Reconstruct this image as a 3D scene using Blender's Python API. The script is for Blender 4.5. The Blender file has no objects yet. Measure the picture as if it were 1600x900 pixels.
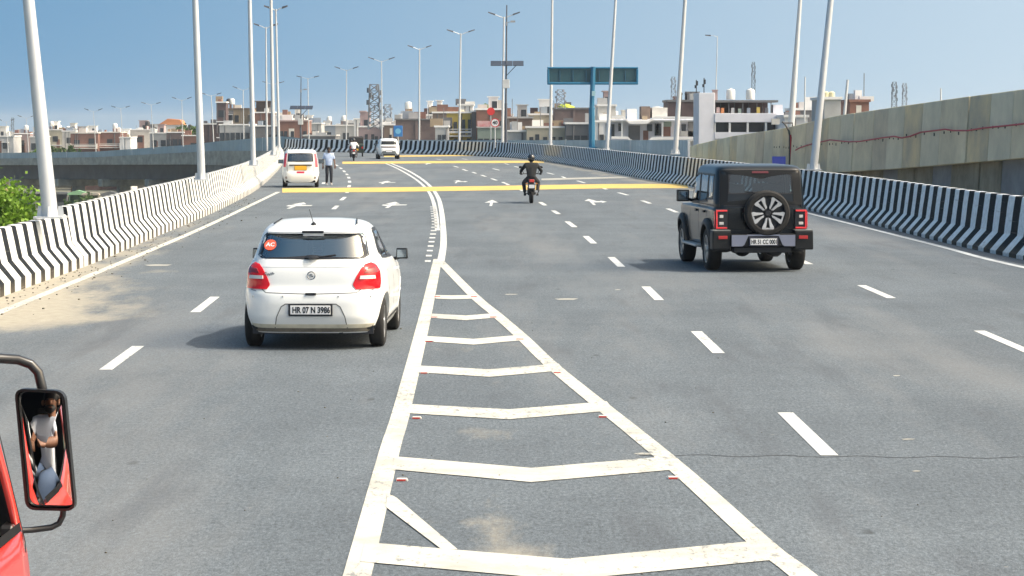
import bpy, bmesh, math, random
import numpy as np
from mathutils import Vector, Matrix, Euler
random.seed(7)
R = math.radians
PI = math.pi
sc = bpy.context.scene
C = sc.collection

# ------------------------------------------------------------ camera, sky, sun, exposure
F = 3760.0; HOR = 195.0; CH = 2.75
cam_d = bpy.data.cameras.new('camera'); cam = bpy.data.objects.new('camera', cam_d); C.objects.link(cam)
cam_d.sensor_width = 36; cam_d.lens = 36 * F / 1600
cam_d.clip_start = 0.1; cam_d.clip_end = 9000
PITCH = math.atan((450 - HOR) / F)
cam.location = (0, 0, CH); cam.rotation_euler = (PI / 2 - PITCH, 0, 0)
sc.camera = cam
SUN_EL, SUN_AZ = 54.0, 101.0          # azimuth clockwise from +Y (the way the camera looks)
SKY_L = (0.60, 0.94, 0.96, 1); SKY_R = (1.80, 1.64, 1.24, 1)
world = bpy.data.worlds.new('World'); sc.world = world; world.use_nodes = True
wn = world.node_tree; wn.nodes.clear()
wo = wn.nodes.new('ShaderNodeOutputWorld'); wb = wn.nodes.new('ShaderNodeBackground')
sky = wn.nodes.new('ShaderNodeTexSky'); sky.sky_type = 'NISHITA'; sky.sun_disc = False
sky.sun_elevation = R(SUN_EL); sky.sun_rotation = R(SUN_AZ)
sky.air_density = 1.0; sky.dust_density = 5.0; sky.ozone_density = 2.0; sky.altitude = 200
tc = wn.nodes.new('ShaderNodeTexCoord'); mp = wn.nodes.new('ShaderNodeVectorMath'); mp.operation = 'MULTIPLY_ADD'
mp.inputs[1].default_value = (1, 1, 1.0); mp.inputs[2].default_value = (0, 0, 0.38)
nz = wn.nodes.new('ShaderNodeVectorMath'); nz.operation = 'NORMALIZE'
wn.links.new(tc.outputs['Generated'], mp.inputs[0]); wn.links.new(mp.outputs[0], nz.inputs[0])
wn.links.new(nz.outputs[0], sky.inputs[0])
# the haze is brighter and whiter towards the sun's side
sxyz = wn.nodes.new('ShaderNodeSeparateXYZ'); wn.links.new(tc.outputs['Generated'], sxyz.inputs[0])
mr1 = wn.nodes.new('ShaderNodeMapRange'); mr1.interpolation_type = 'SMOOTHSTEP'; mr1.inputs[1].default_value = -0.32; mr1.inputs[2].default_value = 0.32; mr1.inputs[3].default_value = 0.0; mr1.inputs[4].default_value = 1.0
wn.links.new(sxyz.outputs[0], mr1.inputs[0])
crp = wn.nodes.new('ShaderNodeMixRGB'); crp.inputs[1].default_value = SKY_L; crp.inputs[2].default_value = SKY_R; wn.links.new(mr1.outputs[0], crp.inputs[0])
mul = wn.nodes.new('ShaderNodeMixRGB'); mul.blend_type = 'MULTIPLY'; mul.inputs[0].default_value = 1.0
wn.links.new(sky.outputs[0], mul.inputs[1]); wn.links.new(crp.outputs[0], mul.inputs[2])
wn.links.new(mul.outputs[0], wb.inputs[0]); wb.inputs[1].default_value = 0.15
wn.links.new(wb.outputs[0], wo.inputs[0])
sun_d = bpy.data.lights.new('sun', 'SUN'); sun = bpy.data.objects.new('sun', sun_d); C.objects.link(sun)
sun_d.energy = 2.6; sun_d.angle = R(0.5); sun_d.color = (1, 0.965, 0.91)
sd = Vector((math.sin(R(SUN_AZ)) * math.cos(R(SUN_EL)), math.cos(R(SUN_AZ)) * math.cos(R(SUN_EL)), math.sin(R(SUN_EL))))
sun.rotation_euler = sd.to_track_quat('Z', 'Y').to_euler()
sc.view_settings.view_transform = 'Standard'; sc.view_settings.look = 'None'
sc.view_settings.exposure = 0.36; sc.view_settings.gamma = 1.0
sc.cycles.max_bounces = 6; sc.cycles.transparent_max_bounces = 12

# ------------------------------------------------------------ places: where things of the photograph stand on the ground
def at(px, py, d):
    """world point seen in direction (px, py) at distance d along Y"""
    u = (px - 800) / F; v = (450 - py) / F
    dy = math.cos(PITCH) + v * math.sin(PITCH); dz = -math.sin(PITCH) + v * math.cos(PITCH)
    t = d / dy
    return Vector((u * t, d, CH + dz * t))
def gp(px, py, z=0.0):
    u = (px - 800) / F; v = (450 - py) / F
    dy = math.cos(PITCH) + v * math.sin(PITCH); dz = -math.sin(PITCH) + v * math.cos(PITCH)
    t = (z - CH) / dz
    return Vector((u * t, dy * t, z))

# ------------------------------------------------------------ materials
MATS = {}
def mat(name, col, rough=0.6, metal=0.0, var=0.0, scale=3.0, bump=0.0, bscale=30.0, spec=0.5, coat=0.0, dark=None, emit=None, detail=6.0, bdist=0.02):
    if name in MATS: return MATS[name]
    m = bpy.data.materials.new(name); m.use_nodes = True; nt = m.node_tree; b = nt.nodes['Principled BSDF']
    b.inputs['Base Color'].default_value = (*col, 1); b.inputs['Roughness'].default_value = rough
    b.inputs['Metallic'].default_value = metal; b.inputs['Specular IOR Level'].default_value = spec
    if coat: b.inputs['Coat Weight'].default_value = coat; b.inputs['Coat Roughness'].default_value = 0.06
    if emit: b.inputs['Emission Color'].default_value = (*emit[0], 1); b.inputs['Emission Strength'].default_value = emit[1]
    t = nt.nodes.new('ShaderNodeTexCoord')
    if var:
        n = nt.nodes.new('ShaderNodeTexNoise'); n.inputs['Scale'].default_value = scale; n.inputs['Detail'].default_value = detail
        n.inputs['Roughness'].default_value = 0.65
        r = nt.nodes.new('ShaderNodeValToRGB'); r.color_ramp.elements[0].position = 0.3; r.color_ramp.elements[1].position = 0.7
        d = dark if dark else tuple(c * (1 - var) for c in col)
        r.color_ramp.elements[0].color = (*d, 1); r.color_ramp.elements[1].color = (*[min(1, c * (1 + var * 0.4)) for c in col], 1)
        nt.links.new(t.outputs['Object'], n.inputs['Vector']); nt.links.new(n.outputs['Fac'], r.inputs['Fac'])
        nt.links.new(r.outputs[0], b.inputs['Base Color'])
    if bump:
        n2 = nt.nodes.new('ShaderNodeTexNoise'); n2.inputs['Scale'].default_value = bscale; n2.inputs['Detail'].default_value = 4
        bp = nt.nodes.new('ShaderNodeBump'); bp.inputs['Strength'].default_value = bump; bp.inputs['Distance'].default_value = bdist
        nt.links.new(t.outputs['Object'], n2.inputs['Vector']); nt.links.new(n2.outputs['Fac'], bp.inputs['Height'])
        nt.links.new(bp.outputs[0], b.inputs['Normal'])
    MATS[name] = m; return m

def glass(name, tint, refl=0.10, rough=0.02):
    if name in MATS: return MATS[name]
    m = bpy.data.materials.new(name); m.use_nodes = True; nt = m.node_tree; nt.nodes.clear()
    o = nt.nodes.new('ShaderNodeOutputMaterial'); mx = nt.nodes.new('ShaderNodeMixShader')
    tr = nt.nodes.new('ShaderNodeBsdfTransparent'); tr.inputs[0].default_value = (*tint, 1)
    gl = nt.nodes.new('ShaderNodeBsdfGlossy'); gl.inputs['Roughness'].default_value = rough; gl.inputs[0].default_value = (0.9, 0.95, 1, 1)
    fr = nt.nodes.new('ShaderNodeFresnel'); fr.inputs[0].default_value = 1.5
    ad = nt.nodes.new('ShaderNodeMath'); ad.operation = 'ADD'; ad.inputs[1].default_value = refl
    ad.use_clamp = True
    nt.links.new(fr.outputs[0], ad.inputs[0]); nt.links.new(ad.outputs[0], mx.inputs[0])
    nt.links.new(tr.outputs[0], mx.inputs[1]); nt.links.new(gl.outputs[0], mx.inputs[2]); nt.links.new(mx.outputs[0], o.inputs[0])
    MATS[name] = m; return m

def stripe_mat(name, period, duty, white=(0.74, 0.76, 0.76), black=(0.009, 0.011, 0.014), dirt=0.25, fade=0.0):
    """black and white paint; u of the UV map runs along the barrier in metres"""
    m = bpy.data.materials.new(name); m.use_nodes = True; nt = m.node_tree; b = nt.nodes['Principled BSDF']; L = nt.links.new
    uv = nt.nodes.new('ShaderNodeUVMap'); sp = nt.nodes.new('ShaderNodeSeparateXYZ'); L(uv.outputs[0], sp.inputs[0])
    n = nt.nodes.new('ShaderNodeTexNoise'); n.inputs['Scale'].default_value = 1.4; n.inputs['Detail'].default_value = 4; L(uv.outputs[0], n.inputs['Vector'])
    def M(op, a, b_=None, c=None):
        k = nt.nodes.new('ShaderNodeMath'); k.operation = op
        for i, v in enumerate((a, b_, c)):
            if v is None: continue
            if isinstance(v, (int, float)): k.inputs[i].default_value = v
            else: L(v, k.inputs[i])
        return k.outputs[0]
    wob = M('MULTIPLY', M('SUBTRACT', n.outputs['Fac'], 0.5), 0.16)
    u = M('ADD', sp.outputs[0], wob)
    fr = M('FRACT', M('DIVIDE', u, period))
    # soft edge of a brushed line
    msk = M('MULTIPLY', M('SMOOTH_MIN', M('MULTIPLY', fr, period / 0.012), 1.0, 0.01), 1.0)
    edge2 = nt.nodes.new('ShaderNodeMapRange'); edge2.inputs[1].default_value = duty - 0.01; edge2.inputs[2].default_value = duty + 0.01
    edge2.inputs[3].default_value = 1; edge2.inputs[4].default_value = 0; L(fr, edge2.inputs[0])
    blk = M('MULTIPLY', edge2.outputs[0], msk)
    n2 = nt.nodes.new('ShaderNodeTexNoise'); n2.inputs['Scale'].default_value = 9; n2.inputs['Detail'].default_value = 8; n2.inputs['Roughness'].default_value = 0.7
    L(uv.outputs[0], n2.inputs['Vector'])
    rg = nt.nodes.new('ShaderNodeValToRGB'); rg.color_ramp.elements[0].position = 0.32; rg.color_ramp.elements[1].position = 0.62
    rg.color_ramp.elements[0].color = (*[w * (1 - dirt) for w in white], 1); rg.color_ramp.elements[1].color = (*white, 1); L(n2.outputs['Fac'], rg.inputs[0])
    rb = nt.nodes.new('ShaderNodeValToRGB'); rb.color_ramp.elements[0].position = 0.35; rb.color_ramp.elements[1].position = 0.75
    rb.color_ramp.elements[0].color = (*black, 1); rb.color_ramp.elements[1].color = (*[c * 2.4 for c in black], 1); L(n2.outputs['Fac'], rb.inputs[0])
    mx = nt.nodes.new('ShaderNodeMixRGB'); L(blk, mx.inputs[0]); L(rg.outputs[0], mx.inputs[1]); L(rb.outputs[0], mx.inputs[2])
    # road grime on the foot of the barrier: v is the height in metres
    mr = nt.nodes.new('ShaderNodeMapRange'); mr.inputs[1].default_value = 0.0; mr.inputs[2].default_value = 0.22; mr.inputs[3].default_value = 0.28; mr.inputs[4].default_value = 0.0
    L(M('ADD', sp.outputs[1], M('MULTIPLY', M('SUBTRACT', n2.outputs['Fac'], 0.5), 0.35)), mr.inputs[0])
    # scrapes dragged along the barrier
    vs_ = nt.nodes.new('ShaderNodeVectorMath'); vs_.operation = 'MULTIPLY'; vs_.inputs[1].default_value = (0.35, 9, 1); L(uv.outputs[0], vs_.inputs[0])
    n3 = nt.nodes.new('ShaderNodeTexNoise'); n3.inputs['Scale'].default_value = 2.0; n3.inputs['Detail'].default_value = 5; L(vs_.outputs[0], n3.inputs['Vector'])
    m3r = nt.nodes.new('ShaderNodeMapRange'); m3r.inputs[1].default_value = 0.62; m3r.inputs[2].default_value = 0.74; m3r.inputs[3].default_value = 0; m3r.inputs[4].default_value = 0.4; L(n3.outputs['Fac'], m3r.inputs[0])
    m3 = nt.nodes.new('ShaderNodeMixRGB'); m3.inputs[2].default_value = (0.22, 0.21, 0.19, 1); L(m3r.outputs[0], m3.inputs[0]); L(mx.outputs[0], m3.inputs[1]); mx = m3
    m2 = nt.nodes.new('ShaderNodeMixRGB'); m2.inputs[2].default_value = (0.30, 0.25, 0.18, 1); L(mr.outputs[0], m2.inputs[0]); L(mx.outputs[0], m2.inputs[1])
    L(m2.outputs[0], b.inputs['Base Color']); b.inputs['Roughness'].default_value = 0.8; b.inputs['Specular IOR Level'].default_value = 0.12
    bp = nt.nodes.new('ShaderNodeBump'); bp.inputs['Strength'].default_value = 0.25; bp.inputs['Distance'].default_value = 0.02; L(n2.outputs['Fac'], bp.inputs['Height']); L(bp.outputs[0], b.inputs['Normal'])
    return m

# ------------------------------------------------------------ objects
def tag(o, label=None, cat=None, group=None, kind=None):
    if label: o['label'] = label
    if cat: o['category'] = cat
    if group: o['group'] = group
    if kind: o['kind'] = kind
    return o
def thing(name, label, cat, loc=(0, 0, 0), rz=0.0, group=None, kind=None):
    o = bpy.data.objects.new(name, None); C.objects.link(o); o.empty_display_size = 0.2
    o.location = loc; o.rotation_euler = (0, 0, rz); return tag(o, label, cat, group, kind)
def copy_tree(o, parent=None):
    c = o.copy(); C.objects.link(c)
    if parent: c.parent = parent
    for ch in o.children: copy_tree(ch, c)
    return c

class MB:
    def __init__(s): s.v = []; s.f = []; s.mi = []; s.uv = None; s.cur = 0
    def add(s, vs, fs, mi=None):
        b = len(s.v); s.v += [tuple(p) for p in vs]; s.f += [tuple(b + i for i in f) for f in fs]; s.mi += [s.cur if mi is None else mi] * len(fs); return s
    def box(s, c, d, rz=0.0, mi=None, top=1.0):
        x, y, z = (k / 2 for k in d); ca, sa = math.cos(rz), math.sin(rz); vs = []
        for sz in (-1, 1):
            k = top if sz > 0 else 1
            for sx, sy in ((-1, -1), (1, -1), (1, 1), (-1, 1)):
                a, b = sx * x * k, sy * y * k; vs.append((c[0] + a * ca - b * sa, c[1] + a * sa + b * ca, c[2] + sz * z))
        return s.add(vs, [(3, 2, 1, 0), (4, 5, 6, 7), (0, 1, 5, 4), (1, 2, 6, 5), (2, 3, 7, 6), (3, 0, 4, 7)], mi)
    def tube(s, pts, rad, n=8, caps=True, mi=None):
        pts = [Vector(p) for p in pts]
        if isinstance(rad, (int, float)): rad = [rad] * len(pts)
        vs = []; fs = []; up = None
        for i, p in enumerate(pts):
            a = pts[max(i - 1, 0)]; b = pts[min(i + 1, len(pts) - 1)]; t = (b - a).normalized()
            if up is None:
                up = Vector((0, 0, 1)) if abs(t.z) < 0.9 else Vector((1, 0, 0))
            u = t.cross(up).normalized(); w = u.cross(t).normalized(); up = w
            for k in range(n):
                an = 2 * PI * k / n; vs.append(p + (u * math.cos(an) + w * math.sin(an)) * rad[i])
        for i in range(len(pts) - 1):
            for k in range(n):
                k2 = (k + 1) % n; fs.append((i * n + k, i * n + k2, (i + 1) * n + k2, (i + 1) * n + k))
        if caps: fs.append(tuple(reversed(range(n)))); fs.append(tuple((len(pts) - 1) * n + k for k in range(n)))
        return s.add(vs, [tuple(reversed(f)) for f in fs], mi)
    def lathe(s, prof, n=24, c=(0, 0, 0), axis='Z', mi=None, close=False):
        vs = []; fs = []; m = len(prof)
        for k in range(n):
            a = 2 * PI * k / n
            for r, h in prof:
                x, y, z = r * math.cos(a), r * math.sin(a), h
                if axis == 'X': x, y, z = z, x, y
                if axis == 'Y': x, y, z = y, z, x
                vs.append((c[0] + x, c[1] + y, c[2] + z))
        for k in range(n):
            k2 = (k + 1) % n
            for j in range(m - 1 + (1 if close else 0)):
                j2 = (j + 1) % m; fs.append((k * m + j, k2 * m + j, k2 * m + j2, k * m + j2))
        return s.add(vs, fs, mi)
    def prism(s, poly, a, b, plane='XZ', mi=None):
        """polygon in a plane, extruded from a to b along the third axis"""
        n = len(poly)
        def P(p, h): return {'XZ': (p[0], h, p[1]), 'YZ': (h, p[0], p[1]), 'XY': (p[0], p[1], h)}[plane]
        vs = [P(p, a) for p in poly] + [P(p, b) for p in poly]
        fs = [tuple(range(n)), tuple(reversed(range(n, 2 * n)))] + [(i, i + n, (i + 1) % n + n, (i + 1) % n) for i in range(n)]
        return s.add(vs, fs, mi)
    def grid(s, rows, mi=None, wrap=False):
        n = len(rows[0]); vs = [p for r in rows for p in r]; fs = []
        for i in range(len(rows) - 1):
            for j in range(n - (0 if wrap else 1)):
                j2 = (j + 1) % n; fs.append((i * n + j, i * n + j2, (i + 1) * n + j2, (i + 1) * n + j))
        return s.add(vs, fs, mi)
    def ball(s, c, r, n=12, m=8, mi=None):
        if isinstance(r, (int, float)): r = (r, r, r)
        rows = []
        for i in range(m + 1):
            a = -PI / 2 + PI * i / m; rows.append([(c[0] + r[0] * math.cos(a) * math.cos(2 * PI * k / n), c[1] + r[1] * math.cos(a) * math.sin(2 * PI * k / n), c[2] + r[2] * math.sin(a)) for k in range(n)])
        return s.grid(rows, mi, wrap=True)
    def build(s, name, mats, parent=None, smooth=None, bevel=0.0, seg=1, fix=True, uvs=None):
        me = bpy.data.meshes.new(name); me.from_pydata(s.v, [], s.f); me.validate(verbose=False)
        if not isinstance(mats, (list, tuple)): mats = [mats]
        for m in mats: me.materials.append(m)
        if len(mats) > 1 and len(me.polygons) == len(s.mi): me.polygons.foreach_set('material_index', s.mi)
        if uvs is not None:
            l = me.uv_layers.new(name='UVMap')
            for lp in me.loops: l.data[lp.index].uv = uvs[lp.vertex_index]
        if fix or bevel:
            bm = bmesh.new(); bm.from_mesh(me)
            if fix:
                if uvs is None: bmesh.ops.remove_doubles(bm, verts=bm.verts, dist=1e-5)
                bmesh.ops.recalc_face_normals(bm, faces=bm.faces)
            if bevel:
                ed = [e for e in bm.edges if len(e.link_faces) == 2 and e.calc_face_angle(0) > R(28)]
                bmesh.ops.bevel(bm, geom=ed, offset=bevel, segments=seg, profile=0.6, affect='EDGES', clamp_overlap=True)
            bm.to_mesh(me); bm.free()
        if smooth is not None:
            me.polygons.foreach_set('use_smooth', [True] * len(me.polygons))
            me.set_sharp_from_angle(angle=R(smooth))
        o = bpy.data.objects.new(name, me); C.objects.link(o)
        if parent: o.parent = parent
        return o
def tag_struct(o): o['kind'] = 'structure'; return o

_tm = {}
def text(s, size, m, parent, name, loc, rot, ext=0.0015, bold=0.0, align='CENTER', sx=1.0):
    key = (s, size, ext, bold, align)
    if key not in _tm:
        cu = bpy.data.curves.new('t', 'FONT'); cu.body = s; cu.size = size; cu.extrude = ext; cu.offset = bold; cu.align_x = align; cu.align_y = 'CENTER'; cu.resolution_u = 3
        o = bpy.data.objects.new('t', cu); C.objects.link(o); bpy.context.view_layer.update()
        me = bpy.data.meshes.new_from_object(o.evaluated_get(bpy.context.evaluated_depsgraph_get())); bpy.data.objects.remove(o); bpy.data.curves.remove(cu)
        me.materials.clear(); _tm[key] = me
    me = _tm[key].copy(); me.materials.append(m)
    o = bpy.data.objects.new(name, me); C.objects.link(o); o.parent = parent; o.location = loc; o.rotation_euler = rot; o.scale = (sx, 1, 1)
    return o

def polyline_offset(pts, off):
    """offset to the right-hand side of the running direction (XY)"""
    out = []
    for i, p in enumerate(pts):
        a = pts[max(i - 1, 0)]; b = pts[min(i + 1, len(pts) - 1)]
        t = Vector((b[0] - a[0], b[1] - a[1])).normalized(); out.append(Vector((p[0] + t.y * off, p[1] - t.x * off)))
    return out
def resample(pts, step):
    """smooth (Catmull-Rom) and resample an XY polyline"""
    P = [Vector((p[0], p[1])) for p in pts]; P = [2 * P[0] - P[1]] + P + [2 * P[-1] - P[-2]]; d = []
    for i in range(1, len(P) - 2):
        for k in range(24):
            t = k / 24; a, b, c, e = P[i - 1:i + 3]
            d.append(0.5 * ((2 * b) + (c - a) * t + (2 * a - 5 * b + 4 * c - e) * t * t + (3 * b - a - 3 * c + e) * t ** 3))
    d.append(P[-2]); out = [d[0]]; acc = 0.0
    for i in range(1, len(d)):
        seg = (d[i] - d[i - 1]).length; acc += seg
        if acc >= step: out.append(d[i]); acc = 0
    if (out[-1] - d[-1]).length > 0.05: out.append(d[-1])
    return out

# colours shared by many things
WHITE_PAINT = mat('white_car_paint', (0.78, 0.80, 0.80), 0.28, coat=0.6, var=0.06, scale=1.5)
BLACK_PLASTIC = mat('black_plastic', (0.010, 0.012, 0.015), 0.5, var=0.3, scale=8, spec=.3)
RUBBER = mat('tyre_rubber', (0.014, 0.014, 0.015), 0.85, var=0.35, scale=9, bump=0.2)
ALLOY = mat('alloy', (0.42, 0.43, 0.44), 0.35, metal=0.7)
STEEL = mat('galvanised_steel', (0.62, 0.64, 0.66), 0.42, metal=0.25, var=0.12, scale=2)
CHROME = mat('chrome', (0.75, 0.75, 0.76), 0.12, metal=1.0)
TRIM = mat('dark_interior', (0.035, 0.037, 0.04), 0.8)
CAR_GLASS = glass('car_glass', (0.42, 0.52, 0.52), 0.10)
DARK_GLASS = glass('dark_glass', (0.12, 0.15, 0.17), 0.10)
RED_LENS = mat('red_lens', (0.58, 0.008, 0.014), 0.2, coat=0.25, spec=.35)
CLEAR_LENS = mat('clear_lens', (0.62, 0.6, 0.58), 0.15, coat=0.8)
PLATE_W = mat('plate_white', (0.75, 0.76, 0.78), 0.4); PLATE_Y = mat('plate_yellow', (0.75, 0.42, 0.03), 0.4)
INK = mat('black_ink', (0.012, 0.014, 0.02), 0.5)
# ------------------------------------------------------------ setting: ground, deck, road
ground_m = mat('dusty_ground', (0.17, 0.155, 0.12), 0.95, var=0.4, scale=0.03, dark=(0.07, 0.09, 0.05))
mb = MB(); mb.grid([[(x, y, -12.0) for x in np.linspace(-2500, 2500, 26)] for y in np.linspace(-300, 5000, 26)])
tag_struct(mb.build('ground', ground_m))

LEFT = [(-7.3, 2), (-7.75, 20), (-8.17, 38.4), (-8.34, 48.1), (-8.75, 58.7), (-9.3, 73.9), (-10.1, 90), (-10.95, 104), (-12.9, 130), (-16.0, 168), (-19.4, 205), (-22.3, 235), (-25, 262)]
RIGHT = [(14.2, 2), (12.4, 25), (10.9, 43), (10.43, 49), (10.13, 55.3), (9.94, 66.3), (9.6, 76.6), (9.0, 90), (8.0, 107.7), (6.6, 124.6), (5.33, 145.6), (4.0, 164), (2.1, 185), (-.3, 203), (-4.2, 217), (-9.5, 229), (-17, 242), (-21.5, 249), (-24.5, 256)]
SHEET = [(9.15, 124), (8.8, 134), (6.7, 168), (3.4, 198), (-.9, 220), (-5.5, 250), (-11, 285), (-16.8, 312), (-23.4, 340), (-31, 366), (-36.8, 384), (-42, 394), (-50.6, 407), (-57, 424), (-80, 462), (-107, 502), (-137, 540)]
LEFTs, RIGHTs, SHEETs = resample(LEFT, 1.0), resample(RIGHT, 1.0), resample(SHEET, 1.5)
lx = lambda Y: float(np.interp(Y, [p.y for p in LEFTs], [p.x for p in LEFTs]))
rx = lambda Y: float(np.interp(Y, [p.y for p in RIGHTs], [p.x for p in RIGHTs]))
sx_ = lambda Y: float(np.interp(Y, [p.y for p in SHEETs], [p.x for p in SHEETs]))

def asphalt():
    m = bpy.data.materials.new('asphalt'); m.use_nodes = True; nt = m.node_tree; b = nt.nodes['Principled BSDF']; L = nt.links.new
    tcn = nt.nodes.new('ShaderNodeTexCoord')
    def noise(scale, detail=6, rough=0.6, vec=None):
        n = nt.nodes.new('ShaderNodeTexNoise'); n.inputs['Scale'].default_value = scale; n.inputs['Detail'].default_value = detail; n.inputs['Roughness'].default_value = rough
        L(vec if vec else tcn.outputs['Object'], n.inputs['Vector']); return n.outputs['Fac']
    def ramp(f, p0, p1, c0, c1):
        r = nt.nodes.new('ShaderNodeValToRGB'); r.color_ramp.elements[0].position = p0; r.color_ramp.elements[1].position = p1
        r.color_ramp.elements[0].color = (*c0, 1); r.color_ramp.elements[1].color = (*c1, 1); L(f, r.inputs[0]); return r.outputs[0]
    def mix(f, a, c, mode='MIX'):
        k = nt.nodes.new('ShaderNodeMixRGB'); k.blend_type = mode
        for i, v in enumerate((f, a, c)):
            if isinstance(v, (int, float)): k.inputs[i].default_value = v
            elif isinstance(v, tuple): k.inputs[i].default_value = (*v, 1)
            else: L(v, k.inputs[i])
        return k.outputs[0]
    st = nt.nodes.new('ShaderNodeVectorMath'); st.operation = 'MULTIPLY'; st.inputs[1].default_value = (1, 0.12, 1); L(tcn.outputs['Object'], st.inputs[0])
    st2 = nt.nodes.new('ShaderNodeVectorMath'); st2.operation = 'MULTIPLY'; st2.inputs[1].default_value = (1.3, 0.34, 1); L(tcn.outputs['Object'], st2.inputs[0])
    st3 = nt.nodes.new('ShaderNodeVectorMath'); st3.operation = 'MULTIPLY'; st3.inputs[1].default_value = (1, 0.35, 1); L(tcn.outputs['Object'], st3.inputs[0])
    base = ramp(noise(0.9, 4, 0.55, st.outputs[0]), 0.3, 0.7, (0.088, 0.106, 0.124), (0.125, 0.149, 0.172))       # wheel-path streaks
    base = mix(0.5, base, ramp(noise(0.35, 5, 0.6), 0.35, 0.65, (0.086, 0.102, 0.119), (0.132, 0.155, 0.177)))
    grain = ramp(noise(34, 3, 0.8, st3.outputs[0]), 0.33, 0.67, (0.6, 0.6, 0.6), (1.42, 1.42, 1.42))
    base = mix(1.0, base, grain, 'MULTIPLY')
    grain3 = ramp(noise(110, 2, 0.8, st3.outputs[0]), 0.36, 0.64, (0.72, 0.72, 0.72), (1.3, 1.3, 1.3))
    base = mix(1.0, base, grain3, 'MULTIPLY')
    grain2 = ramp(noise(9, 4, 0.8, st3.outputs[0]), 0.3, 0.7, (0.86, 0.86, 0.86), (1.12, 1.12, 1.12))
    base = mix(1.0, base, grain2, 'MULTIPLY')
    at1 = nt.nodes.new('ShaderNodeAttribute'); at1.attribute_name = 'sand'
    add = nt.nodes.new('ShaderNodeMath'); add.operation = 'MULTIPLY_ADD'; add.inputs[1].default_value = 2.6; add.inputs[2].default_value = -1.3
    L(noise(0.9, 8, 0.72, st2.outputs[0]), add.inputs[0])
    ad2 = nt.nodes.new('ShaderNodeMath'); ad2.operation = 'ADD'; L(add.outputs[0], ad2.inputs[0]); L(at1.outputs['Fac'], ad2.inputs[1])
    sm = nt.nodes.new('ShaderNodeMapRange'); sm.inputs[1].default_value = 0.30; sm.inputs[2].default_value = 0.75; L(ad2.outputs[0], sm.inputs[0])
    gate = nt.nodes.new('ShaderNodeMath'); gate.operation = 'MULTIPLY'; L(sm.outputs[0], gate.inputs[0])
    g2 = nt.nodes.new('ShaderNodeMapRange'); g2.inputs[1].default_value = 0.02; g2.inputs[2].default_value = 0.2; L(at1.outputs['Fac'], g2.inputs[0]); L(g2.outputs[0], gate.inputs[1])
    sandc = ramp(noise(6, 5, 0.7), 0.3, 0.7, (0.30, 0.275, 0.22), (0.43, 0.395, 0.32))
    opa = nt.nodes.new('ShaderNodeMapRange'); opa.inputs[1].default_value = 0.1; opa.inputs[2].default_value = 0.95; opa.inputs[3].default_value = 0.12; opa.inputs[4].default_value = 0.92; L(at1.outputs['Fac'], opa.inputs[0])
    g3 = nt.nodes.new('ShaderNodeMath'); g3.operation = 'MULTIPLY'; L(gate.outputs[0], g3.inputs[0]); L(opa.outputs[0], g3.inputs[1])
    # worn wheel paths, oil drips and dusty specks
    vo = nt.nodes.new('ShaderNodeTexVoronoi'); vo.inputs['Scale'].default_value = 1.1; L(st3.outputs[0], vo.inputs['Vector'])
    base = mix(ramp(vo.outputs['Distance'], 0.03, 0.06, (0.55,) * 3, (0, 0, 0)), base, (0.03, 0.032, 0.035))
    vo2 = nt.nodes.new('ShaderNodeTexVoronoi'); vo2.inputs['Scale'].default_value = 2.6; L(tcn.outputs['Object'], vo2.inputs['Vector'])
    base = mix(ramp(vo2.outputs['Distance'], 0.02, 0.05, (0.4,) * 3, (0, 0, 0)), base, (0.33, 0.32, 0.29))
    base = mix(ramp(noise(0.22, 6, 0.7, st.outputs[0]), 0.50, 0.64, (0, 0, 0), (0.5,) * 3), base, (0.19, 0.195, 0.20))
    base = mix(ramp(noise(1.6, 3, 0.6, st.outputs[0]), 0.56, 0.68, (0, 0, 0), (0.36,) * 3), base, (0.07, 0.076, 0.088))
    base = mix(g3.outputs[0], base, sandc)
    L(base, b.inputs['Base Color']); b.inputs['Roughness'].default_value = 0.82; b.inputs['Specular IOR Level'].default_value = 0.35
    bp = nt.nodes.new('ShaderNodeBump'); bp.inputs['Strength'].default_value = 0.45; bp.inputs['Distance'].default_value = 0.012; L(noise(60, 3, 0.8), bp.inputs['Height']); L(bp.outputs[0], b.inputs['Normal'])
    return m

def sand_amount(x, y):
    s = 0.0
    line = -6.95 - 0.0165 * y
    e = x - lx(y)                                    # distance from the left barrier
    if y < 110:
        s = max(s, min(1.0, max(0.0, (1.05 - e) / 0.25)) * (0.62 if y < 52 else max(0.25, 0.62 - (y - 52) * 0.02)))
    # blown sand spilling into the left lane
    if 31.0 < y < 56: 
        w = 2.5 * max(0, 1 - abs(y - 34.0) / (4.2 if y < 34.0 else 16)) + 0.3
        s = max(s, 1.0 * min(1.0, max(0.0, (w - (e - 0.9)) / 2.2)) * min(1, (y - 30.6) / 0.7))
    e2 = rx(y) - x
    if 100 < y < 205: s = max(s, 0.62 * min(1.0, max(0.0, (2.1 - e2) / 1.2)))
    # pale scuffs in the hatched area
    for cx, cy, rx_, ry, a in ((-.10, 18.2, 0.16, 1.5, .62), (-.02, 16.4, 0.20, 1.4, .75), (.06, 15.0, .25, 1.0, .7), (-.42, 16.6, .35, .5, .35), (-.5, 25.5, .4, 1.4, .32), (-.75, 29.4, .8, .6, .32), (.1, 30, .5, .4, .36), (-.2, 21.3, .5, .5, .38), (-6.7, 45.2, .9, .45, .5), (-3.5, 29.2, 1.2, .4, .28), (-.9, 14.6, .5, .5, .45)):
        q = ((x - cx) / rx_) ** 2 + ((y - cy) / ry) ** 2
        if q < 1: s = max(s, a * (1 - q * q))
    return s
rows = []; Ys = list(np.arange(4, 110, 0.5)) + list(np.arange(110, 256, 2.0))
NX = 72
sand = []
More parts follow.
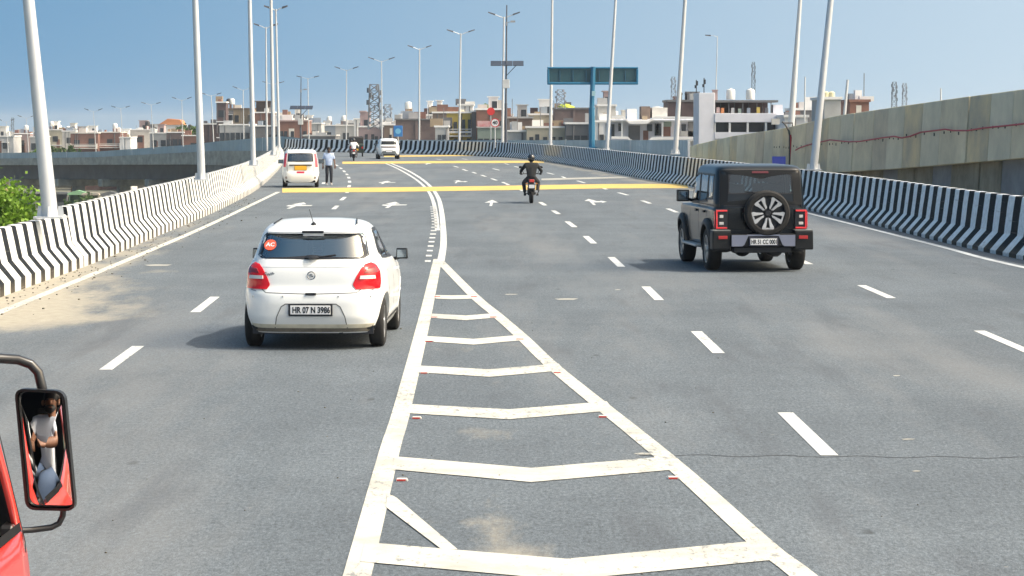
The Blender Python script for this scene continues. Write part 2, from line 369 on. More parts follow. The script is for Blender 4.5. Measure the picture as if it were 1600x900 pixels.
for y in Ys:
    a = lx(y) - 0.45; b_ = (max(rx(y) + 0.6, sx_(y)) if y > 104 else rx(y) + 0.6)
    r = []
    for j in range(NX):
        t = j / (NX - 1); x = a + (b_ - a) * t; r.append((x, y, 0.0)); sand.append(sand_amount(x, y))
    rows.append(r)
mb = MB(); mb.grid(rows); road = mb.build('road', asphalt(), fix=False); tag_struct(road)
for p in road.data.polygons[:1]:
    if p.normal.z < 0: road.data.flip_normals()
at_ = road.data.attributes.new('sand', 'FLOAT', 'POINT'); at_.data.foreach_set('value', sand)
# deck under the road (parapet beam and edge girder)
conc = mat('weathered_concrete', (0.37, 0.37, 0.33), 0.9, var=0.4, scale=0.8, bump=0.25, bscale=6)
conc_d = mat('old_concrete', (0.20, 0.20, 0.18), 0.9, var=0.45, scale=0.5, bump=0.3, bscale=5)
mb = MB()
lo = polyline_offset(LEFTs, -0.62)
ro = polyline_offset(RIGHTs, 0.75)
mb.grid([[(p.x, p.y, 0.15) for p in lo], [(p.x, p.y, -2.2) for p in lo]])
mb.grid([[(p.x, p.y, 0.15) for p in lo], [(p.x, p.y, 0.15) for p in polyline_offset(LEFTs, -0.5)]])
L2, R2 = [], []
for y in np.linspace(4, 262, 60): L2.append((lx(y) - .6, y, -2.2)); R2.append((max(rx(y), sx_(y)) + .6, y, -2.2))
mb.grid([L2, R2])
tag_struct(mb.build('road_deck', conc, fix=False))
# piers of our own deck, seen only from the side
for y in (60, 95, 130, 165):
    pm = MB(); pm.box((lx(y) + 2.2, y, -7.2), (1.6, 1.6, 9.9)); o = pm.build('deck_pier', conc, bevel=0.1); tag_struct(o)
# lower strip between right barrier and ramp wall
mb = MB(); mb.grid([[(rx(y) + 0.55, y, -0.25) for y in np.linspace(4, 104, 40)], [(rx(y) + 9.5, y, -0.25) for y in np.linspace(4, 104, 40)]])
tag_struct(mb.build('verge', mat('verge_dirt', (0.2, 0.18, 0.13), 0.95, var=0.4, scale=1.5)))

# ------------------------------------------------------------ painted markings, 4 mm sheets on the road
def paint_mat(name, col, dark):
    m = mat(name, col, 0.6, var=0.3, scale=1.6, dark=dark, bump=0.15, bscale=50, detail=9)
    nt = m.node_tree; r = [n for n in nt.nodes if n.type == 'VALTORGB'][0]
    r.color_ramp.elements[0].position = 0.24; r.color_ramp.elements[1].position = 0.52
    # chips and tyre wear where the road shows through
    b = nt.nodes['Principled BSDF']; L = nt.links.new; t = nt.nodes.new('ShaderNodeTexCoord')
    v = nt.nodes.new('ShaderNodeVectorMath'); v.operation = 'MULTIPLY'; v.inputs[1].default_value = (1, .4, 1); L(t.outputs['Object'], v.inputs[0])
    n = nt.nodes.new('ShaderNodeTexNoise'); n.inputs['Scale'].default_value = 16; n.inputs['Detail'].default_value = 8; n.inputs['Roughness'].default_value = .8; L(v.outputs[0], n.inputs['Vector'])
    n2 = nt.nodes.new('ShaderNodeTexNoise'); n2.inputs['Scale'].default_value = .7; n2.inputs['Detail'].default_value = 3; L(v.outputs[0], n2.inputs['Vector'])
    k = nt.nodes.new('ShaderNodeMath'); k.operation = 'MULTIPLY_ADD'; k.inputs[1].default_value = .35; L(n2.outputs['Fac'], k.inputs[0]); L(n.outputs['Fac'], k.inputs[2])
    r2 = nt.nodes.new('ShaderNodeValToRGB'); r2.color_ramp.elements[0].position = .735; r2.color_ramp.elements[1].position = .79; r2.color_ramp.elements[0].color = (0, 0, 0, 1); r2.color_ramp.elements[1].color = (.75, .75, .75, 1); L(k.outputs[0], r2.inputs[0])
    mx = nt.nodes.new('ShaderNodeMixRGB'); mx.inputs[2].default_value = (.14, .15, .16, 1); L(r2.outputs[0], mx.inputs[0]); L(r.outputs[0], mx.inputs[1]); L(mx.outputs[0], b.inputs['Base Color'])
    return m
PAINT = paint_mat('road_paint_white', (0.52, 0.51, 0.455), (0.36, 0.35, 0.31))
PAINT2 = paint_mat('road_paint_fresh', (0.55, 0.56, 0.55), (0.38, 0.38, 0.38))
PAINTF = paint_mat('road_paint_faint', (0.36, 0.35, 0.31), (0.17, 0.17, 0.16))
YEL = paint_mat('road_paint_yellow', (0.60, 0.41, 0.10), (0.46, 0.34, 0.13))
MZ = 0.004
def mark(name, pix, m=PAINT, z=MZ, sub=0):
    pts = [gp(px, py, z) for px, py in pix]; mb = MB(); mb.add(pts, [tuple(range(len(pts)))])
    o = mb.build(name, m, road, fix=False)
    if o.data.polygons[0].normal.z < 0: o.data.flip_normals()
    return o
def strip(name, pts, w, m=PAINT, z=MZ, step=1.0):
    P = resample(pts, step); a = polyline_offset(P, -w / 2); b = polyline_offset(P, w / 2)
    mb = MB(); mb.grid([[(p.x, p.y, z) for p in b], [(p.x, p.y, z) for p in a]]); o = mb.build(name, m, road, fix=False)
    if o.data.polygons[0].normal.z < 0: o.data.flip_normals()
    return o
pxs = lambda L_: [tuple(gp(a, b)[:2]) for a, b in L_]
# edge lines
strip('edge_line', [(-6.85, 5)] + pxs([(0, 488), (219, 398), (330, 350), (435, 300)]), 0.17)
strip('edge_line', [(13.2, 6), (11.5, 26)] + pxs([(1600, 418), (1458, 382), (1271, 335), (1180, 312), (1090, 294)]) + [(4.9, 145)], 0.17, PAINT2)
# hatched splitter
strip('splitter_line', pxs([(520, 1040), (558, 900), (610, 700), (628, 640), (663, 500), (684, 405)]), 0.175, step=0.5)
strip('splitter_line', pxs([(1420, 1040), (1255, 900), (1190, 850), (1038, 714), (870, 578), (817, 528), (777, 493), (740, 462), (687, 408)]), 0.175, z=MZ * 1.3, step=0.5)
# chevron bars of the splitter: top edge left, mid, right / thickness in photo lines
for (xl, yl, xm, ym, xr, yr, th) in ((681, 461, 705, 461.5, 738, 461, 5.5), (675, 490, 728, 493, 776, 489, 6.5), (665, 525, 740, 529.5, 815, 523, 8), (654, 571, 765, 577, 873, 568, 10.5), (636, 631, 795, 639.5, 948, 627, 14), (617, 713, 830, 731, 1043, 713, 20), (570, 847, 885, 873, 1200, 843, 30)):
    mark('chevron_bar', [(xl, yl), (xm, ym), (xr, yr), (xr + th * 0.8, yr + th), (xm, ym + th * 1.1), (xl - th * .25, yl + th)], z=MZ * 1.6)
mark('chevron_bar', [(605, 770), (619, 777), (715, 858), (690, 858), (603, 792)], z=MZ * 1.9)
mark('chevron_bar', [(505, 1010), (885, 1040), (1330, 1000), (1370, 1040), (885, 1085), (498, 1050)], z=MZ * 1.6)
# double line curving away and its rumble dashes
strip('double_line', pxs([(689, 408), (693, 380), (692, 350), (689, 325), (684, 308), (673, 292), (655, 277), (632, 264), (606, 253.5)]), 0.15, PAINT2, z=MZ * 1.3)
strip('double_line', pxs([(683.5, 360), (681, 335), (677, 315), (670, 300), (657, 286), (640, 274), (618, 262), (600, 254.5)]), 0.13, PAINT2)
for k in range(17):
    d = 48.3 + k * 2.0
    ypx = HOR + F * CH / d; xc = np.interp(ypx, [320, 335, 350, 370, 385, 412], [676, 678, 679.5, 676, 673, 668])
    w = 4.6; mark('rumble_dash', [(xc - w, ypx), (xc + w, ypx), (xc + w, ypx - 0.6 * F * CH / d ** 2), (xc - w, ypx - 0.6 * F * CH / d ** 2)], PAINT2)
# lane dashes: start and end in the photo
def dash(x0, y0, x1, y1, w=0.15, m=PAINT2):
    a, b = gp(x0, y0), gp(x1, y1); t = (b - a).normalized(); n = Vector((t.y, -t.x, 0)) * w / 2
    mb = MB(); mb.add([a - n + Vector((0, 0, MZ)), a + n + Vector((0, 0, MZ)), b + n + Vector((0, 0, MZ)), b - n + Vector((0, 0, MZ))], [(0, 1, 2, 3)])
    o = mb.build('lane_dash', m, road, fix=False)
    if o.data.polygons[0].normal.z < 0: o.data.flip_normals()
for q in ((165, 578, 216, 541), (305, 488, 336, 464),
          (1296, 712, 1227, 645), (1123, 552, 1088, 518), (1030, 469, 1009, 448), (971, 417, 955, 402), (928, 380.5, 915, 369), (898, 355, 886, 346), (873, 334.5, 864, 329), (852, 321, 844, 316),
          (817, 298.5, 807, 293), (795, 289, 785, 284.5), (776, 282, 768, 279), (759, 276, 752, 273.5), (744, 271, 738, 269), (730, 267, 723, 264.5), (716, 261.5, 709, 259.5),
          (1610, 551, 1530, 517), (1393, 466, 1346, 446), (1265, 413, 1230, 398), (1058, 332, 1043, 326), (1016, 318, 1003, 313.5), (981, 305, 966, 301), (948, 296, 936, 292), (914, 286, 902, 282.5), (888, 280, 878, 276), (865, 272.5, 855, 270),
          (521, 327, 527, 321.5), (533, 313, 539, 308), (542, 301.5, 544, 297.5), (545, 292.5, 546, 289.5), (546.5, 285.5, 546, 282.5), (545.5, 279, 544.5, 276.5), (543, 273.5, 541, 271.5), (539, 269, 536.5, 266.5), (534, 264, 531, 262), (528, 259.5, 525, 257.5),
          (505, 287.5, 506, 285),
          (1650, 1090, 1500, 950)): dash(*q)
for q in ((780, 266, 770, 263.5), (812, 262, 804, 260), (830, 259, 822, 257.5), (795, 257, 788, 255.6), (730, 249, 722, 248), (690, 249.5, 682, 248.5)): dash(*q)
# yellow transverse bars
def ybar(L_, th, name='yellow_bar', m=YEL):
    top = [(x, y) for x, y in L_]; bot = [(x, y + th) for x, y in reversed(L_)]; mark(name, top + bot, m, z=MZ * 1.6)
ybar([(441, 294), (600, 293), (800, 290), (940, 287.5), (1075, 287)], 6.8)
ybar([(535, 252.6), (700, 251.5), (850, 251)], 3.4)
ybar([(600, 243.2), (740, 241.6)], 2.0)
ybar([(846, 279), (1000, 275)], 2.6, 'faint_bar', PAINTF)
# arrows (lane-use arrows, far away: straight or bent head)
def arrow(px, py, kind, L_=4.2, m=PAINT2, s=1.0, k=1.5):
    o_ = gp(px, py); h = L_
    if kind == 's': P = [(-.11, -h / 2), (.11, -h / 2), (.11, .15), (.6, .05), (0, h / 2), (-.6, .05), (-.11, .15)]
    elif kind == 'r': P = [(-.12, -h / 2), (.12, -h / 2), (.12, -.4), (.9, -.25), (.9, -.7), (1.4, .1), (.9, .9), (.9, .45), (.12, .5), (.1, .6), (.55, .75), (0, h / 2), (-.55, .75), (-.12, .6)]
    else: P = [(-.9, -.5), (-.2, -.9), (-.2, -h / 2), (.15, -h / 2), (.15, -.55), (1.55, -.35), (1.55, .1), (.3, .25), (.25, .7), (.65, .8), (-.1, h / 2), (-.8, .6), (-.35, .5), (-.35, .1), (-.9, .1)]
    mb = MB(); mb.add([(o_.x + x * s, o_.y + y * k, MZ) for x, y in P], [tuple(range(len(P)))]); mb.build('road_arrow', m, road, fix=False)
arrow(464, 321, 'l', s=.34); arrow(612, 320, 'l', s=.34); arrow(768, 317, 's', 4.4, s=.42); arrow(924, 315.5, 'r', 4.4, s=.40)
arrow(602, 285, 'l', 4, s=.32); arrow(714, 284, 'r', 4, s=.38); arrow(668, 256, 's', 4, s=.5)
# scuffed paint remnants on the asphalt
for x0, y0, w, h in ((866, 466, 38, 2.2), (788, 459, 22, 1.5), (1408, 685, 22, 2.0), (990, 707, 34, 3), (1425, 735, 14, 1.6), (1440, 365, 30, 1.4), (960, 452, 10, 1), (1395, 586, 12, 1.4), (225, 413, 44, 2.2)):
    mark('paint_scuff', [(x0, y0 + h * .4), (x0 + w * .4, y0), (x0 + w, y0 + h * .2), (x0 + w * .8, y0 + h), (x0 + w * .2, y0 + h * 1.1)], PAINTF)
# transverse construction joint on the right carriageway
mb = MB(); P = [gp(1000 + k * 26, 711 + 3.5 * math.sin(k * 1.3) * .4 + k * .18, MZ * .5) for k in range(26)]
mb.grid([[p + Vector((0, -.012, 0)) for p in P], [p + Vector((0, .012, 0)) for p in P]]); mb.build('road_joint', mat('tar', (0.035, 0.035, 0.038), 0.7), road, fix=False)
# red road studs
stud_r = mat('stud_red', (0.55, 0.05, 0.04), 0.3)
mb = MB(); mb.box((0, 0, 0.010), (0.12, 0.10, 0.020), mi=0, top=0.8); mb.box((0, -0.052, 0.011), (0.10, 0.008, 0.014), mi=1); mb.box((0.05, -0.053, 0.011), (0.02, 0.008, 0.012), mi=0)
stud0 = mb.build('road_stud', [mat('stud_body', (0.62, 0.6, 0.55), 0.5), stud_r])
studs = [(628, 751), (1052, 748), (651, 654), (942, 652), (663, 583.5), (871, 583), (671, 534), (813, 530.5), (679, 496), (771, 496), (741, 464), (684, 464)]
rowname = ['nearest', 'second', 'third', 'fourth', 'fifth', 'farthest']
for i, (px, py) in enumerate(studs):
    o = stud0 if i == 0 else stud0.copy()
    if i: C.objects.link(o)
    p = gp(px, py); o.location = p; s = .78 if i < 6 else 1.0; o.scale = (s, s, .9)
    side = 'left' if i % 2 == 0 else 'right'
    if i >= 10: side = 'right' if i == 10 else 'left'
    tag(o, f'small red reflective road stud, {rowname[i // 2]} row, by the {side} line of the hatched splitter', 'road stud', 'red studs along the hatched splitter')

# small stones and clods lying along the left barrier and on the hatching
rg_ = random.Random(11); mb = MB()
for k in range(360):
    if k < 300: y = 30 + 60 * rg_.random() ** 1.5; x = lx(y) + .08 + abs(rg_.gauss(0, .45))
    else: y = rg_.uniform(14, 40); x = rg_.uniform(-3, 3)
    s_ = rg_.uniform(.008, .022) * (1.6 if rg_.random() < .08 else 1) * (1 if k < 300 else .5); mb.ball((x, y, s_ * .4), (s_, s_ * rg_.uniform(.7, 1.4), s_ * .6), 5, 3)
o = mb.build('gravel', mat('stone_grit', (.12, .11, .09), .9, var=.6, scale=20)); o['kind'] = 'stuff'
# ------------------------------------------------------------ striped concrete barriers
def barrier(label, pts, h, side, m, u0=0.0, unit=12.0, foot=0.2, slope=0.22, batter=0.10, zf=None):
    """pts run away from the camera along the traffic face; side +1 = barrier lies to the right of pts"""
    if side > 0: prof = [(0, 0.0), (0, foot * .45), (slope, 0.42), (slope + batter, h - .02), (slope + batter + 0.02, h), (slope + batter + .19, h), (slope + batter + .2, h - .02), (slope + batter + 0.2, -0.3)]
    else: prof = [(0, 0.0), (0, foot), (slope, 0.47), (slope + batter, h - .02), (slope + batter + .02, h), (slope + batter + .17, h), (slope + batter + .18, h - .02), (slope + batter + .18, -0.1)]
    root = thing('concrete_barrier', label, 'barrier', (pts[0].x, pts[0].y, 0))
    lines = [polyline_offset(pts, side * o) for o, z in prof]
    arc = [0.0]
    for i in range(1, len(pts)): arc.append(arc[-1] + (pts[i] - pts[i - 1]).length)
    i0 = 0; n = len(prof)
    while i0 < len(pts) - 1:
        i1 = i0 + 1
        while i1 < len(pts) - 1 and arc[i1] - arc[i0] < unit: i1 += 1
        vs = []; uvs = []; fs = []
        for i in range(i0, i1 + 1):
            hh = 0
            for j in range(n):
                q = lines[j][i]
                if i == i1 and i1 < len(pts) - 1:
                    q = q + (lines[j][i - 1] - q).normalized() * 0.012
                vs.append((q.x - pts[0].x, q.y - pts[0].y, prof[j][1])); uvs.append((u0 + arc[i], prof[j][1]))
        m_ = i1 - i0 + 1
        for i in range(m_ - 1):
            for j in range(n - 1): fs.append((i * n + j, i * n + j + 1, (i + 1) * n + j + 1, (i + 1) * n + j))
        fs.append(tuple(range(n))); fs.append(tuple((m_ - 1) * n + j for j in reversed(range(n))))
        mb = MB(); mb.add(vs, fs); mb.build('barrier_unit', m, root, uvs=uvs)
        i0 = i1
    return root
SL = stripe_mat('stripes_left', 0.93, 0.43); SR = stripe_mat('stripes_right', 1.06, 0.52, white=(0.80, 0.84, 0.86)); SF = stripe_mat('stripes_far', 1.06, 0.5, white=(0.70, 0.73, 0.75), dirt=.35)
iL = min(range(len(LEFTs)), key=lambda i: abs(LEFTs[i].y - 46.6))
barrier('low striped black and white barrier at the near left, ending at a step', LEFTs[:iL + 1], 1.02, -1, SL, unit=200)
barrier('taller striped black and white barrier curving up the left road edge behind the white hatchback', LEFTs[iL:], 1.17, -1, SL, u0=0.31, unit=24)
barrier('long striped barrier along the right road edge, sweeping left across the far end', RIGHTs, 1.24, 1, SR, unit=20, foot=.18, slope=.3, batter=.1)
# ------------------------------------------------------------ corrugated sheet barrier along the curve, and the flyover that carries it
SHEETM = mat('blue_grey_sheet', (0.33, 0.43, 0.48), 0.6, var=0.2, scale=0.25)
ZT_X = [1090, 1055, 948, 860, 785, 718, 655, 597, 541, 480, 440, 400, 340, 300, 150, 0, -150, -400]
ZT_Y = [219, 219, 219, 219, 219, 219, 218.5, 218, 218, 217, 213, 216, 221, 226, 237, 239, 241, 243]
def sheet_top(p):
    px = 800 + F * p.x / p.y; y = float(np.interp(-px, [-a for a in ZT_X], ZT_Y)); return at(px, y, p.y).z
S_all = SHEETs
ztop = [sheet_top(p) for p in S_all]
def zbase_y(px): return float(np.interp(-px, [-1090, -1000, -900, -440, -340, -300, -150, 0, 400], [236, 236, 234, 236, 236, 238, 246, 248, 252]))
zb = [at(800, zbase_y(800 + F * p.x / p.y), p.y).z for p in S_all]
zb = [min(b, t - 0.9) for b, t in zip(zb, ztop)]
sh = thing('noise_barrier', 'long blue-grey corrugated sheet barrier following the curve below the houses', 'barrier', (S_all[0].x, S_all[0].y, 0))
o0 = S_all[0]
k = 0
while k < len(S_all) - 1:
    k2 = min(k + 16, len(S_all) - 1); mb = MB(); top = []; bot = []
    for i in range(k, k2 + 1):
        p = S_all[i]; q = S_all[min(i + 1, len(S_all) - 1)]; t = (S_all[min(i + 1, len(S_all) - 1)] - S_all[max(i - 1, 0)]).normalized(); nrm = Vector((t.y, -t.x))
        for s_ in range(5 if i < k2 else 1):
            f_ = s_ / 5; b_ = p + (q - p) * f_; off = (0.05 if s_ % 2 else -0.05) if s_ < 4 else 0.0; b_ = b_ + nrm * off
            zt = ztop[i] + (ztop[min(i + 1, len(S_all) - 1)] - ztop[i]) * f_; z0 = zb[i] + (zb[min(i + 1, len(S_all) - 1)] - zb[i]) * f_
            top.append((b_.x - o0.x, b_.y - o0.y, zt)); bot.append((b_.x - o0.x, b_.y - o0.y, z0))
    mb.grid([bot, top]); pt = mb.build('sheet_panel', SHEETM, sh, fix=False)
    sm = pt.modifiers.new('s', 'SOLIDIFY'); sm.thickness = 0.02
    pm = MB(); a = top[0]; b0 = bot[0]; pm.box((a[0], a[1], (a[2] + b0[2]) / 2), (0.12, 0.12, a[2] - b0[2] + 0.1)); pm.build('post', STEEL, sh)
    k = k2
# striped parapet below the sheet (right part) and plain parapet (left part)
iS = [i for i, p in enumerate(S_all) if p.y < 330]
root = thing('concrete_barrier', 'striped parapet of the opposite carriageway under the blue-grey sheet', 'barrier', (o0.x, o0.y, 0))
bk = [p for p in polyline_offset([S_all[i] for i in iS], 0.12)]; bk2 = [p for p in polyline_offset([S_all[i] for i in iS], -0.14)]
arc = [0]; 
for i in range(1, len(bk)): arc.append(arc[-1] + (bk[i] - bk[i - 1]).length)
vs, uvs, fs = [], [], []
for i in range(len(bk)):
    zt = zb[i] + .02
    for q, z in ((bk2[i], -.2), (bk2[i], zt - .02), (bk2[i], zt), (bk[i], zt), (bk[i], -.2)): vs.append((q.x - o0.x, q.y - o0.y, z)); uvs.append((arc[i], min(z + .4, 1) if z > 0 else 0.3))
n = 5
for i in range(len(bk) - 1):
    for j in range(n - 1): fs.append((i * n + j, i * n + j + 1, (i + 1) * n + j + 1, (i + 1) * n + j))
mb = MB(); mb.add(vs, fs); mb.build('parapet', SF, root, uvs=uvs)

iF = [i for i, p in enumerate(S_all) if p.y >= 300]
fly = thing('flyover', 'long concrete flyover curving away on the left with dark girders', 'flyover', (S_all[iF[0]].x, S_all[iF[0]].y, -12)); fo = S_all[iF[0]]
def L3(p, z): return (p.x - fo.x, p.y - fo.y, z + 12)
FP = [S_all[i] for i in iF]; fin = polyline_offset(FP, 0.2); fout = polyline_offset(FP, 10.0); fo2 = polyline_offset(FP, -0.25)
def fl_y(px, tab): return float(np.interp(-px, [-480, -340, -300, -150, 0, 400], tab))
rA, rB, rC, rD = [], [], [], []
for p, a, b, c in zip(FP, fin, fout, fo2):
    px = 800 + F * p.x / p.y; zb_ = at(800, fl_y(px, [236, 236, 238, 246, 248, 252]), p.y).z
    zc = at(800, fl_y(px, [262, 258, 257, 257.5, 258, 260]), p.y).z; zg = at(800, fl_y(px, [288, 283, 281, 280.5, 280, 282]), p.y).z
    rA.append((c, zb_ + .03)); rB.append((c, zc)); rC.append((a, zc - .02)); rD.append((a, zg))
    rA[-1] = (c, zb_ + .03, b, a)
mb = MB()
mb.grid([[L3(x[3], x[1] - .0) for x in rA], [L3(x[0], x[1]) for x in rA], [L3(p, z) for p, z in rB], [L3(p, z) for p, z in rC]])
mb.build('parapet', conc, fly, fix=False)
mb = MB(); mb.grid([[L3(x[3], x[1] - 1.0) for x in rA], [L3(x[2], x[1] - 1.0) for x in rA]]); mb.build('deck_slab', conc, fly, fix=False)
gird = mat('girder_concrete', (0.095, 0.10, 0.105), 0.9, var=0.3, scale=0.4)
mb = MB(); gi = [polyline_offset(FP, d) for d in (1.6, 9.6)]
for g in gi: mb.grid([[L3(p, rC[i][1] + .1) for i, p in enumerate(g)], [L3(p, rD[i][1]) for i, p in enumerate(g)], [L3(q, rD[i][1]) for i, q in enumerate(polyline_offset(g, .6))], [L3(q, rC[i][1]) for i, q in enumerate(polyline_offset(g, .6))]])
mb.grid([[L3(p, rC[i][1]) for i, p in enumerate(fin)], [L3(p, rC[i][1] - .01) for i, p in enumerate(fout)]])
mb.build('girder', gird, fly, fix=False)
# solid abutment where the flyover comes down (px 322..445), open spans to the left
n_abut = [i for i, p in enumerate(FP) if 800 + F * p.x / p.y > 322]
k = 0
while k < len(n_abut) - 1:
    k2 = min(k + 3, len(n_abut) - 1); a, b = FP[n_abut[k]], FP[n_abut[k2]]; t = (b - a).normalized(); nn = Vector((t.y, -t.x)) * .35; b = b - t * .04
    za = rB[n_abut[k]][1] - .05; mb = MB()
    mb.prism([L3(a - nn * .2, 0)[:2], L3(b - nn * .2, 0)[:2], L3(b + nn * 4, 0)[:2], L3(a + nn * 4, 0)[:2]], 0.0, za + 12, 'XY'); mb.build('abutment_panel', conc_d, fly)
    k = k2
i = max(n_abut) + 6
while i < len(FP) - 2:
    c = polyline_offset(FP, 5.0)[i]; zt = rD[i][1]; t = (FP[i + 1] - FP[i - 1]).normalized(); an = math.atan2(t.y, t.x)
    pm = MB(); x, y, z = L3(c, 0); pm.box((x, y, (zt + 10.7) / 2), (1.6, 2.2, zt + 10.7), an); pm.box((x, y, zt + 11.35), (1.9, 9.6, 1.4), an, top=1.0); pm.build('pier', conc, fly, bevel=.1)
    i += 11
# shop-front row and retaining wall below the flyover
stall_cols = [((0.2, 0.21, 0.22), 'grey'), ((0.36, 0.31, 0.10), 'yellow'), ((0.13, 0.14, 0.15), 'dark'), ((0.30, 0.31, 0.30), 'pale grey'), ((0.16, 0.30, 0.17), 'green-roofed'), ((0.4, 0.36, 0.3), 'cream'), ((0.38, 0.24, 0.05), 'orange-canopied')]
wroot = thing('retaining_wall', 'grey panelled wall standing behind the piers below the left flyover', 'wall', (-60, 545, -12))
for j, x in enumerate(np.arange(-160, -28, 6.0)):
    w = MB(); w.box((x + 60 + 3, 0.25 * (j % 2) * .1 + (x + 30) * -.25, 3.0), (5.9, .5, 6.0 + .0), -0.25); w.build('wall_panel', conc_d, wroot)
for j in range(13):
    px = -20 + j * 27 + (j % 3) * 4; d = 440 - px * 0.11; c, nm = stall_cols[[2, 1, 2, 3, 2, 4, 5, 2, 6, 2, 3, 0, 2][j]]
    p = at(px, 300, d); w = 2.6 + (j % 3) * .35
    t = thing('market_stall', f'{nm} roadside stall under the left flyover, {["first","second","third","fourth","fifth","sixth","seventh","eighth","ninth","tenth","eleventh","twelfth","thirteenth"][j]} from the left', 'stall', (p.x, p.y, -12), 0.1, 'roadside stalls under the flyover')
    b = MB(); b.box((-w / 2 + .1, 0, 1.2), (.2, 2, 2.4)); b.box((w / 2 - .1, 0, 1.2), (.2, 2, 2.4)); b.box((0, 1, 1.2), (w, .15, 2.4)); b.box((0, -.7, .5), (w - .5, .5, 1.0)); b.build('stall_frame', mat('stall_' + nm, c, .8, var=.3, scale=1.2), t)
    b = MB(); b.prism([(-w / 2 - .3, 2.4), (w / 2 + .3, 2.4), (w / 2 + .1, 2.75), (0, 3.2 if j % 2 else 2.8), (-w / 2 - .1, 2.75)], -1.5, 1.1, 'XZ'); b.build('canopy', mat('canopy_' + nm, tuple(min(1, k * (1.6 if nm in ('green-roofed', 'orange-canopied', 'yellow') else 1.1)) for k in c), .7, var=.3, scale=1), t)

# ------------------------------------------------------------ ramp wall on the right, of precast panels
wall_m = mat('wall_panel_concrete', (0.70, 0.62, 0.44), 0.92, var=0.3, scale=0.55, bump=0.3, bscale=4, dark=(0.50, 0.44, 0.32))
wall_y = mat('wall_panel_stained', (0.64, 0.52, 0.31), 0.92, var=0.35, scale=0.6, bump=0.3, bscale=4, dark=(0.37, 0.345, 0.28))
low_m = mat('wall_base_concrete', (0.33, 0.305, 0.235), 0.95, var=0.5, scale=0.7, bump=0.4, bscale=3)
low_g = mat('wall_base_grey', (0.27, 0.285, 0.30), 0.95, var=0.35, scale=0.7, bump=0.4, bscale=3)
WX = [1060, 1085, 1140, 1225, 1300, 1400, 1500, 1600, 1750, 1950]; WT = [236, 226, 213, 199.5, 181, 166, 151.5, 138, 118, 90]; WB = [243, 246, 252, 262, 270, 264, 255.5, 247, 236, 222]
def wall_xy(d): return Vector((9.3 + 5.0 * ((180 - d) / 125) ** 1.15 if d < 180 else 9.3 - (d - 180) * .02, d))
wall_g = mat('wall_panel_greenish', (0.66, 0.60, 0.45), 0.92, var=0.3, scale=0.5, bump=0.3, bscale=4, dark=(0.50, 0.46, 0.35)); wall_d = mat('wall_panel_dull', (0.60, 0.52, 0.38), 0.92, var=0.35, scale=0.7, bump=0.3, bscale=4, dark=(0.42, 0.37, 0.28))
wt = thing('ramp_wall', 'tall weathered concrete panel wall of the rising ramp on the right', 'wall', (13, 60, 0))
ds = []; d = 168.0
while d > 34: ds.append(d); d -= 2.75 + (0.9 if len(ds) % 5 == 3 else 0.0) + random.uniform(-.15, .15)
top_pts = []
for i in range(len(ds) - 1):
    a, b = wall_xy(ds[i]), wall_xy(ds[i + 1]); t = (b - a).normalized(); nn = Vector((-t.y, t.x)); 
    if nn.x < 0: nn = -nn
    b = b - t * 0.09
    px_a, px_b = 800 + F * a.x / a.y, 800 + F * b.x / b.y
    za, zb2 = at(px_a, np.interp(px_a, WX, WT), a.y).z, at(px_b, np.interp(px_b, WX, WT), b.y).z
    ya, yb = at(px_a, np.interp(px_a, WX, WB), a.y).z, at(px_b, np.interp(px_b, WX, WB), b.y).z
    lean = 0.12; off = random.uniform(-.02, .02)
    def P3(p, z, s): q = p + nn * (s + off + (z - ya) * 0.05); return (q.x - 13, q.y - 60, z)
    mb = MB(); sl = 0.10                                   # joints lean a little, as in the photo
    vs = [P3(a, ya, 0), P3(b, yb, 0), P3(b + t * sl, zb2, -.02), P3(a + t * sl, za, -.02), P3(a, ya, .28), P3(b, yb, .28), P3(b + t * sl, zb2, .28), P3(a + t * sl, za, .28)]
    mb.add(vs, [(0, 1, 2, 3), (7, 6, 5, 4), (0, 4, 5, 1), (1, 5, 6, 2), (2, 6, 7, 3), (3, 7, 4, 0)])
    mb.build('wall_panel', wall_y if i % 9 in (3, 6) else [wall_m, wall_g, wall_m, wall_d, wall_g][i % 5], wt, bevel=0.018)
    mb = MB(); bb = b + t * .1; vs = [P3(a, ya + .1, .2), P3(bb, yb + .1, .2), P3(bb, zb2 - .1, .2), P3(a, za - .1, .2)]; vs += [(q[0] + .03, q[1], q[2]) for q in vs]; mb.add(vs, [(0, 1, 2, 3), (7, 6, 5, 4)]); mb.build('joint_dark_sheet', INK, wt, fix=False)  # black sheet added behind the panels so the open joints stay dark
    top_pts.append((a, za, ya, nn))
    # recessed base wall under the overhanging panel
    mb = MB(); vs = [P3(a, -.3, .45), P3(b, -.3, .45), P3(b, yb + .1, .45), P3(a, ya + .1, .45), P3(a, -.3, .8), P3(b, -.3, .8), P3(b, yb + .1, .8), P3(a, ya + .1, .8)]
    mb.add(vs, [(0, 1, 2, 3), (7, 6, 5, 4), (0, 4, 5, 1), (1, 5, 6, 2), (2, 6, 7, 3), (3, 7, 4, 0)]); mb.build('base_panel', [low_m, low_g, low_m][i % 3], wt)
    # small square drain and bolt pockets in a line under the cable
    if a.y < 112:
        for f_, sz in ((.2, .05), (.45, .035), (.75, .06)):
            if random.random() < .8:
                q = a + (b - a) * f_; z = ya + (za - ya) * 0.52 - (a.y < 80) * .02 + random.uniform(-.03, .03); pm = MB(); c = q + nn * (off + (z - ya) * .05 - .02); pm.box((c.x - 13, c.y - 60, z), (.03, sz, sz * 1.6), math.atan2(t.y, t.x) - PI / 2); pm.build('bolt_pocket', INK, wt)
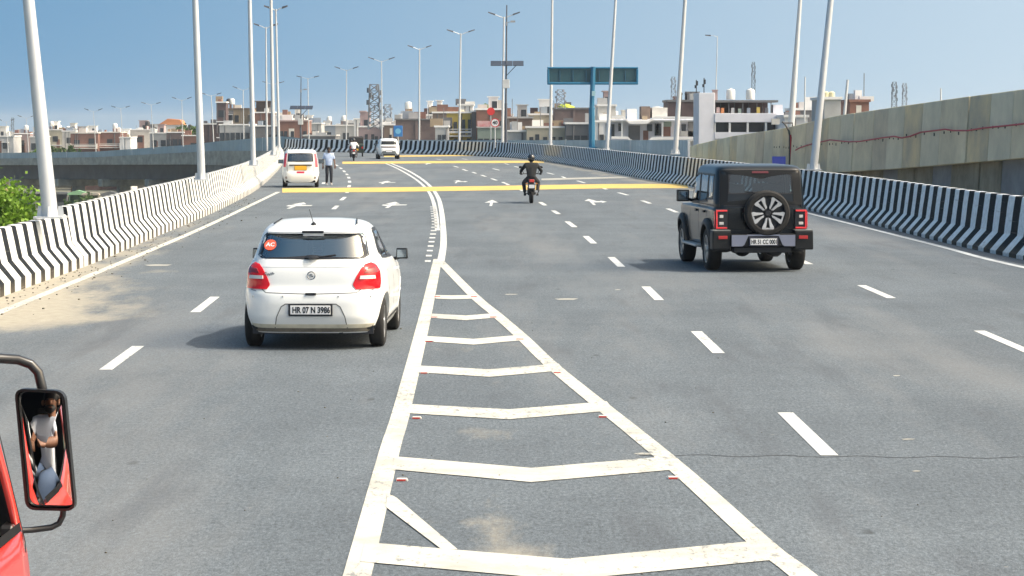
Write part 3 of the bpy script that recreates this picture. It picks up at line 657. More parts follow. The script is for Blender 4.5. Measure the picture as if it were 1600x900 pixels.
# fill behind: the ramp carriageway
mb = MB(); mb.grid([[(p[0].x - 13 + .3, p[0].y - 60, p[1] - .9) for p in top_pts], [(p[0].x - 13 + 9, p[0].y - 60, p[1] - .9) for p in top_pts], [(p[0].x - 13 + 9.02, p[0].y - 60, -12) for p in top_pts]]); mb.build('ramp_carriageway', conc_d, wt, fix=False)
# red cable strung along the wall
cab = []
for px, py in ((1246, 234.5), (1252, 231), (1262, 227.5), (1275, 224), (1284, 222), (1300, 218.5), (1313, 220), (1330, 221.5), (1345, 221), (1368, 217.5), (1380, 215.5), (1400, 213), (1412, 215.5), (1425, 213), (1442, 206.5), (1460, 204.5), (1480, 202), (1492, 204), (1515, 204), (1540, 200), (1570, 197), (1602, 193.5), (1650, 188)):
    best = min(np.arange(40, 165, .25), key=lambda d_: abs(800 + F * wall_xy(d_).x / d_ - px)); p = at(px, py, best); a = wall_xy(best)
    cab.append((p.x - .10, p.y - .2, p.z))
cm = mat('red_cable', (0.42, 0.02, 0.03), 0.5)
mb = MB(); mb.tube([(x - cab[0][0], y - cab[0][1], z - cab[0][2]) for x, y, z in cab], 0.028, 6)
o = mb.build('power_cable', cm); o.location = cab[0]; tag(o, 'red cable strung in shallow loops along the concrete ramp wall', 'cable')
# dark conduit, bracket and red drop cable near px 1235
p = at(1238, 205, 106); t = thing('cable_riser', 'dark bent conduit with red cable dropping down the ramp wall near the thin pole', 'conduit', (p.x - .25, p.y - 1.2, p.z))
mb = MB(); mb.tube([(-.34, 0, .42), (-.22, 0, .32), (-.04, 0, .02), (0, 0, -.2), (0, 0, -1.5)], .045, 6); mb.tube([(-.25, 0, .36), (.12, 0, .36), (.12, 0, .2)], .035, 6); mb.build('conduit', mat('dark_conduit', (.05, .05, .055), .6), t)
mb = MB(); mb.tube([(.03, -.05, -.15), (.05, -.05, -.6), (.06, -.05, -1.4)], .035, 6); mb.tube([(.05, -.05, -.25), (.14, -.05, -.6), (.22, -.05, -.85)], .03, 6); mb.build('drop_cable', cm, t)
mb = MB(); mb.box((-.62, 0, .42), (.35, .2, .25)); mb.build('junction_box', mat('grey_box', (.5, .5, .48), .6), t)
# weeds along the wall foot
# ------------------------------------------------------------ lamp posts
POLEM = mat('pole_white_zinc', (0.60, 0.62, 0.64), 0.4, metal=0.3, var=0.1, scale=1.0)
LAMPM = mat('lamp_head_dark', (0.06, 0.065, 0.08), 0.5)
def lamp_post(label, base, top, r0, r1, arms=2, group=None, arm=1.35, foot=True, aim=0.0, tilt=.25):
    b, t_ = Vector(base), Vector(top); v = t_ - b
    t = thing('street_lamp', label, 'street lamp', b, 0, group)
    n = 12 if r0 * F / b.y > 4 else 8
    mb = MB(); mb.tube([(0, 0, 0), v * .33, v * .66, v], [r0, r0 * .67 + r1 * .33, r0 * .33 + r1 * .67, r1], n); mb.build('pole', POLEM, t, smooth=40)
    if foot:
        mb = MB(); mb.box((0, 0, 0.02), (r0 * 3.6, r0 * 3.6, .04)); 
        for a in range(4): mb.box((r0 * 1.25 * math.cos(a * PI / 2), r0 * 1.25 * math.sin(a * PI / 2), .12), (.03, r0 * .9, .2), a * PI / 2 + PI / 2, top=.6)
        mb.build('base_flange', POLEM, t)
    if arms:
        for s in ((-1, 1) if arms == 2 else (-1,)):
            ca, sa = math.cos(aim), math.sin(aim); e = v + Vector((s * arm * ca, s * arm * sa, arm * tilt)); m_ = v + Vector((s * arm * .3 * ca, s * arm * .3 * sa, arm * .02))
            mb = MB(); mb.tube([v + Vector((0, 0, -.15)), m_, v + Vector((s * arm * .6 * ca, s * arm * .6 * sa, arm * tilt * .5))], r1 * .6, 6); mb.build('arm', POLEM, t)
            mb = MB(); c0 = v + Vector((s * arm * .55 * ca, s * arm * .55 * sa, arm * tilt * .45)); dr = (e - c0); pr = Vector((-sa, ca, 0)) * .16; up = Vector((0, 0, .07))
            vs = [c0 - pr - up, c0 + pr - up, c0 + dr + pr - up * .6, c0 + dr - pr - up * .6, c0 - pr * .8 + up, c0 + pr * .8 + up, c0 + dr + pr * .7 + up * .8, c0 + dr - pr * .7 + up * .8]
            mb.add(vs, [(3, 2, 1, 0), (4, 5, 6, 7), (0, 1, 5, 4), (1, 2, 6, 5), (2, 3, 7, 6), (3, 0, 4, 7)]); mb.build('lamp_head', LAMPM, t)
    return t
def lamp_px(label, bx, by, tx, ty, d, r0, r1, arms=2, group=None, extra=0.0, **k):
    b = at(bx, by, d); q = at(tx, ty, d); v = (q - b) * (1 + extra); return lamp_post(label, b, b + v, r0, r1, arms, group, **k)
GL, GR = 'tall lamp posts behind the left barrier', 'twin-arm lamp posts along the curve'
lamp_px('thickest pale lamp post behind the near left barrier, leaning left beside the green bush', 79, 341, 44.5, 0, 43.4, .145, .085, group=GL, extra=.55)
lamp_px('second tall post behind the left barrier, at the end of the dark girders', 315, 282, 305, 0, 70, .118, .075, group=GL, extra=.45)
lamp_px('third tall lamp post of the left row, left of the close pair', 396, 259, 390, 0, 95, .105, .06, group=GL, extra=.6)
lamp_px('thicker lamp post of the close pair just left of the white taxi', 427.5, 243, 423.5, 0, 120, .1, .065, group=GL, extra=.35)
lamp_px('thin lamp post of the close pair with its lamps near the top edge', 436, 236, 431, 14, 165, .1, .055, group=GL, foot=False, arm=.8)
lamp_px('thin lamp post with its head at two thirds, left of the close pair', 417, 236, 415.5, 42, 200, .1, .05, group=GL, foot=False, arm=1.0)
for (lab, bx, by, tx, ty, d, r0, r1, ar, ex, ft) in (
    ('lamp post behind the black jeep-style car, rising in front of the panel wall', 1271, 266, 1292, 60, 80, .135, .085, 2, .8, True),
    ('thin leaning pole standing behind the ramp wall beside the conduit', 1236, 200, 1246, 60, 112, .16, .08, 2, .6, False),
    ('lamp post left of the white long building, leaning right out of the frame', 1055, 241, 1070.5, 0, 117, .13, .075, 2, .3, True),
    ('lamp post in front of the right half of the blue gantry board', 948, 236, 962, 0, 153, .13, .075, 2, .15, True),
    ('lamp post in front of the left end of the blue gantry board', 860, 228, 863, 0, 190, .13, .08, 2, .12, True),
    ('twin-arm lamp post standing next to the solar mast', 785, 227, 787.5, 26, 213, .13, .065, 2, 0, True),
    ('twin-arm lamp post in front of the yellow and white house', 717.5, 228, 720, 52, 243, .12, .065, 2, 0, True),
    ('twin-arm lamp post in front of the long brown wall', 655, 230, 655.5, 76, 284, .12, .065, 2, 0, True),
    ('twin-arm lamp post right beside the lattice tower', 597, 222, 596, 95, 318, .12, .07, 2, 0, False),
    ('twin-arm lamp post midway between lattice tower and taxi', 541, 222, 541.5, 109, 350, .12, .07, 2, 0, False),
    ('twin-arm lamp post just right of the small solar mast', 483, 226, 481, 122, 372, .12, .07, 2, 0, False),
    ('twin-arm lamp post hidden behind the close pair above the taxi', 427, 224, 427, 131, 392, .11, .07, 2, 0, False),
    ('twin-arm lamp post above the yellow-windowed building', 381, 222, 380, 140, 402, .11, .07, 2, 0, False),
    ('twin-arm lamp post left of the brown brick tower', 334, 224, 330, 149, 412, .11, .07, 2, 0, False),
    ('far twin-arm lamp post above the orange roofed house', 286, 229, 284, 156, 424, .1, .06, 2, 0, False),
    ('far twin-arm lamp post above the houses with arches', 240, 233, 236, 163, 437, .1, .06, 2, 0, False),
    ('far twin-arm lamp post above the red-brown balconied block', 193, 236, 188.5, 169, 451, .1, .06, 2, 0, False),
    ('far twin-arm lamp post just right of the thick left post', 150, 237, 146, 174, 462, .1, .055, 2, 0, False),
    ('far twin-arm lamp post left of the thick left post', 45, 239, 41, 184, 492, .1, .05, 2, 0, False),
    ('farthest twin-arm lamp post at the left edge', 13, 239, 10, 190, 502, .1, .05, 2, 0, False)):
    lamp_px(lab, bx, by, tx, ty, d, r0 * (0.8 if d > 300 else 1), r1 * (.8 if d > 300 else 1), ar, GR, ex, foot=ft, arm=1.4 if d < 300 else 1.75, aim=random.uniform(-.15, .15), tilt=random.uniform(.18, .34))
# single-arm pole in the background right, and plain thin poles
lamp_px('thin single-arm lamp post behind the white long building', 1117, 205, 1121, 56, 255, .07, .04, 1, None, 0, foot=False, arm=1.3, tilt=.05)
lamp_px('thin bare pole between the two rooftops right of the white building', 1257, 190, 1258, 120, 190, .06, .05, 0, None, .0, foot=False)
lamp_px('dark utility pole rising between grey drum house and brick box', 1319, 185, 1324, 130, 150, .1, .08, 0, None, .1, foot=False)
lamp_px('thin pole peeking over the panel wall far right', 1470, 175, 1470, 138, 130, .05, .04, 0, None, .0, foot=False)

# ------------------------------------------------------------ solar masts with cameras
def solar_mast(label, bx, by, top_y, pan_y, d, s=1.0, full=True):
    b = at(bx, by, d); H = at(bx, top_y, d).z - b.z; hp = at(bx, pan_y, d).z - b.z
    t = thing('solar_mast', label, 'solar mast', b); dk = mat('mast_dark', (.075, .085, .11), .5)
    mb = MB(); mb.tube([(0, 0, 0), (0, 0, H * .3)], .12 * s, 8); mb.tube([(0, 0, H * .3), (.08, 0, H)], [.085 * s, .05 * s], 8); mb.build('pole', dk, t, smooth=40)
    for k in range(3):
        mb = MB(); x = (-.95 + k * .95) * s; mb.box((x + .1, 0, hp), (.92 * s, 1.2 * s, .05)); o = mb.build('solar_panel', mat('solar_cell', (.03, .035, .05), .3), t); o.rotation_euler = (R(20), 0, 0); o.location = (0, math.sin(R(20)) * hp, hp - math.cos(R(20)) * hp)
    mb = MB(); mb.tube([(0, -.05, hp - 1.1 * s), (.95 * s, -.05, hp - .1)], .035 * s, 6); mb.tube([(0, 0, hp - .1), (-1.0 * s, 0, hp - .08)], .03, 6); mb.build('bracket', dk, t)
    mb = MB(); mb.box((0, -.15, hp - 1.75 * s), (.62 * s, .4 * s, .75 * s)); mb.build('equipment_box', mat('box_white', (.6, .62, .64), .5), t, bevel=.03)
    mb = MB(); mb.box((.05, 0, H - 1.6 * s), (.18, .2, .35)); mb.tube([(.07, 0, H - 1.5 * s), (.5 * s, -.1, H - 1.4 * s)], .03, 5); mb.box((.6 * s, -.15, H - 1.4 * s), (.4 * s, .18, .16 * s)); mb.build('camera', mat('cam_grey', (.3, .31, .33), .5), t)
    return t
solar_mast('dark solar mast with cameras and white box beside the twin-arm lamp post', 790.5, 227, 8, 99, 207)
solar_mast('small far solar mast above the white taxi roof', 470, 232, 122, 168, 300, 1.0)

# ------------------------------------------------------------ blue gantry sign seen from behind
d = 172.0; b = at(924.5, 232, d); px = d / F
gs = thing('gantry_sign', 'blue T-shaped gantry with its sign board seen from behind', 'gantry', b)
blue = mat('gantry_blue', (0.015, 0.15, 0.28), 0.5, var=.15, scale=.7); dkb = mat('board_back', (0.04, 0.12, 0.15), 0.6, var=.2, scale=1)
H = (232 - 105) * px
mb = MB(); mb.tube([(0, 0, 0), (.0, 0, H * .5)], .22, 8); mb.tube([(0, 0, H * .5), (.1, 0, H)], .17, 8); mb.build('post', blue, gs, smooth=40)
mb = MB(); mb.box((0, 0, .05), (.8, .8, .1)); mb.build('base_plate', blue, gs)
x0, x1 = (855 - 925) * px, (998 - 925) * px; z0, z1 = H - 28 * px, H
mb = MB(); mb.box(((x0 + x1) / 2, .3, (z0 + z1) / 2), (x1 - x0 - .2, .08, z1 - z0 - .1)); mb.build('board', dkb, gs)
fr = MB()
for z, h in ((z1 - .08, .13), (z0 + .10, .18)): fr.box(((x0 + x1) / 2, .12, z), (x1 - x0 - .05, .22, h))
for x in (x0 + .1, x1 - .1): fr.box((x, .12, (z0 + z1) / 2), (.16, .21, z1 - z0 - .3))
fr.build('board_frame', blue, gs, bevel=.04)
for k in range(1, 7): 
    mb = MB(); mb.box((x0 + (x1 - x0) * k / 7, .2, (z0 + z1) / 2), (.05, .1, z1 - z0 - .5)); mb.build('stiffener', mat('stiff', (.05, .16, .25), .5), gs)
mb = MB(); mb.box((.12, -.3, H - 1.9), (.25, .15, .35)); mb.build('control_box', mat('pale_blue_box', (.35, .55, .6), .5), gs)

# ------------------------------------------------------------ road signs
def disc(mb, c, r, y0, y1, n=28): mb.prism([(c[0] + r * math.cos(2 * PI * k / n), c[1] + r * math.sin(2 * PI * k / n)) for k in range(n)], y0, y1, 'XZ')
d = 200.0; b = at(773.5, 231, d); px = d / F
t = thing('speed_sign', 'round white 40 speed limit sign left of the solar mast', 'road sign', b)
mb = MB(); mb.tube([(0, 0.05, 0), (0, 0.05, 39 * px)], .045, 6); mb.build('post', STEEL, t)
mb = MB(); disc(mb, (0, 39 * px), .37, -.01, .02); mb.build('sign_face', mat('sign_white', (.8, .8, .8), .4), t)
mb = MB(); n = 28
mb.grid([[(r * math.cos(2 * PI * k / n), -.016, 39 * px + r * math.sin(2 * PI * k / n)) for k in range(n)] for r in (.37, .3)], wrap=True); mb.build('red_ring', mat('sign_red', (.6, .03, .04), .4), t)
text('40', .42, INK, t, 'lettering', (0, -.02, 39 * px), (PI / 2, 0, 0), bold=.012)
b = at(622, 222, 215.0); px = 215 / F
t = thing('blue_sign', 'blue rectangular sign with pale round symbol right of the distant white car', 'road sign', b)
mb = MB(); mb.tube([(0, .06, -1), (0, .06, 10 * px)], .05, 6); mb.build('post', STEEL, t)
mb = MB(); mb.box((0, 0, 17 * px), (14 * px, .04, 17 * px)); mb.build('sign_face', mat('sign_blue', (.03, .17, .50), .4), t, bevel=.02)
mb = MB(); disc(mb, (0, 17 * px), .25, -.03, -.019); mb.build('symbol', mat('sign_pale_blue', (.15, .42, .68), .4), t)
b = at(1217, 252, 90); t = thing('blue_sign', 'small deep blue board just above the roof of the black off-road car', 'road sign', (b.x, b.y, 0.9))
mb = MB(); mb.tube([(0, .05, 0), (0, .05, b.z - .9)], .04, 6); mb.build('post', STEEL, t)
mb = MB(); mb.box((0, 0, b.z - .9), (.5, .04, .36)); mb.build('sign_face', mat('deep_blue', (.03, .05, .32), .5), t)
b = at(767, 174, 262); t = thing('roof_ball', 'round red advertising disc on the roof beside the solar mast', 'sign', (b.x, b.y, b.z - 1.0))
mb = MB(); disc(mb, (0, 1.0), .42, 0, .1); mb.build('disc', mat('ball_red', (.65, .03, .03), .5), t)
mb = MB(); mb.tube([(0, .12, -2.6), (0, .12, .8)], .04, 5); mb.build('post', STEEL, t)

# ------------------------------------------------------------ lattice towers and antennas
def tower(label, x, ytop, ybot, d, w, name='lattice_tower', ant=True, n=7, m=None):
    b = at(x, ybot, d); H = at(x, ytop, d).z - b.z; m = m or mat('tower_grey', (.13, .15, .18), .6)
    t = thing(name, label, 'tower', b); w *= d / F; mb = MB()
    for sx in (-1, 1):
        for sy in (-1, 1): mb.tube([(sx * w / 2, sy * w / 2, 0), (sx * w * .36, sy * w * .36, H)], w * .045, 5)
    for k in range(n):
        z0, z1 = H * k / n, H * (k + 1) / n; a = w / 2 * (1 - .28 * k / n); c = w / 2 * (1 - .28 * (k + 1) / n)
        for sy in (-1, 1): mb.tube([(-a, sy * a, z0), (c, sy * c, z1)], w * .025, 4); mb.tube([(a, sy * a, z0), (-c, sy * c, z1)], w * .025, 4); mb.tube([(-c, sy * c, z1), (c, sy * c, z1)], w * .025, 4)
        for sx in (-1, 1): mb.tube([(sx * a, -a, z0), (sx * c, c, z1)], w * .025, 4)
    mb.build('lattice', m, t)
    if ant:
        for k in range(11):
            an = k * 2.4; z = H * (.38 + .6 * (k / 11)); r = w * .56; mb = MB(); mb.box((r * math.cos(an), r * math.sin(an) - .1, z), (w * .16, w * .12, H * .11), an); mb.build('antenna_panel', m, t)
    return t
tower('dense dark telecom lattice tower hung with antenna panels, left of the blue sign', 585, 132, 202, 335, 19)
tower('shorter fainter lattice tower just right of the dense dark tower', 606, 163, 202, 400, 12, m=mat('tower_pale', (.22, .25, .3), .6), n=5)
tower('mast of clustered antennas rising above the right white water tank', 1177, 97, 145, 300, 5.5, n=8)
tower('cluster of roof aerials above the yellow-green tarpaulin', 876, 140, 170, 300, 14, m=mat('tower_pale', (.22, .25, .3), .6), n=4)
tower('roof aerials left of the leaning lamp post near the white long building', 1052, 120, 158, 290, 7, n=5, m=mat('tower_pale', (.22, .25, .3), .6))
tower('antenna mast peeking over the right panel wall', 1397, 128, 172, 220, 8, n=5)
tower('second antenna mast peeking over the right panel wall, farther right', 1413, 130, 170, 240, 7, n=5, m=mat('tower_pale', (.22, .25, .3), .6))
tower('small dark antenna mast among the far left houses', 20, 184, 214, 520, 4, n=4)
for x, y0, y1, nm in ((1088, 125, 146, 'left'), (1100, 122, 146, 'right')):
    b = at(x, y1, 240); t = thing('roof_aerial', f'thin dark roof aerial above the white stair tower, {nm} one', 'aerial', b); H = (y1 - y0) * 240 / F
    mb = MB(); mb.tube([(0, 0, 0), (0, 0, H)], .05, 5); mb.box((.05, 0, H * .75), (.22, .2, .45)); mb.box((-.1, 0, H * .5), (.15, .15, .3)); mb.build('mast', INK, t)
# ------------------------------------------------------------ houses
def cm_(name, c, **k): return mat(name, c, k.pop('rough', .85), var=k.pop('var', .28), scale=k.pop('scale', .35), bump=.1, bscale=3, **k)
WALLS = {
 'white': cm_('wall_white', (.82, .82, .82), var=.12), 'offwhite': cm_('wall_offwhite', (.70, .68, .64)), 'grey': cm_('wall_grey', (.46, .47, .48)), 'dgrey': cm_('wall_dgrey', (.16, .165, .18)),
 'brick': cm_('wall_brick', (.25, .13, .10), dark=(.16, .09, .08)), 'dbrick': cm_('wall_darkbrick', (.115, .08, .085), dark=(.07, .05, .055)), 'mauve': cm_('wall_mauve', (.185, .14, .14), dark=(.12, .095, .10)),
 'tan': cm_('wall_tan', (.37, .29, .20)), 'cream': cm_('wall_cream', (.52, .48, .38)), 'yellow': cm_('wall_yellow', (.60, .46, .12), var=.15), 'pink': cm_('wall_pink', (.42, .32, .32)), 'blue': cm_('wall_blue', (.30, .35, .42)),
 'lav': cm_('wall_lavender', (.72, .73, .80), var=.12), 'green': cm_('wall_green', (.29, .36, .32)), 'brown': cm_('wall_brown', (.22, .165, .135), dark=(.14, .11, .10)), 'orange': cm_('wall_orange', (.6, .24, .10), var=.2)}
WIN = mat('window_dark', (.035, .042, .052), .25); WINY = mat('window_yellow', (.65, .50, .20), .6); TANKW = mat('tank_white', (.75, .75, .72), .5, var=.12, scale=1); TANKB = mat('tank_black', (.03, .03, .035), .5)
FRM = mat('window_frame', (.5, .5, .5), .6); RAIL = mat('rail_white', (.82, .82, .82), .6)
_cache = {}
def shared(name, key, fn, m, parent, loc, scale=(1, 1, 1)):
    k = (name, key)
    if k not in _cache:
        o = fn().build(name, m, parent); _cache[k] = o.data
    else:
        o = bpy.data.objects.new(name, _cache[k]); C.objects.link(o); o.parent = parent
    o.location = loc; o.scale = scale; return o
def house(label, x0, x1, yt, d, wall='white', fl=3.1, bays=None, style='win', depth=9, roof=None, trim='white', win='dark', top='parapet', zb=-12.0, name='house', cat='house', rz=0.0, tank=None):
    a, b = at(x0, yt, d), at(x1, yt, d); w = b.x - a.x; H = a.z - zb; rng = random.Random(int(x0 * 7 + yt))
    t = thing(name, label, cat, ((a.x + b.x) / 2, d, zb), rz)
    W, T_ = WALLS[wall], WALLS[trim]
    bd = MB(); bd.box((0, depth / 2, H / 2), (w, depth, H)); bd.build('wall', W, t)
    if top == 'parapet':
        m = MB(); m.box((0, -.06, H + .04), (w + .24, .34, .24)); m.box((-w / 2 - .02, depth / 2, H + .04), (.26, depth, .24)); m.box((w / 2 + .02, depth / 2, H + .04), (.26, depth, .24)); m.build('parapet_cap', T_, t)
    vis_floors = min(4 if d < 380 else 3, max(1, int((H - 7.0) / fl)))
    bays = bays or max(1, int(w / 2.6)); bw = w / bays
    for f_ in range(vis_floors):
        z = H - .9 - fl * (f_ + 1) + fl * .5 + .25
        if style in ('win', 'balc', 'strip'):
            for k in range(bays):
                x = -w / 2 + bw * (k + .5)
                if style == 'win' and rng.random() < .12: continue
                ww, wh = (min(1.25, bw * .55), 1.35) if style != 'strip' else (bw * .82, 1.5)
                if style == 'balc' and rng.random() < .4: wh = 2.0
                o = shared('window', 'w', lambda: MB().box((0, 0, 0), (1, .14, 1)), WINY if win == 'yellow' and f_ == 0 else WIN, t, (x + (rng.uniform(-.15, .15) if style != 'strip' else 0), -.03, z), (ww, 1, wh))
                if d < 330 and style != 'strip': shared('window_sill', 's', lambda: MB().box((0, 0, 0), (1, .3, .08)), FRM, t, (o.location.x, -.13, z - wh / 2 - .05), (ww + .2, 1, 1))
                if style == 'win' and rng.random() < .25: shared('sun_shade', 'ss', lambda: MB().box((0, 0, 0), (1, .7, .07)), T_, t, (o.location.x, -.32, z + wh / 2 + .1), (ww + .4, 1, 1))
        if style == 'balc':
            m = MB(); m.box((0, -.55, z - 1.22), (w * .96, 1.1, .16)); m.box((0, -1.06, z - .68), (w * .96, .1, .30)); m.box((0, -1.06, z - .3), (w * .96, .08, .1)); m.box((-w * .48 + .05, -.55, z - .65), (.08, 1.0, .95)); m.box((w * .48 - .05, -.55, z - .65), (.08, 1.0, .95)); m.build('balcony', T_, t)
    # patched-on storeys, floor slabs, shades and pipes: what makes such houses look jumbled
    if style != 'none':
        for f_ in range(vis_floors):
            z = H - fl * f_
            if f_ and style != 'brickwall' and rng.random() < .75: m = MB(); m.box((0, -.07, z - .9 + .25), (w * rng.choice([1, 1, .6]), .2, .18)); m.build('floor_slab', T_, t)
        for k in range(rng.randint(1, 3)):
            cw = rng.uniform(.15, .32) * w; cx_ = rng.uniform(-.5 * w + cw / 2, .5 * w - cw / 2); hz = rng.uniform(1.4, fl * 1.4); z = H - rng.uniform(hz / 2 + .2, fl * 2.0)
            if style in ('win', 'strip'): m = MB(); m.box((cx_, .005, z), (cw, .09, hz)); m.build('facade_panel', WALLS[rng.choice(['white', 'offwhite', 'cream', 'grey', wall, 'pink', 'dgrey', 'brick'])], t)
        for k in range(rng.randint(0, 2)): m = MB(); x = rng.uniform(-.45, .45) * w; m.tube([(x, -.1, H - .2), (x, -.1, H - 6)], .07, 5); m.build('drain_pipe', WALLS['dgrey'], t)
        for k in range(rng.randint(2, 4)):
            bw_, bh_ = rng.uniform(.5, 1.8), rng.uniform(.4, 1.3); m = MB(); m.box((rng.uniform(-.45, .45) * w, rng.uniform(.5, depth * .7), H + bh_ / 2), (bw_, 1, bh_)); m.build('roof_clutter', WALLS[rng.choice(['white', 'dgrey', 'brick', 'grey', 'offwhite', 'blue', 'tan'])], t)
        if rng.random() < .5: m = MB(); x = rng.uniform(-.4, .4) * w; m.tube([(x, 1, H), (x, 1, H + rng.uniform(1.5, 3))], .04, 4); m.build('aerial', WALLS['dgrey'], t)
    if style == 'brickwall':
        for k in range(1, max(2, int(w / 4))):
            m = MB(); m.box((-w / 2 + k * w / max(2, int(w / 4)), -.08, H * .5), (.35, .22, H - .4)); m.build('pilaster', WALLS['mauve' if wall == 'mauve' else wall], t)
    if roof == 'stair':
        m = MB(); xx = w * rng.uniform(-.3, .3); hh = rng.uniform(1.4, 2.3); ww = min(2.6, w * .35); m.box((xx, depth * .4, H + hh / 2), (ww, 3, hh)); m.box((xx, depth * .4, H + hh + .06), (ww + .4, 3.4, .12)); shared('roof_door', 'rd', lambda: MB().box((0, 0, 0), (.7, .1, 1.0)), WIN, t, (xx + ww * .15, depth * .4 - 1.52, H + .6)); m.build('stair_room', WALLS[rng.choice(['white', 'offwhite', 'grey', 'pink'])], t)
    if roof == 'shed':
        m = MB(); 
        for sx in (-.45, .45): m.box((w * sx, .4, H + 1.1), (.12, .12, 2.2))
        m.box((0, 1.6, H + 2.25), (w * 1.02, 3.4, .14)); m.box((0, 3.2, H + 1.1), (w * .9, .15, 2.2)); m.build('roof_shed', WALLS['brown'], t)
    if tank:
        for q in tank:
            m = MB(); x = q[0] * w; m.lathe([(0, 0), (.55, 0), (.58, .1), (.55, .9), (.45, 1.05), (.2, 1.15), (0, 1.17)], 12, (x, 1.5, H + .9)); m.build('water_tank', TANKB if q[1] == 'b' else TANKW, t, smooth=40)
            m = MB(); [m.box((x + sx * .4, 1.5 + sy * .4, H + .45), (.12, .12, .9)) for sx in (-1, 1) for sy in (-1, 1)]; m.build('tank_stand', WALLS['brick'], t)
    return t

# --- far left band, beyond the flyover
house('low grey-white house at the far left edge', -30, 21, 213, 560, 'grey', style='win', roof='stair')
house('pinkish white house beside the thin antenna mast, far left', 21, 47, 209, 570, 'pink', style='win', tank=[(.2, 'w')])
house('small grey house between pinkish house and thick post', 47, 66, 214, 555, 'grey', style='strip', roof='stair')
house('cream house directly right of the thick left lamp post', 74, 99, 203, 590, 'cream', style='win', roof='stair', tank=[(-.3, 'w')])
house('pale narrow house left of the brown balconied row', 97, 118, 205, 575, 'offwhite', style='win', roof='stair')
house('long brown row with white balcony rails, left half', 110, 153, 208, 545, 'brick', style='balc', trim='offwhite', roof=None)
house('long brown row with white balcony rails, right half', 155, 188, 207, 548, 'brick', style='balc', trim='offwhite', tank=[(.2, 'w')])
house('small white house between brown row and arched houses', 187, 204, 215, 540, 'white', style='win')
house('white and tan house with jumbled upper rooms', 203, 236, 203, 560, 'offwhite', style='win', roof='stair', tank=[(.3, 'b')])
house('pale grey blank-faced house with a dark opening', 234, 262, 208, 530, 'grey', style='win', bays=2, roof='stair')
house('white house with orange flat roof', 248, 284, 196, 590, 'white', style='win')
b = at(250, 196, 590); b2 = at(283, 196, 590)
r_ = thing('roof_slab', 'orange tiled roof covering the white house', 'roof', ((b.x + b2.x) / 2, 590, b.z + .15)); m = MB(); m.prism([(-3.0, 0), (3.1, 0), (2.4, 1.2), (-.6, 1.5)], -.6, 6, 'XZ'); m.build('tiles', WALLS['orange'], r_)
house('grey-maroon house below the orange roof', 260, 287, 207, 520, 'mauve', style='strip', bays=3)
house('low brick house behind the second left lamp post', 284, 320, 212, 510, 'brick', style='win')
house('dark brown windowless block left of the brick tower', 316, 341, 194, 480, 'dbrick', style='brickwall')
# --- brick tower group
house('tall dark brick tower with ragged top above the left bend', 338, 353, 160, 470, 'dbrick', style='win', bays=1, name='brick_tower', cat='tower', depth=4)
for k, (x, h) in enumerate(((339.5, 4), (344, 2), (351, 5))):
    pass
house('tan building with yellow lit-looking windows beside the brick tower', 353, 398, 170, 480, 'tan', fl=2.6, style='win', bays=4, win='yellow', trim='brown', tank=[(-.32, 'w'), (-.42, 'b')])
house('brick house with roof greenery left of the close pair of posts', 396, 427, 176, 475, 'brick', style='win', roof='shed')
house('grey-white arcade house in front of the tan building', 343, 392, 195, 440, 'grey', style='strip', trim='white', bays=6)
house('dark grey low house behind the third left post', 390, 436, 197, 436, 'dgrey', style='win', bays=5)
house('broad red-brown brick house above the taxi', 434, 480, 189, 420, 'brick', style='win', bays=5, fl=3.6, trim='pink')
house('white upper house on the left above the red-brown house', 430, 452, 181, 450, 'white', style='win', bays=2)
house('white stepped house right of the small solar mast', 451, 474, 186, 455, 'white', style='win', bays=3, roof='stair')
house('small grey house with white stair room above the man in the road', 476, 502, 193, 520, 'grey', style='win', roof='stair')
house('low bluish house midway to the lattice tower', 500, 527, 196, 540, 'blue', style='win', tank=[(0, 'w')])
house('dark roofed market hall behind the sheet barrier', 474, 524, 212, 400, 'dgrey', style='strip', bays=9, trim='grey')
house('grey house with white top left of lattice tower', 524, 556, 196, 500, 'grey', style='win', tank=[(-.1, 'w')])
house('narrow white tower house left of the lattice tower', 553, 573, 186, 450, 'white', style='win', bays=2, roof='stair')
house('grey and pink house at the foot of the lattice tower', 560, 602, 198, 385, 'pink', style='balc', bays=5, trim='white', roof='stair')
house('dim brown house between tower and blue sign', 600, 622, 195, 375, 'brown', style='win', bays=3, trim='white')
# --- centre
house('very long windowless brown wall block right of the blue sign', 618, 684, 187, 340, 'mauve', style='brickwall', depth=14, trim='dgrey')
house('white roof rooms standing behind the long brown wall, left', 624, 643, 179, 380, 'white', style='win', bays=2, tank=[(.2, 'w')])
house('white roof rooms standing behind the long brown wall, middle', 656, 676, 180, 385, 'white', style='win', bays=2, roof='stair')
house('brown and white house behind the long brown wall, right end', 676, 698, 176, 375, 'brown', style='win', bays=2, roof='stair')
house('short house with stacked white balconies left of the yellow house', 680, 700, 198, 318, 'grey', style='balc', fl=2.2, bays=2)
house('yellow topped house with white balconies behind a lamp post', 698, 738, 176, 325, 'yellow', style='balc', fl=2.55, bays=4, trim='white')
house('white rooftop house above the yellow one', 716, 739, 164, 345, 'white', style='win', bays=2)
house('narrow near-black house wall right of the yellow house', 737, 744, 174, 322, 'dgrey', style='none')
house('brick topped green-grey house with red signboard', 744, 786, 171, 318, 'brick', style='win', bays=4, roof='stair')
house('green-grey ground storeys behind the speed sign', 746, 784, 199, 310, 'green', style='strip', bays=4, trim='grey')
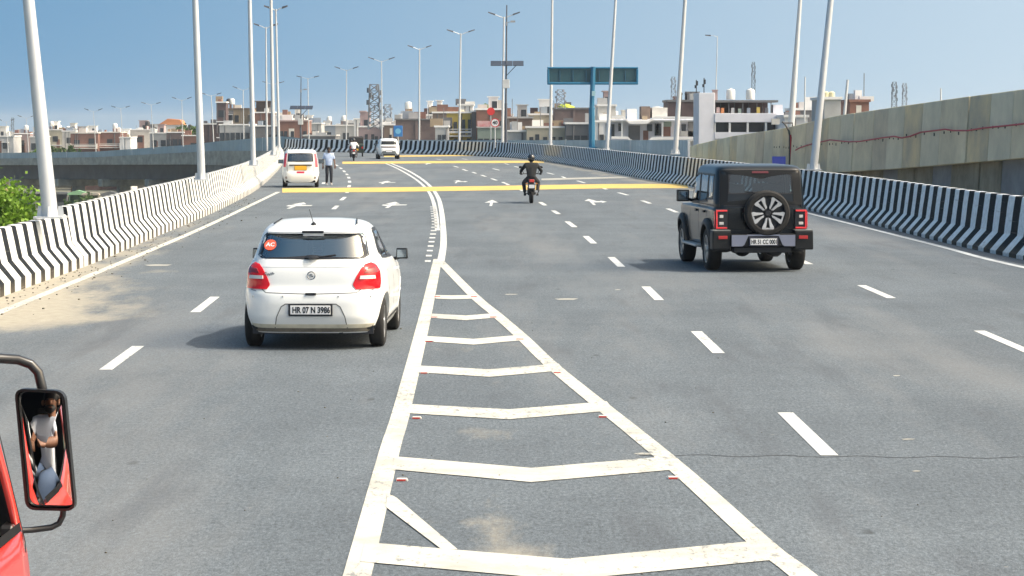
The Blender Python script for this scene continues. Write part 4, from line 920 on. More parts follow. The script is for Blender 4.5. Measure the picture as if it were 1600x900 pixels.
for (xa, xb, y, dd, c, nm, lab) in ((746, 766, 193.5, 308, 'sign_red', 'shop_board', 'long faded red shop board on the green-grey house'), (874, 887, 203, 300, 'sign_red', 'shop_board', 'red and white banner on the balcony left of the gantry post')):
    a, b = at(xa, y, dd), at(xb, y, dd); t = thing(nm, lab, 'sign', ((a.x + b.x) / 2, dd, a.z)); m = MB(); m.box((0, 0, 0), (b.x - a.x, .08, .75)); m.build('board', mat('faded_red', (.5, .12, .13), .6, var=.4, scale=1.2, dark=(.6, .5, .5)), t)
house('brown house with stacked roof terraces right of the solar mast', 788, 832, 184, 322, 'brown', style='balc', bays=5, trim='grey', roof='stair')
house('low grey house with parked shade cloth right of the solar mast', 790, 826, 205, 300, 'grey', style='win', bays=4)
house('cream two-storey house with white balcony behind a lamp post', 826, 880, 179, 330, 'cream', style='win', bays=5, trim='white', roof='stair')
house('cream front with long white balcony rail', 823, 892, 199, 295, 'cream', style='balc', fl=2.4, bays=6, trim='white')
house('dark brown flat block under the yellow-green tarpaulin', 866, 928, 170, 318, 'mauve', style='brickwall', trim='dgrey')
house('grey shop front with white eaves left of the gantry post', 884, 930, 193, 290, 'dgrey', style='strip', bays=4, trim='white')
house('white stair house right of the gantry post', 934, 962, 165, 300, 'offwhite', style='win', bays=2, trim='white', roof='stair')
house('pale house behind the fourth right lamp post', 930, 960, 190, 285, 'white', style='win', bays=2)
a = at(884, 170, 316); t = thing('tarpaulin', 'bright yellow-green tarpaulin heaped on the dark brown roof', 'tarpaulin', (a.x, 320, at(884, 170, 318).z + .05)); m = MB(); m.ball((0, 0, .1), (1.0, .8, .55), 10, 6); m.ball((.8, .2, 0), (.6, .6, .4), 8, 5); m.build('cloth', mat('lime', (.45, .55, .03), .6, var=.3, scale=2), t)
# --- house with curved white terraces (px 955..1092)
d = 262.0; a, b = at(955, 186, d), at(1092, 186, d); w = b.x - a.x; H = a.z + 12; P = d / F
t = thing('terrace_house', 'cream house with wavy white terrace bands left of the white long building', 'house', (a.x, d, -12))
X = lambda px: (px - 955) * P
Z = lambda y: at(800, y, d).z + 12
m = MB(); m.box((w / 2, 6, Z(186) / 2), (w, 9, Z(186))); m.build('wall', WALLS['lav'], t)
def band(ys, hh, yo=-.9):
    m = MB(); top = [(X(x), yo, Z(y)) for x, y in ys]; bot = [(X(x), yo, Z(y) - hh) for x, y in ys]; m.grid([bot, top]); m.grid([top, [(p[0], yo + .2, p[2]) for p in top]]); m.grid([[(p[0], yo + .2, p[2]) for p in bot], bot]); m.grid([[(p[0], yo + .2, p[2]) for p in top], [(p[0], yo + .2, p[2]) for p in bot]]); m.build('terrace_band', RAIL, t, fix=True)
band([(955, 181), (973, 181), (978, 186), (984, 190), (1010, 190), (1016, 186), (1021, 182), (1052, 182), (1054, 182), (1092, 183)], 3.5 * P, -1.1)
band([(955, 213), (980, 213), (980, 213), (984, 217)], 4 * P); band([(1012, 220), (1018, 214), (1052, 214), (1088, 214)], 4.5 * P)
m = MB(); m.box((w / 2, .9, Z(188.5)), (w, 3.6, .15)); m.build('terrace_slab', WALLS['white'], t); m = MB(); m.box((w * .8, .6, Z(219)), (w * .55, 3, .15)); m.build('terrace_slab', WALLS['white'], t)
for xa, xb, ya, yb, c in ((956, 961, 194, 214, WIN), (967, 974, 193, 205, WIN), (983, 1001, 196, 219, WALLS['dgrey']), (1006, 1014, 204, 219, WALLS['brick']), (1012, 1020, 194, 205, WIN), (1024, 1034, 193, 212, WIN), (1036, 1049, 198, 213, WALLS['brick']), (1038, 1050, 190, 198, WALLS['green']), (1066, 1073, 194, 205, WIN), (1076, 1092, 190, 216, WALLS['dgrey']), (1060, 1088, 205, 213, WALLS['grey']), (1026, 1030, 194, 210, WALLS['pink'])):
    m = MB(); m.box((X((xa + xb) / 2), 1.45, Z((ya + yb) / 2)), ((xb - xa) * P, .2, (yb - ya) * P)); m.build('window' if c == WIN else 'recess_panel', c, t)
for x in (971.5, 1034.5, 1056): m = MB(); m.box((X(x), -.6, Z(200)), (.16, .16, Z(184) - Z(214))); m.build('column', RAIL, t)
for xa, xb, ya, yb, c, nm in ((981, 996, 170, 186, 'white', 'white roof room with pale drum on the wavy terrace house'), (1003, 1017, 166, 186, 'brown', 'small brown brick room on the wavy terrace house'), (1020, 1044, 168, 184, 'offwhite', 'cream roof room with curved top on the wavy terrace house')):
    m = MB(); m.box((X((xa + xb) / 2), 3.5, Z((ya + yb) / 2)), ((xb - xa) * P, 4, (yb - ya) * P)); m.build('roof_room', WALLS[c], t)
m = MB(); m.ball((X(1030), 3.5, Z(169)), (10 * P, 1.6, 3 * P), 12, 6); m.build('roof_dome', WALLS['offwhite'], t)
m = MB(); m.box((X(1008), 1.0, Z(184)), (8 * P, .6, 6 * P)); m.build('crate_pile', WALLS['tan'], t)
house('dark brown windowless block above the wavy terrace house', 1044, 1090, 158, 285, 'dbrick', style='brickwall', trim='dgrey')
for k, x in enumerate((1066, 1074, 1082)):
    b = at(x, 157, 284); m = MB(); m.tube([(0, 0, 0), (0, 0, .8)], .12, 6); m.ball((0, 0, .8), .2, 6, 4); o = m.build('roof_vent', INK); o.location = (b.x, 286, b.z); tag(o, f'small dark roof vent on the brown block, {["left","middle","right"][k]} of three', 'vent', 'roof vents on the brown block')
# --- white long building (px 1092..1225)
d = 236.0; P = d / F; a = at(1092, 145, d)
t = thing('office_building', 'long white building with open-fronted bays and roof canopy right of centre', 'building', (a.x, d, -12)); X = lambda px: (px - 1092) * P; Z = lambda y: at(800, y, d).z + 12
m = MB(); m.box((X(1104.5), 3.5, Z(145) / 2), (25 * P, 7, Z(145))); m.build('stair_tower', WALLS['lav'], t, bevel=.03)
m = MB(); m.box((X(1170), 6.5, Z(178) / 2), (106 * P, 8, Z(178))); m.build('wall', WALLS['lav'], t)
m = MB(); m.box((X(1172), 1.2, Z(184)), (110 * P, 2.6, 14 * P)); m.build('fascia_band', WALLS['lav'], t, bevel=.02)
m = MB(); m.box((X(1172), 1.2, Z(211.5)), (110 * P, 2.5, 10 * P)); m.build('fascia_band', WALLS['lav'], t)
for k, x in enumerate((1117, 1140.5, 1168.5, 1197, 1224)): m = MB(); m.box((X(x), .15, Z(198.7)), (3.0 * P, .3, 16 * P)); m.build('column', WALLS['white'], t)
for k in range(4): m = MB(); m.box((X(1129 + k * 28), 2.42, Z(199)), (25 * P, .2, 15 * P)); m.build('window', WIN, t)
m = MB(); m.box((X(1165), 4, Z(158)), (105 * P, 6.0, .22)); m.build('roof_canopy', WALLS['dgrey'], t)
for k in range(9): m = MB(); m.box((X(1119 + k * 11), 1.5 + (k % 2) * 1.5, Z(167.5)), (1.2 * P, .15, 18 * P)); m.build('canopy_post', WALLS['dgrey'], t)
m = MB(); m.box((X(1162), 5.2, Z(168)), (92 * P, .2, 17 * P)); m.build('canopy_back', WALLS['dbrick'], t)
m = MB(); m.box((X(1218), 2.6, Z(170)), (15 * P, 2, 13 * P)); m.build('roof_room', WALLS['lav'], t)
clut = ((1124, 171, 'pink'), (1131, 172, 'orange'), (1147, 172, 'grey'), (1187, 171, 'yellow'), (1200, 172, 'dgrey'), (1158, 173, 'green'), (1172, 172, 'blue'))
for x, y, c in clut: m = MB(); m.box((X(x), 1.6, Z(y + 1)), (5 * P, .5, 9 * P)); m.build('stored_goods', WALLS[c], t)
for x, nm in ((1146, 'left'), (1177, 'right, below the antenna mast')):
    b = at(x, 157, d); m = MB(); m.lathe([(0, 0), (.42, 0), (.44, .08), (.44, .85), (.38, .98), (.15, 1.05), (.12, 1.12), (0, 1.12)], 16); o = m.build('water_tank', TANKW, smooth=40); o.location = (b.x, d + 3, b.z + .12); tag(o, f'white cylindrical water tank on the roof canopy, {nm}', 'water tank', 'white tanks on the long building')
b = at(1121, 157, d); m = MB(); m.box((0, 0, .5), (.5, .5, 1.0)); m.box((0, 0, 1.05), (.6, .6, .1)); o = m.build('chimney', WALLS['pink']); o.location = (b.x, d + 3, b.z); tag(o, 'short pinkish chimney beside the white stair tower', 'chimney')
# --- over the ramp wall
house('dark blue-grey house behind the thin bare pole', 1243, 1286, 171, 250, 'dgrey', style='win', bays=4)
house('white railed terrace house peeking left of the thin bare pole', 1226, 1262, 182, 230, 'white', style='win', bays=3)
house('pale grey drum-shouldered house between two poles above the ramp wall', 1288, 1314, 154, 215, 'grey', style='none')
house('small brick room above the ramp wall', 1328, 1358, 158, 225, 'brick', style='win', bays=2, trim='brick')
for x, nm in ((1295, 'left'), (1304, 'right')):
    b = at(x, 153, 215); m = MB(); m.lathe([(0, 0), (.3, 0), (.3, .5), (.1, .62), (0, .62)], 12); o = m.build('water_tank', mat('tank_yellow', (.62, .58, .38), .5), smooth=40); o.location = (b.x, 217, b.z); tag(o, f'pale yellow water tank on the grey drum-shouldered house, {nm}', 'water tank', 'pale yellow tanks')
# --- deep background, a ragged far skyline
rr = random.Random(5); colw = ['offwhite', 'grey', 'white', 'white', 'brick', 'cream', 'blue', 'grey']
adj = {'offwhite': 'off-white', 'grey': 'grey', 'pink': 'pinkish', 'white': 'white', 'brick': 'red brick', 'cream': 'cream', 'blue': 'bluish', 'tan': 'tan'}
ordn = ['first', 'second', 'third', 'fourth', 'fifth', 'sixth', 'seventh', 'eighth', 'ninth', 'tenth', 'eleventh', 'twelfth', 'thirteenth', 'fourteenth', 'fifteenth', 'sixteenth', 'seventeenth', 'eighteenth', 'nineteenth', 'twentieth', 'twenty-first', 'twenty-second', 'twenty-third', 'twenty-fourth', 'twenty-fifth', 'twenty-sixth', 'twenty-seventh', 'twenty-eighth', 'twenty-ninth', 'thirtieth']
x = -40; k = 0
while x < 960:
    w = rr.uniform(22, 46); c = rr.choice(colw); y = np.interp(x, [0, 300, 500, 800, 1000], [213, 203, 196, 188, 180]) + rr.uniform(-3, 5)
    house(f'{adj[c]} house in the distant skyline, {ordn[min(k, 29)]} from the left', x, x + w, y, rr.uniform(640, 720), c, style='win', roof=rr.choice(['stair', None, 'stair']), bays=max(2, int(w / 9)), tank=rr.choice([None, [(.2, 'b')], [(-.2, 'w')]]))
    x += w - 2; k += 1

# ------------------------------------------------------------ trees
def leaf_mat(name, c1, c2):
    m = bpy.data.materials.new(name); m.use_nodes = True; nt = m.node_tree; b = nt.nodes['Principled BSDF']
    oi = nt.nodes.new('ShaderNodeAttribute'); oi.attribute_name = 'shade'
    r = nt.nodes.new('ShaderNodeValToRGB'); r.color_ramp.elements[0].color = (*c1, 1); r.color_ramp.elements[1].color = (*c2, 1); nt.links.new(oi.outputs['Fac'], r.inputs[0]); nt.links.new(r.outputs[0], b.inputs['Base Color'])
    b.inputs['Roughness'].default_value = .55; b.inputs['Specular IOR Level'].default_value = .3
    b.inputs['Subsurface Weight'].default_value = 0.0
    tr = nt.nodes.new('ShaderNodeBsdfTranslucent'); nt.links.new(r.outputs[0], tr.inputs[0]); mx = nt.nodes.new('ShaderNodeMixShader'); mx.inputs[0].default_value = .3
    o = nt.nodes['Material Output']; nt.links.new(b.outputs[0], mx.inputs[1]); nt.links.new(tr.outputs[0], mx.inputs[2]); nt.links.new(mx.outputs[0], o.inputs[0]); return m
LEAF = leaf_mat('leaves_fresh', (.05, .12, .015), (.28, .46, .06)); LEAFD = leaf_mat('leaves_dark', (.02, .05, .012), (.08, .15, .03)); BARK = mat('bark', (.12, .09, .06), .95, var=.4, scale=3, bump=.4, bscale=12)
def tree(label, base, H, blobs, n, leaf, m=LEAF, name='tree', cat='tree', seed=1, group=None):
    rg = np.random.default_rng(seed); t = thing(name, label, cat, base, 0, group); vs = []; fs = []; sh_ = []
    tot = sum(b[3] ** 2 for b in blobs)
    for bx, by, bz, br in blobs:
        cnt = int(n * br ** 2 / tot)
        ncl = max(6, int(cnt / 26)); cl = rg.normal(size=(ncl, 3)); cl /= np.linalg.norm(cl, axis=1)[:, None]; rad = rg.uniform(.45, 1.08, ncl); cc = cl * rad[:, None] * br; csh = rg.uniform(0, 1, ncl)
        for i in range(cnt):
            k = rg.integers(ncl); p = np.array([bx, by, bz]) + cc[k] * np.array([1, 1, .85]) + rg.normal(size=3) * br * .13
            u = rg.normal(size=3); u /= np.linalg.norm(u); v = np.cross(u, rg.normal(size=3)); v /= np.linalg.norm(v); l = leaf * rg.uniform(.7, 1.4); w = l * .42; j = len(vs)
            vs += [p - u * l * .5, p + v * w, p + u * l * .5, p - v * w]; fs.append((j, j + 1, j + 2, j + 3)); s = float(np.clip(csh[k] * .7 + rg.uniform(0, .3), 0, 1)); sh_ += [s] * 4
    me = bpy.data.meshes.new('crown'); me.from_pydata([tuple(v) for v in vs], [], fs); me.materials.append(m); a = me.attributes.new('shade', 'FLOAT', 'POINT'); a.data.foreach_set('value', sh_)
    o = bpy.data.objects.new('crown', me); C.objects.link(o); o.parent = t
    mb = MB(); zc = min(b[2] for b in blobs); r0 = H * .022 + .05; mb.tube([(0, 0, 0), (.1, .05, zc * .5), (0, 0, zc)], [r0 * 1.4, r0, r0 * .8], 8)
    for b in blobs: mb.tube([(0, 0, zc * .75), ((b[0]) * .5, b[1] * .5, (zc * .8 + b[2]) / 2), (b[0], b[1], b[2])], [r0 * .6, r0 * .35, r0 * .12], 6)
    mb.build('trunk', BARK, t, smooth=50); return t
b = at(14, 330, 62)
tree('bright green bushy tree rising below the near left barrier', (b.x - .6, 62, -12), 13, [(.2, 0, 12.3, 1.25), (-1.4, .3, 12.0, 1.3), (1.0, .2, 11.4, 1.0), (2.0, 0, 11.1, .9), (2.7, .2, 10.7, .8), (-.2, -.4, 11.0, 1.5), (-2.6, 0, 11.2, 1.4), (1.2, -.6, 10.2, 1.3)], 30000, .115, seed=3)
b = at(110, 340, 75)
tree('lower dark green shrub top right of the thick left lamp post', (b.x, 75, -12), 11, [(0, 0, 11.35, .55), (-.9, .2, 11.1, .6), (1.0, 0, 11.3, .5), (.3, .4, 10.7, .8)], 5000, .15, LEAFD, seed=4)
for (px, y, d, r, sd_, lab) in ((293, 197, 545, 2.2, 5, 'round green tree left of the second left lamp post, above the houses'), (311, 201, 548, 1.3, 6, 'smaller tree right of the second left lamp post'), (82, 229, 505, 1.8, 7, 'green bush at the flyover edge right of the thick left post'), (63, 233, 508, 1.3, 8, 'small bush at the flyover edge left of the thick left post'), (112, 234, 500, 1.4, 9, 'low bush below the long brown balconied row'), (418, 180, 478, 1.1, 10, 'potted greenery on the brick roof behind the close pair of posts'), (592, 196, 392, 1.0, 15, 'dark tree at the foot of the lattice tower'), (758, 168, 330, .6, 16, 'roof plants on the brick topped house, left'), (770, 167, 331, .5, 17, 'roof plants on the brick topped house, right')):
    b = at(px, y, d); tree(lab, (b.x, d, -12), b.z + 12, [(0, 0, b.z + 12 - r * .3, r), (r * .8, .2, b.z + 12 - r * .6, r * .7), (-r * .9, 0, b.z + 12 - r * .6, r * .75)], 900, .42, LEAFD if sd_ % 2 else LEAF, seed=sd_)
for k, (px, d, r) in enumerate(((-30, 300, 3.0), (30, 340, 2.6), (95, 320, 2.0), (140, 380, 2.4), (200, 400, 2.0), (260, 395, 1.8))):
    b = at(px, 320, d); tree(f'dark shrub on the waste ground below the left flyover, {ordn[k]} from the left', (b.x, d, -12), 3, [(0, 0, 1.4 * r * .6, r), (r, .3, r * .6, r * .7), (-r, 0, r * .6, r * .7)], 1400, .4, LEAFD, seed=30 + k, name='shrub', cat='shrub', group='shrubs below the flyover')
# ------------------------------------------------------------ car bodies as stacks of rounded plan outlines
def mono(x, xs, ys):
    """monotone cubic interpolation"""
    xs = np.array(xs, float); ys = np.array(ys, float); h = np.diff(xs); dl = np.diff(ys) / h; m = np.zeros_like(ys); m[0] = dl[0]; m[-1] = dl[-1]
    for i in range(1, len(xs) - 1): m[i] = 0 if dl[i - 1] * dl[i] <= 0 else 2 * dl[i - 1] * dl[i] / (dl[i - 1] + dl[i])
    x = min(max(x, xs[0]), xs[-1]); i = min(int(np.searchsorted(xs, x, 'right')) - 1, len(xs) - 2); t = (x - xs[i]) / h[i]
    return float((1 + 2 * t) * (1 - t) ** 2 * ys[i] + t * (1 - t) ** 2 * h[i] * m[i] + t * t * (3 - 2 * t) * ys[i + 1] + t * t * (t - 1) * h[i] * m[i + 1])
class Surf:
    def __init__(s, tab): s.t = tab; s.z = [r[0] for r in tab]
    def g(s, z): return [mono(z, s.z, [r[k] for r in s.t]) for k in range(1, 5)]
    def rear(s, x, z, off=0.0):
        yr, yf, w, n = s.g(z); l = (yf - yr) / 2; q = min(abs(x) / w, .9999); return (x, (yr + yf) / 2 - l * (1 - q ** n) ** (1 / n) - off, z)
    def front(s, x, z, off=0.0):
        yr, yf, w, n = s.g(z); l = (yf - yr) / 2; q = min(abs(x) / w, .9999); return (x, (yr + yf) / 2 + l * (1 - q ** n) ** (1 / n) + off, z)
    def side(s, sg, y, z, off=0.0):
        yr, yf, w, n = s.g(z); l = (yf - yr) / 2; q = min(abs(y - (yr + yf) / 2) / l, .9999); return (sg * (w * (1 - q ** n) ** (1 / n) + off), y, z)
    def per(s, u, z, off=0.0):
        """u: arc length from the rear centre line, signed"""
        yr, yf, w, n = s.g(z); l = (yf - yr) / 2; yc = (yr + yf) / 2; P = []
        for k in range(161):
            a = (k / 160) ** 1.0 * PI * .5; P.append((w * math.sin(a) ** (2 / n), yc - l * max(math.cos(a), 0) ** (2 / n)))
        acc = 0.0; au = abs(u); sg = 1 if u >= 0 else -1
        for i in range(1, len(P)):
            d = math.hypot(P[i][0] - P[i - 1][0], P[i][1] - P[i - 1][1])
            if acc + d >= au:
                f = (au - acc) / d; x = P[i - 1][0] + (P[i][0] - P[i - 1][0]) * f; y = P[i - 1][1] + (P[i][1] - P[i - 1][1]) * f
                nx, ny = (P[i - 1][1] - P[i][1]) / d * -1, -(P[i][0] - P[i - 1][0]) / d; return (sg * (x + nx * off), y + ny * off, z)
            acc += d
        return (sg * P[-1][0], P[-1][1], z)
def inpoly(p, poly):
    c = False; j = len(poly) - 1
    for i in range(len(poly)):
        if (poly[i][1] > p[1]) != (poly[j][1] > p[1]) and p[0] < (poly[j][0] - poly[i][0]) * (p[1] - poly[i][1]) / (poly[j][1] - poly[i][1]) + poly[i][0]: c = not c
        j = i
    return c
def shell(S, holes, wheels, paint, parent, name='body', dz=.022, N=210, inner=TRIM, thick=.03, zcap=True):
    """holes: (kind, polygon); kind rear / front in (x,z), side in (y,z). wheels: (y, z, R)"""
    z0, z1 = S.z[0], S.z[-1]; zs = list(np.arange(z0, z1 - .05, dz)) + list(np.linspace(z1 - .05, z1, 7)); a0 = S.g((z0 + z1) * .35); n = a0[3]; w, l = a0[2], (a0[1] - a0[0]) / 2
    A = np.linspace(0, 2 * PI, 6001); sx = np.sign(np.sin(A)) * np.abs(np.sin(A)) ** (2 / n) * w; sy = -np.sign(np.cos(A)) * np.abs(np.cos(A)) ** (2 / n) * l
    d = np.concatenate([[0], np.cumsum(np.hypot(np.diff(sx), np.diff(sy)))]); T = np.interp(np.linspace(0, d[-1], N + 1)[:-1], d, A)
    V = []
    for z in zs:
        yr, yf, w, n = S.g(z); l = (yf - yr) / 2; yc = (yr + yf) / 2
        V.append([[w * math.copysign(abs(math.sin(a)) ** (2 / n), math.sin(a)), yc - l * math.copysign(abs(math.cos(a)) ** (2 / n), math.cos(a)), z] for a in T])
    M_ = len(zs); fs = []; flat = [p for r in V for p in r]; yc_ = (S.g((z0 + z1) / 2)[0] + S.g((z0 + z1) / 2)[1]) / 2
    wset = {}
    for i in range(M_ - 1):
        for j in range(N):
            j2 = (j + 1) % N; q = (i * N + j, i * N + j2, (i + 1) * N + j2, (i + 1) * N + j); c = [sum(flat[k][a] for k in q) / 4 for a in range(3)]; kill = False
            sidey = abs(c[0]) > S.g(c[2])[2] * .80
            for kd, poly in holes:
                if kd == 'side' and sidey and inpoly((c[1], c[2]), poly): kill = True
                if kd == 'rear' and c[1] < yc_ and not (sidey and abs(c[1] - S.g(c[2])[0]) > .5) and inpoly((c[0], c[2]), poly): kill = True
                if kd == 'front' and c[1] > yc_ and inpoly((c[0], c[2]), poly): kill = True
            for (wy, wz, wr) in wheels:
                if sidey and (c[1] - wy) ** 2 + (c[2] - wz) ** 2 < wr ** 2: kill = True; 
            if not kill: fs.append(q)
    # pull the rim of each wheel opening onto its circle
    used = {}
    for q in fs:
        for k in q: used[k] = used.get(k, 0) + 1
    for k, p in enumerate(flat):
        if k in used and used[k] < 4:
            for (wy, wz, wr) in wheels:
                r = math.hypot(p[1] - wy, p[2] - wz)
                if abs(p[0]) > .7 * S.g(p[2])[2] and wr * .82 < r < wr * 1.1: p[1] = wy + (p[1] - wy) * wr / r; p[2] = max(z0, wz + (p[2] - wz) * wr / r); p[0] = S.side(1 if p[0] > 0 else -1, p[1], p[2])[0]
    mb = MB(); mb.add(flat, fs)
    top = [((M_ - 1) * N + j) for j in range(N)]
    mb.f.append(tuple(top)); mb.mi.append(0)
    o = mb.build(name, [paint, inner], parent, smooth=35)
    so = o.modifiers.new('thick', 'SOLIDIFY'); so.thickness = thick; so.offset = -1; so.material_offset = 1; so.material_offset_rim = 0
    return o
def patch(poly, fn, m, name, parent, off=.004, rows=12, cols=10, depth=.012, smooth=50, bulge=0.0):
    """sheet following a surface inside polygon (a,z), with a rim of real depth"""
    zs = [p[1] for p in poly]; z0, z1 = min(zs), max(zs); R_ = []; k_ = len(poly)
    for i in range(rows + 1):
        z = z0 + (z1 - z0) * (i / rows); z = min(max(z, z0 + 1e-4), z1 - 1e-4); xs = []
        for a in range(k_):
            p, q = poly[a], poly[(a + 1) % k_]
            if (p[1] - z) * (q[1] - z) <= 0 and abs(p[1] - q[1]) > 1e-9: xs.append(p[0] + (q[0] - p[0]) * (z - p[1]) / (q[1] - p[1]))
        xa, xb = min(xs), max(xs); R_.append([(xa + (xb - xa) * j / cols, z) for j in range(cols + 1)])
    mb = MB(); n = cols + 1
    F_ = [[fn(a, z, off + bulge * math.sin(PI * i / rows) * math.sin(PI * j / cols)) for j, (a, z) in enumerate(r)] for i, r in enumerate(R_)]; B_ = [[fn(a, z, off - depth) for a, z in r] for r in R_]
    mb.grid(F_)
    ring = [(0, j) for j in range(n)] + [(i, cols) for i in range(1, rows + 1)] + [(rows, j) for j in range(cols - 1, -1, -1)] + [(i, 0) for i in range(rows - 1, 0, -1)]
    mb.grid([[F_[i][j] for i, j in ring] + [F_[0][0]], [B_[i][j] for i, j in ring] + [B_[0][0]]])
    return mb.build(name, m, parent, smooth=smooth)
def frame_patch(poly, fn, m, name, parent, wd=.035, off=.006):
    """closed band along the outline of an opening; wd inwards, hides the cut"""
    c = (sum(p[0] for p in poly) / len(poly), sum(p[1] for p in poly) / len(poly)); P = []
    for i in range(len(poly)):
        p, q = poly[i], poly[(i + 1) % len(poly)]; L_ = max(2, int(math.hypot(q[0] - p[0], q[1] - p[1]) / .06))
        for k in range(L_): P.append((p[0] + (q[0] - p[0]) * k / L_, p[1] + (q[1] - p[1]) * k / L_))
    def sc_(k): 
        out = []
        for p in P: dx, dz = c[0] - p[0], c[1] - p[1]; r = math.hypot(dx, dz); out.append((p[0] + dx / r * k, p[1] + dz / r * k))
        return out
    O, I = sc_(-.012), sc_(wd); O.append(O[0]); I.append(I[0]); mb = MB(); mb.grid([[fn(*p, -.01) for p in O], [fn(*p, off) for p in O], [fn(*p, off) for p in I], [fn(*p, -.02) for p in I]])
    return mb.build(name, m, parent, smooth=50)
def arch_lip(S, sg, wy, wz, r0, r1, m, parent, off=.012, a0=-.15, a1=PI + .15, name='wheel_arch', depth=.0, zmin=.15):
    rows = []
    for k in range(25):
        a = a0 + (a1 - a0) * k / 24; ca, sa = math.cos(a), math.sin(a); r = []
        for rr_, of in ((r1, -.005), (r1 - .004, off * .6), ((r0 + r1) / 2, off), (r0, off), (r0, -.09)):
            y, z = wy + rr_ * ca, max(zmin, wz + rr_ * sa); r.append(S.side(sg, y, z, of))
        rows.append(r)
    mb = MB(); mb.grid(rows); return mb.build(name, m, parent, smooth=40)
def wheel(parent, x, y, r, w, sg, rim_m=ALLOY, spokes=5, cap=None, name='wheel', axis_rot=None):
    """outer face looks to sg*X"""
    t = MB(); rr_ = r * .66
    pr = [(rr_, -w / 2 + .01), (r * .86, -w / 2), (r * .96, -w * .42), (r, -w * .30), (r, w * .30), (r * .96, w * .42), (r * .86, w / 2), (rr_, w / 2 - .01)]
    t.lathe(pr, 40, (0, 0, 0), 'X'); 
    for k in range(3): t.lathe([(r + .001, -w * .2 + k * w * .2 - .006), (r * .985, -w * .2 + k * w * .2), (r + .001, -w * .2 + k * w * .2 + .006)], 40, (0, 0, 0), 'X')
    root = t.build('wheel' if name == 'wheel' else name, RUBBER, parent, smooth=40); root.location = (x, y, r)
    b = MB(); so = w / 2 * .86
    b.lathe([(rr_ + .004, -w / 2 + .015), (rr_ + .004, so * sg + .0) if sg > 0 else (rr_ + .004, w / 2 - .015), (rr_ - .02, so) if sg > 0 else (rr_ - .02, w / 2 - .02), (rr_ - .02, -w / 2 + .02)], 36, (0, 0, 0), 'X', close=True)
    for k in range(spokes):
        a = 2 * PI * k / spokes + .3; ca, sa = math.cos(a), math.sin(a); hw = rr_ * .17
        def P(rd, tn, xx): return (sg * xx, rd * ca - tn * sa, rd * sa + tn * ca)
        b.add([P(.03, -hw * .8, so - .02), P(.03, hw * .8, so - .02), P(rr_, hw, so - .008), P(rr_, -hw, so - .008), P(.03, -hw * .8, so - .05), P(.03, hw * .8, so - .05), P(rr_, hw, so - .04), P(rr_, -hw, so - .04)], [(0, 1, 2, 3), (7, 6, 5, 4), (0, 4, 5, 1), (1, 5, 6, 2), (2, 6, 7, 3), (3, 7, 4, 0)])
    b.lathe([(0, sg * (so + .004)), (.05, sg * (so + .004)), (.06, sg * (so - .02)), (.06, sg * (so - .06))], 16, (0, 0, 0), 'X')
    b.lathe([(0.0, sg * (so - .07)), (rr_ - .02, sg * (so - .07))], 24, (0, 0, 0), 'X', mi=1)
    b.build('rim', [rim_m, INK], root, smooth=35); return root
def seat(parent, x, y, z, w=.5, m=TRIM, head=True):
    b = MB(); b.box((x, y, z + .02), (w, .5, .16)); b.box((x, y - .28, z + .36), (w * .92, .14, .62), top=.9); b.build('seat', m, parent, bevel=.04, seg=2)
    if head: b = MB(); b.box((x, y - .31, z + .79), (w * .5, .1, .18)); b.build('headrest', m, parent, bevel=.035, seg=2)
def mirror_wing(parent, S, sg, y, z, m, w=.2, h=.135):
    x = S.side(sg, y, z)[0]; b = MB(); b.box((x + sg * (.07 + w * .3), y, z + .05), (w, .10, h), top=.9); b.tube([(x - sg * .02, y, z - .03), (x + sg * .08, y, z + .0)], .025, 6); o = b.build('door_mirror', m, parent, bevel=.045, seg=3, smooth=50)
    g = MB(); g.box((x + sg * (.07 + w * .3), y - .052, z + .05), (w * .8, .006, h * .74)); g.build('mirror_glass', mat('mirror_glass', (.25, .29, .32), .06, metal=.9), o, bevel=.002); return o
def under(parent, x, y0, y1, z, h=.12, m=INK):
    b = MB(); b.box((0, (y0 + y1) / 2, z), (2 * x, y1 - y0, h)); b.build('underbody', m, parent)

# ================= white hatchback
S = Surf([(.20, .10, 3.68, .79, 5.2), (.30, .035, 3.78, .83, 5.2), (.42, .0, 3.83, .858, 5.2), (.55, .0, 3.84, .866, 5.2), (.66, .02, 3.83, .868, 5.3), (.71, .055, 3.8, .866, 5.5), (.76, .085, 3.76, .862, 5.6), (.86, .10, 3.62, .852, 5.6), (.93, .115, 3.35, .838, 5.6), (.985, .135, 3.0, .812, 5.4), (1.03, .16, 2.80, .785, 5.2), (1.07, .19, 2.70, .765, 5.2), (1.2, .275, 2.45, .715, 5.2), (1.33, .365, 2.16, .668, 5.2), (1.40, .43, 1.98, .635, 5.0), (1.45, .52, 1.82, .595, 4.6), (1.485, .68, 1.68, .54, 4.2), (1.51, .86, 1.54, .45, 3.8), (1.527, 1.05, 1.38, .28, 3.2)])
car = thing('hatchback', 'white hatchback driving away in the left lane, red round sticker in its rear window', 'car', (-2.455, 29.25, 0), R(-1.35)); car.scale = (1.03, 1, 1.03)
rw = [(-.60, 1.085), (.60, 1.085), (.655, 1.12), (.60, 1.34), (.56, 1.375), (-.56, 1.375), (-.60, 1.34), (-.655, 1.12)]
fw = [(-.66, 1.04), (.66, 1.04), (.55, 1.38), (-.55, 1.38)]
sw1 = [(1.0, 1.06), (1.70, 1.03), (1.66, 1.40), (1.16, 1.40)]; sw2 = [(1.78, 1.03), (2.52, 1.01), (2.04, 1.38), (1.75, 1.40)]
wh = [(.66, .31, .36), (3.11, .31, .36)]
sh_rw = [(a * .95, 1.23 + (z - 1.23) * .9) for a, z in rw]
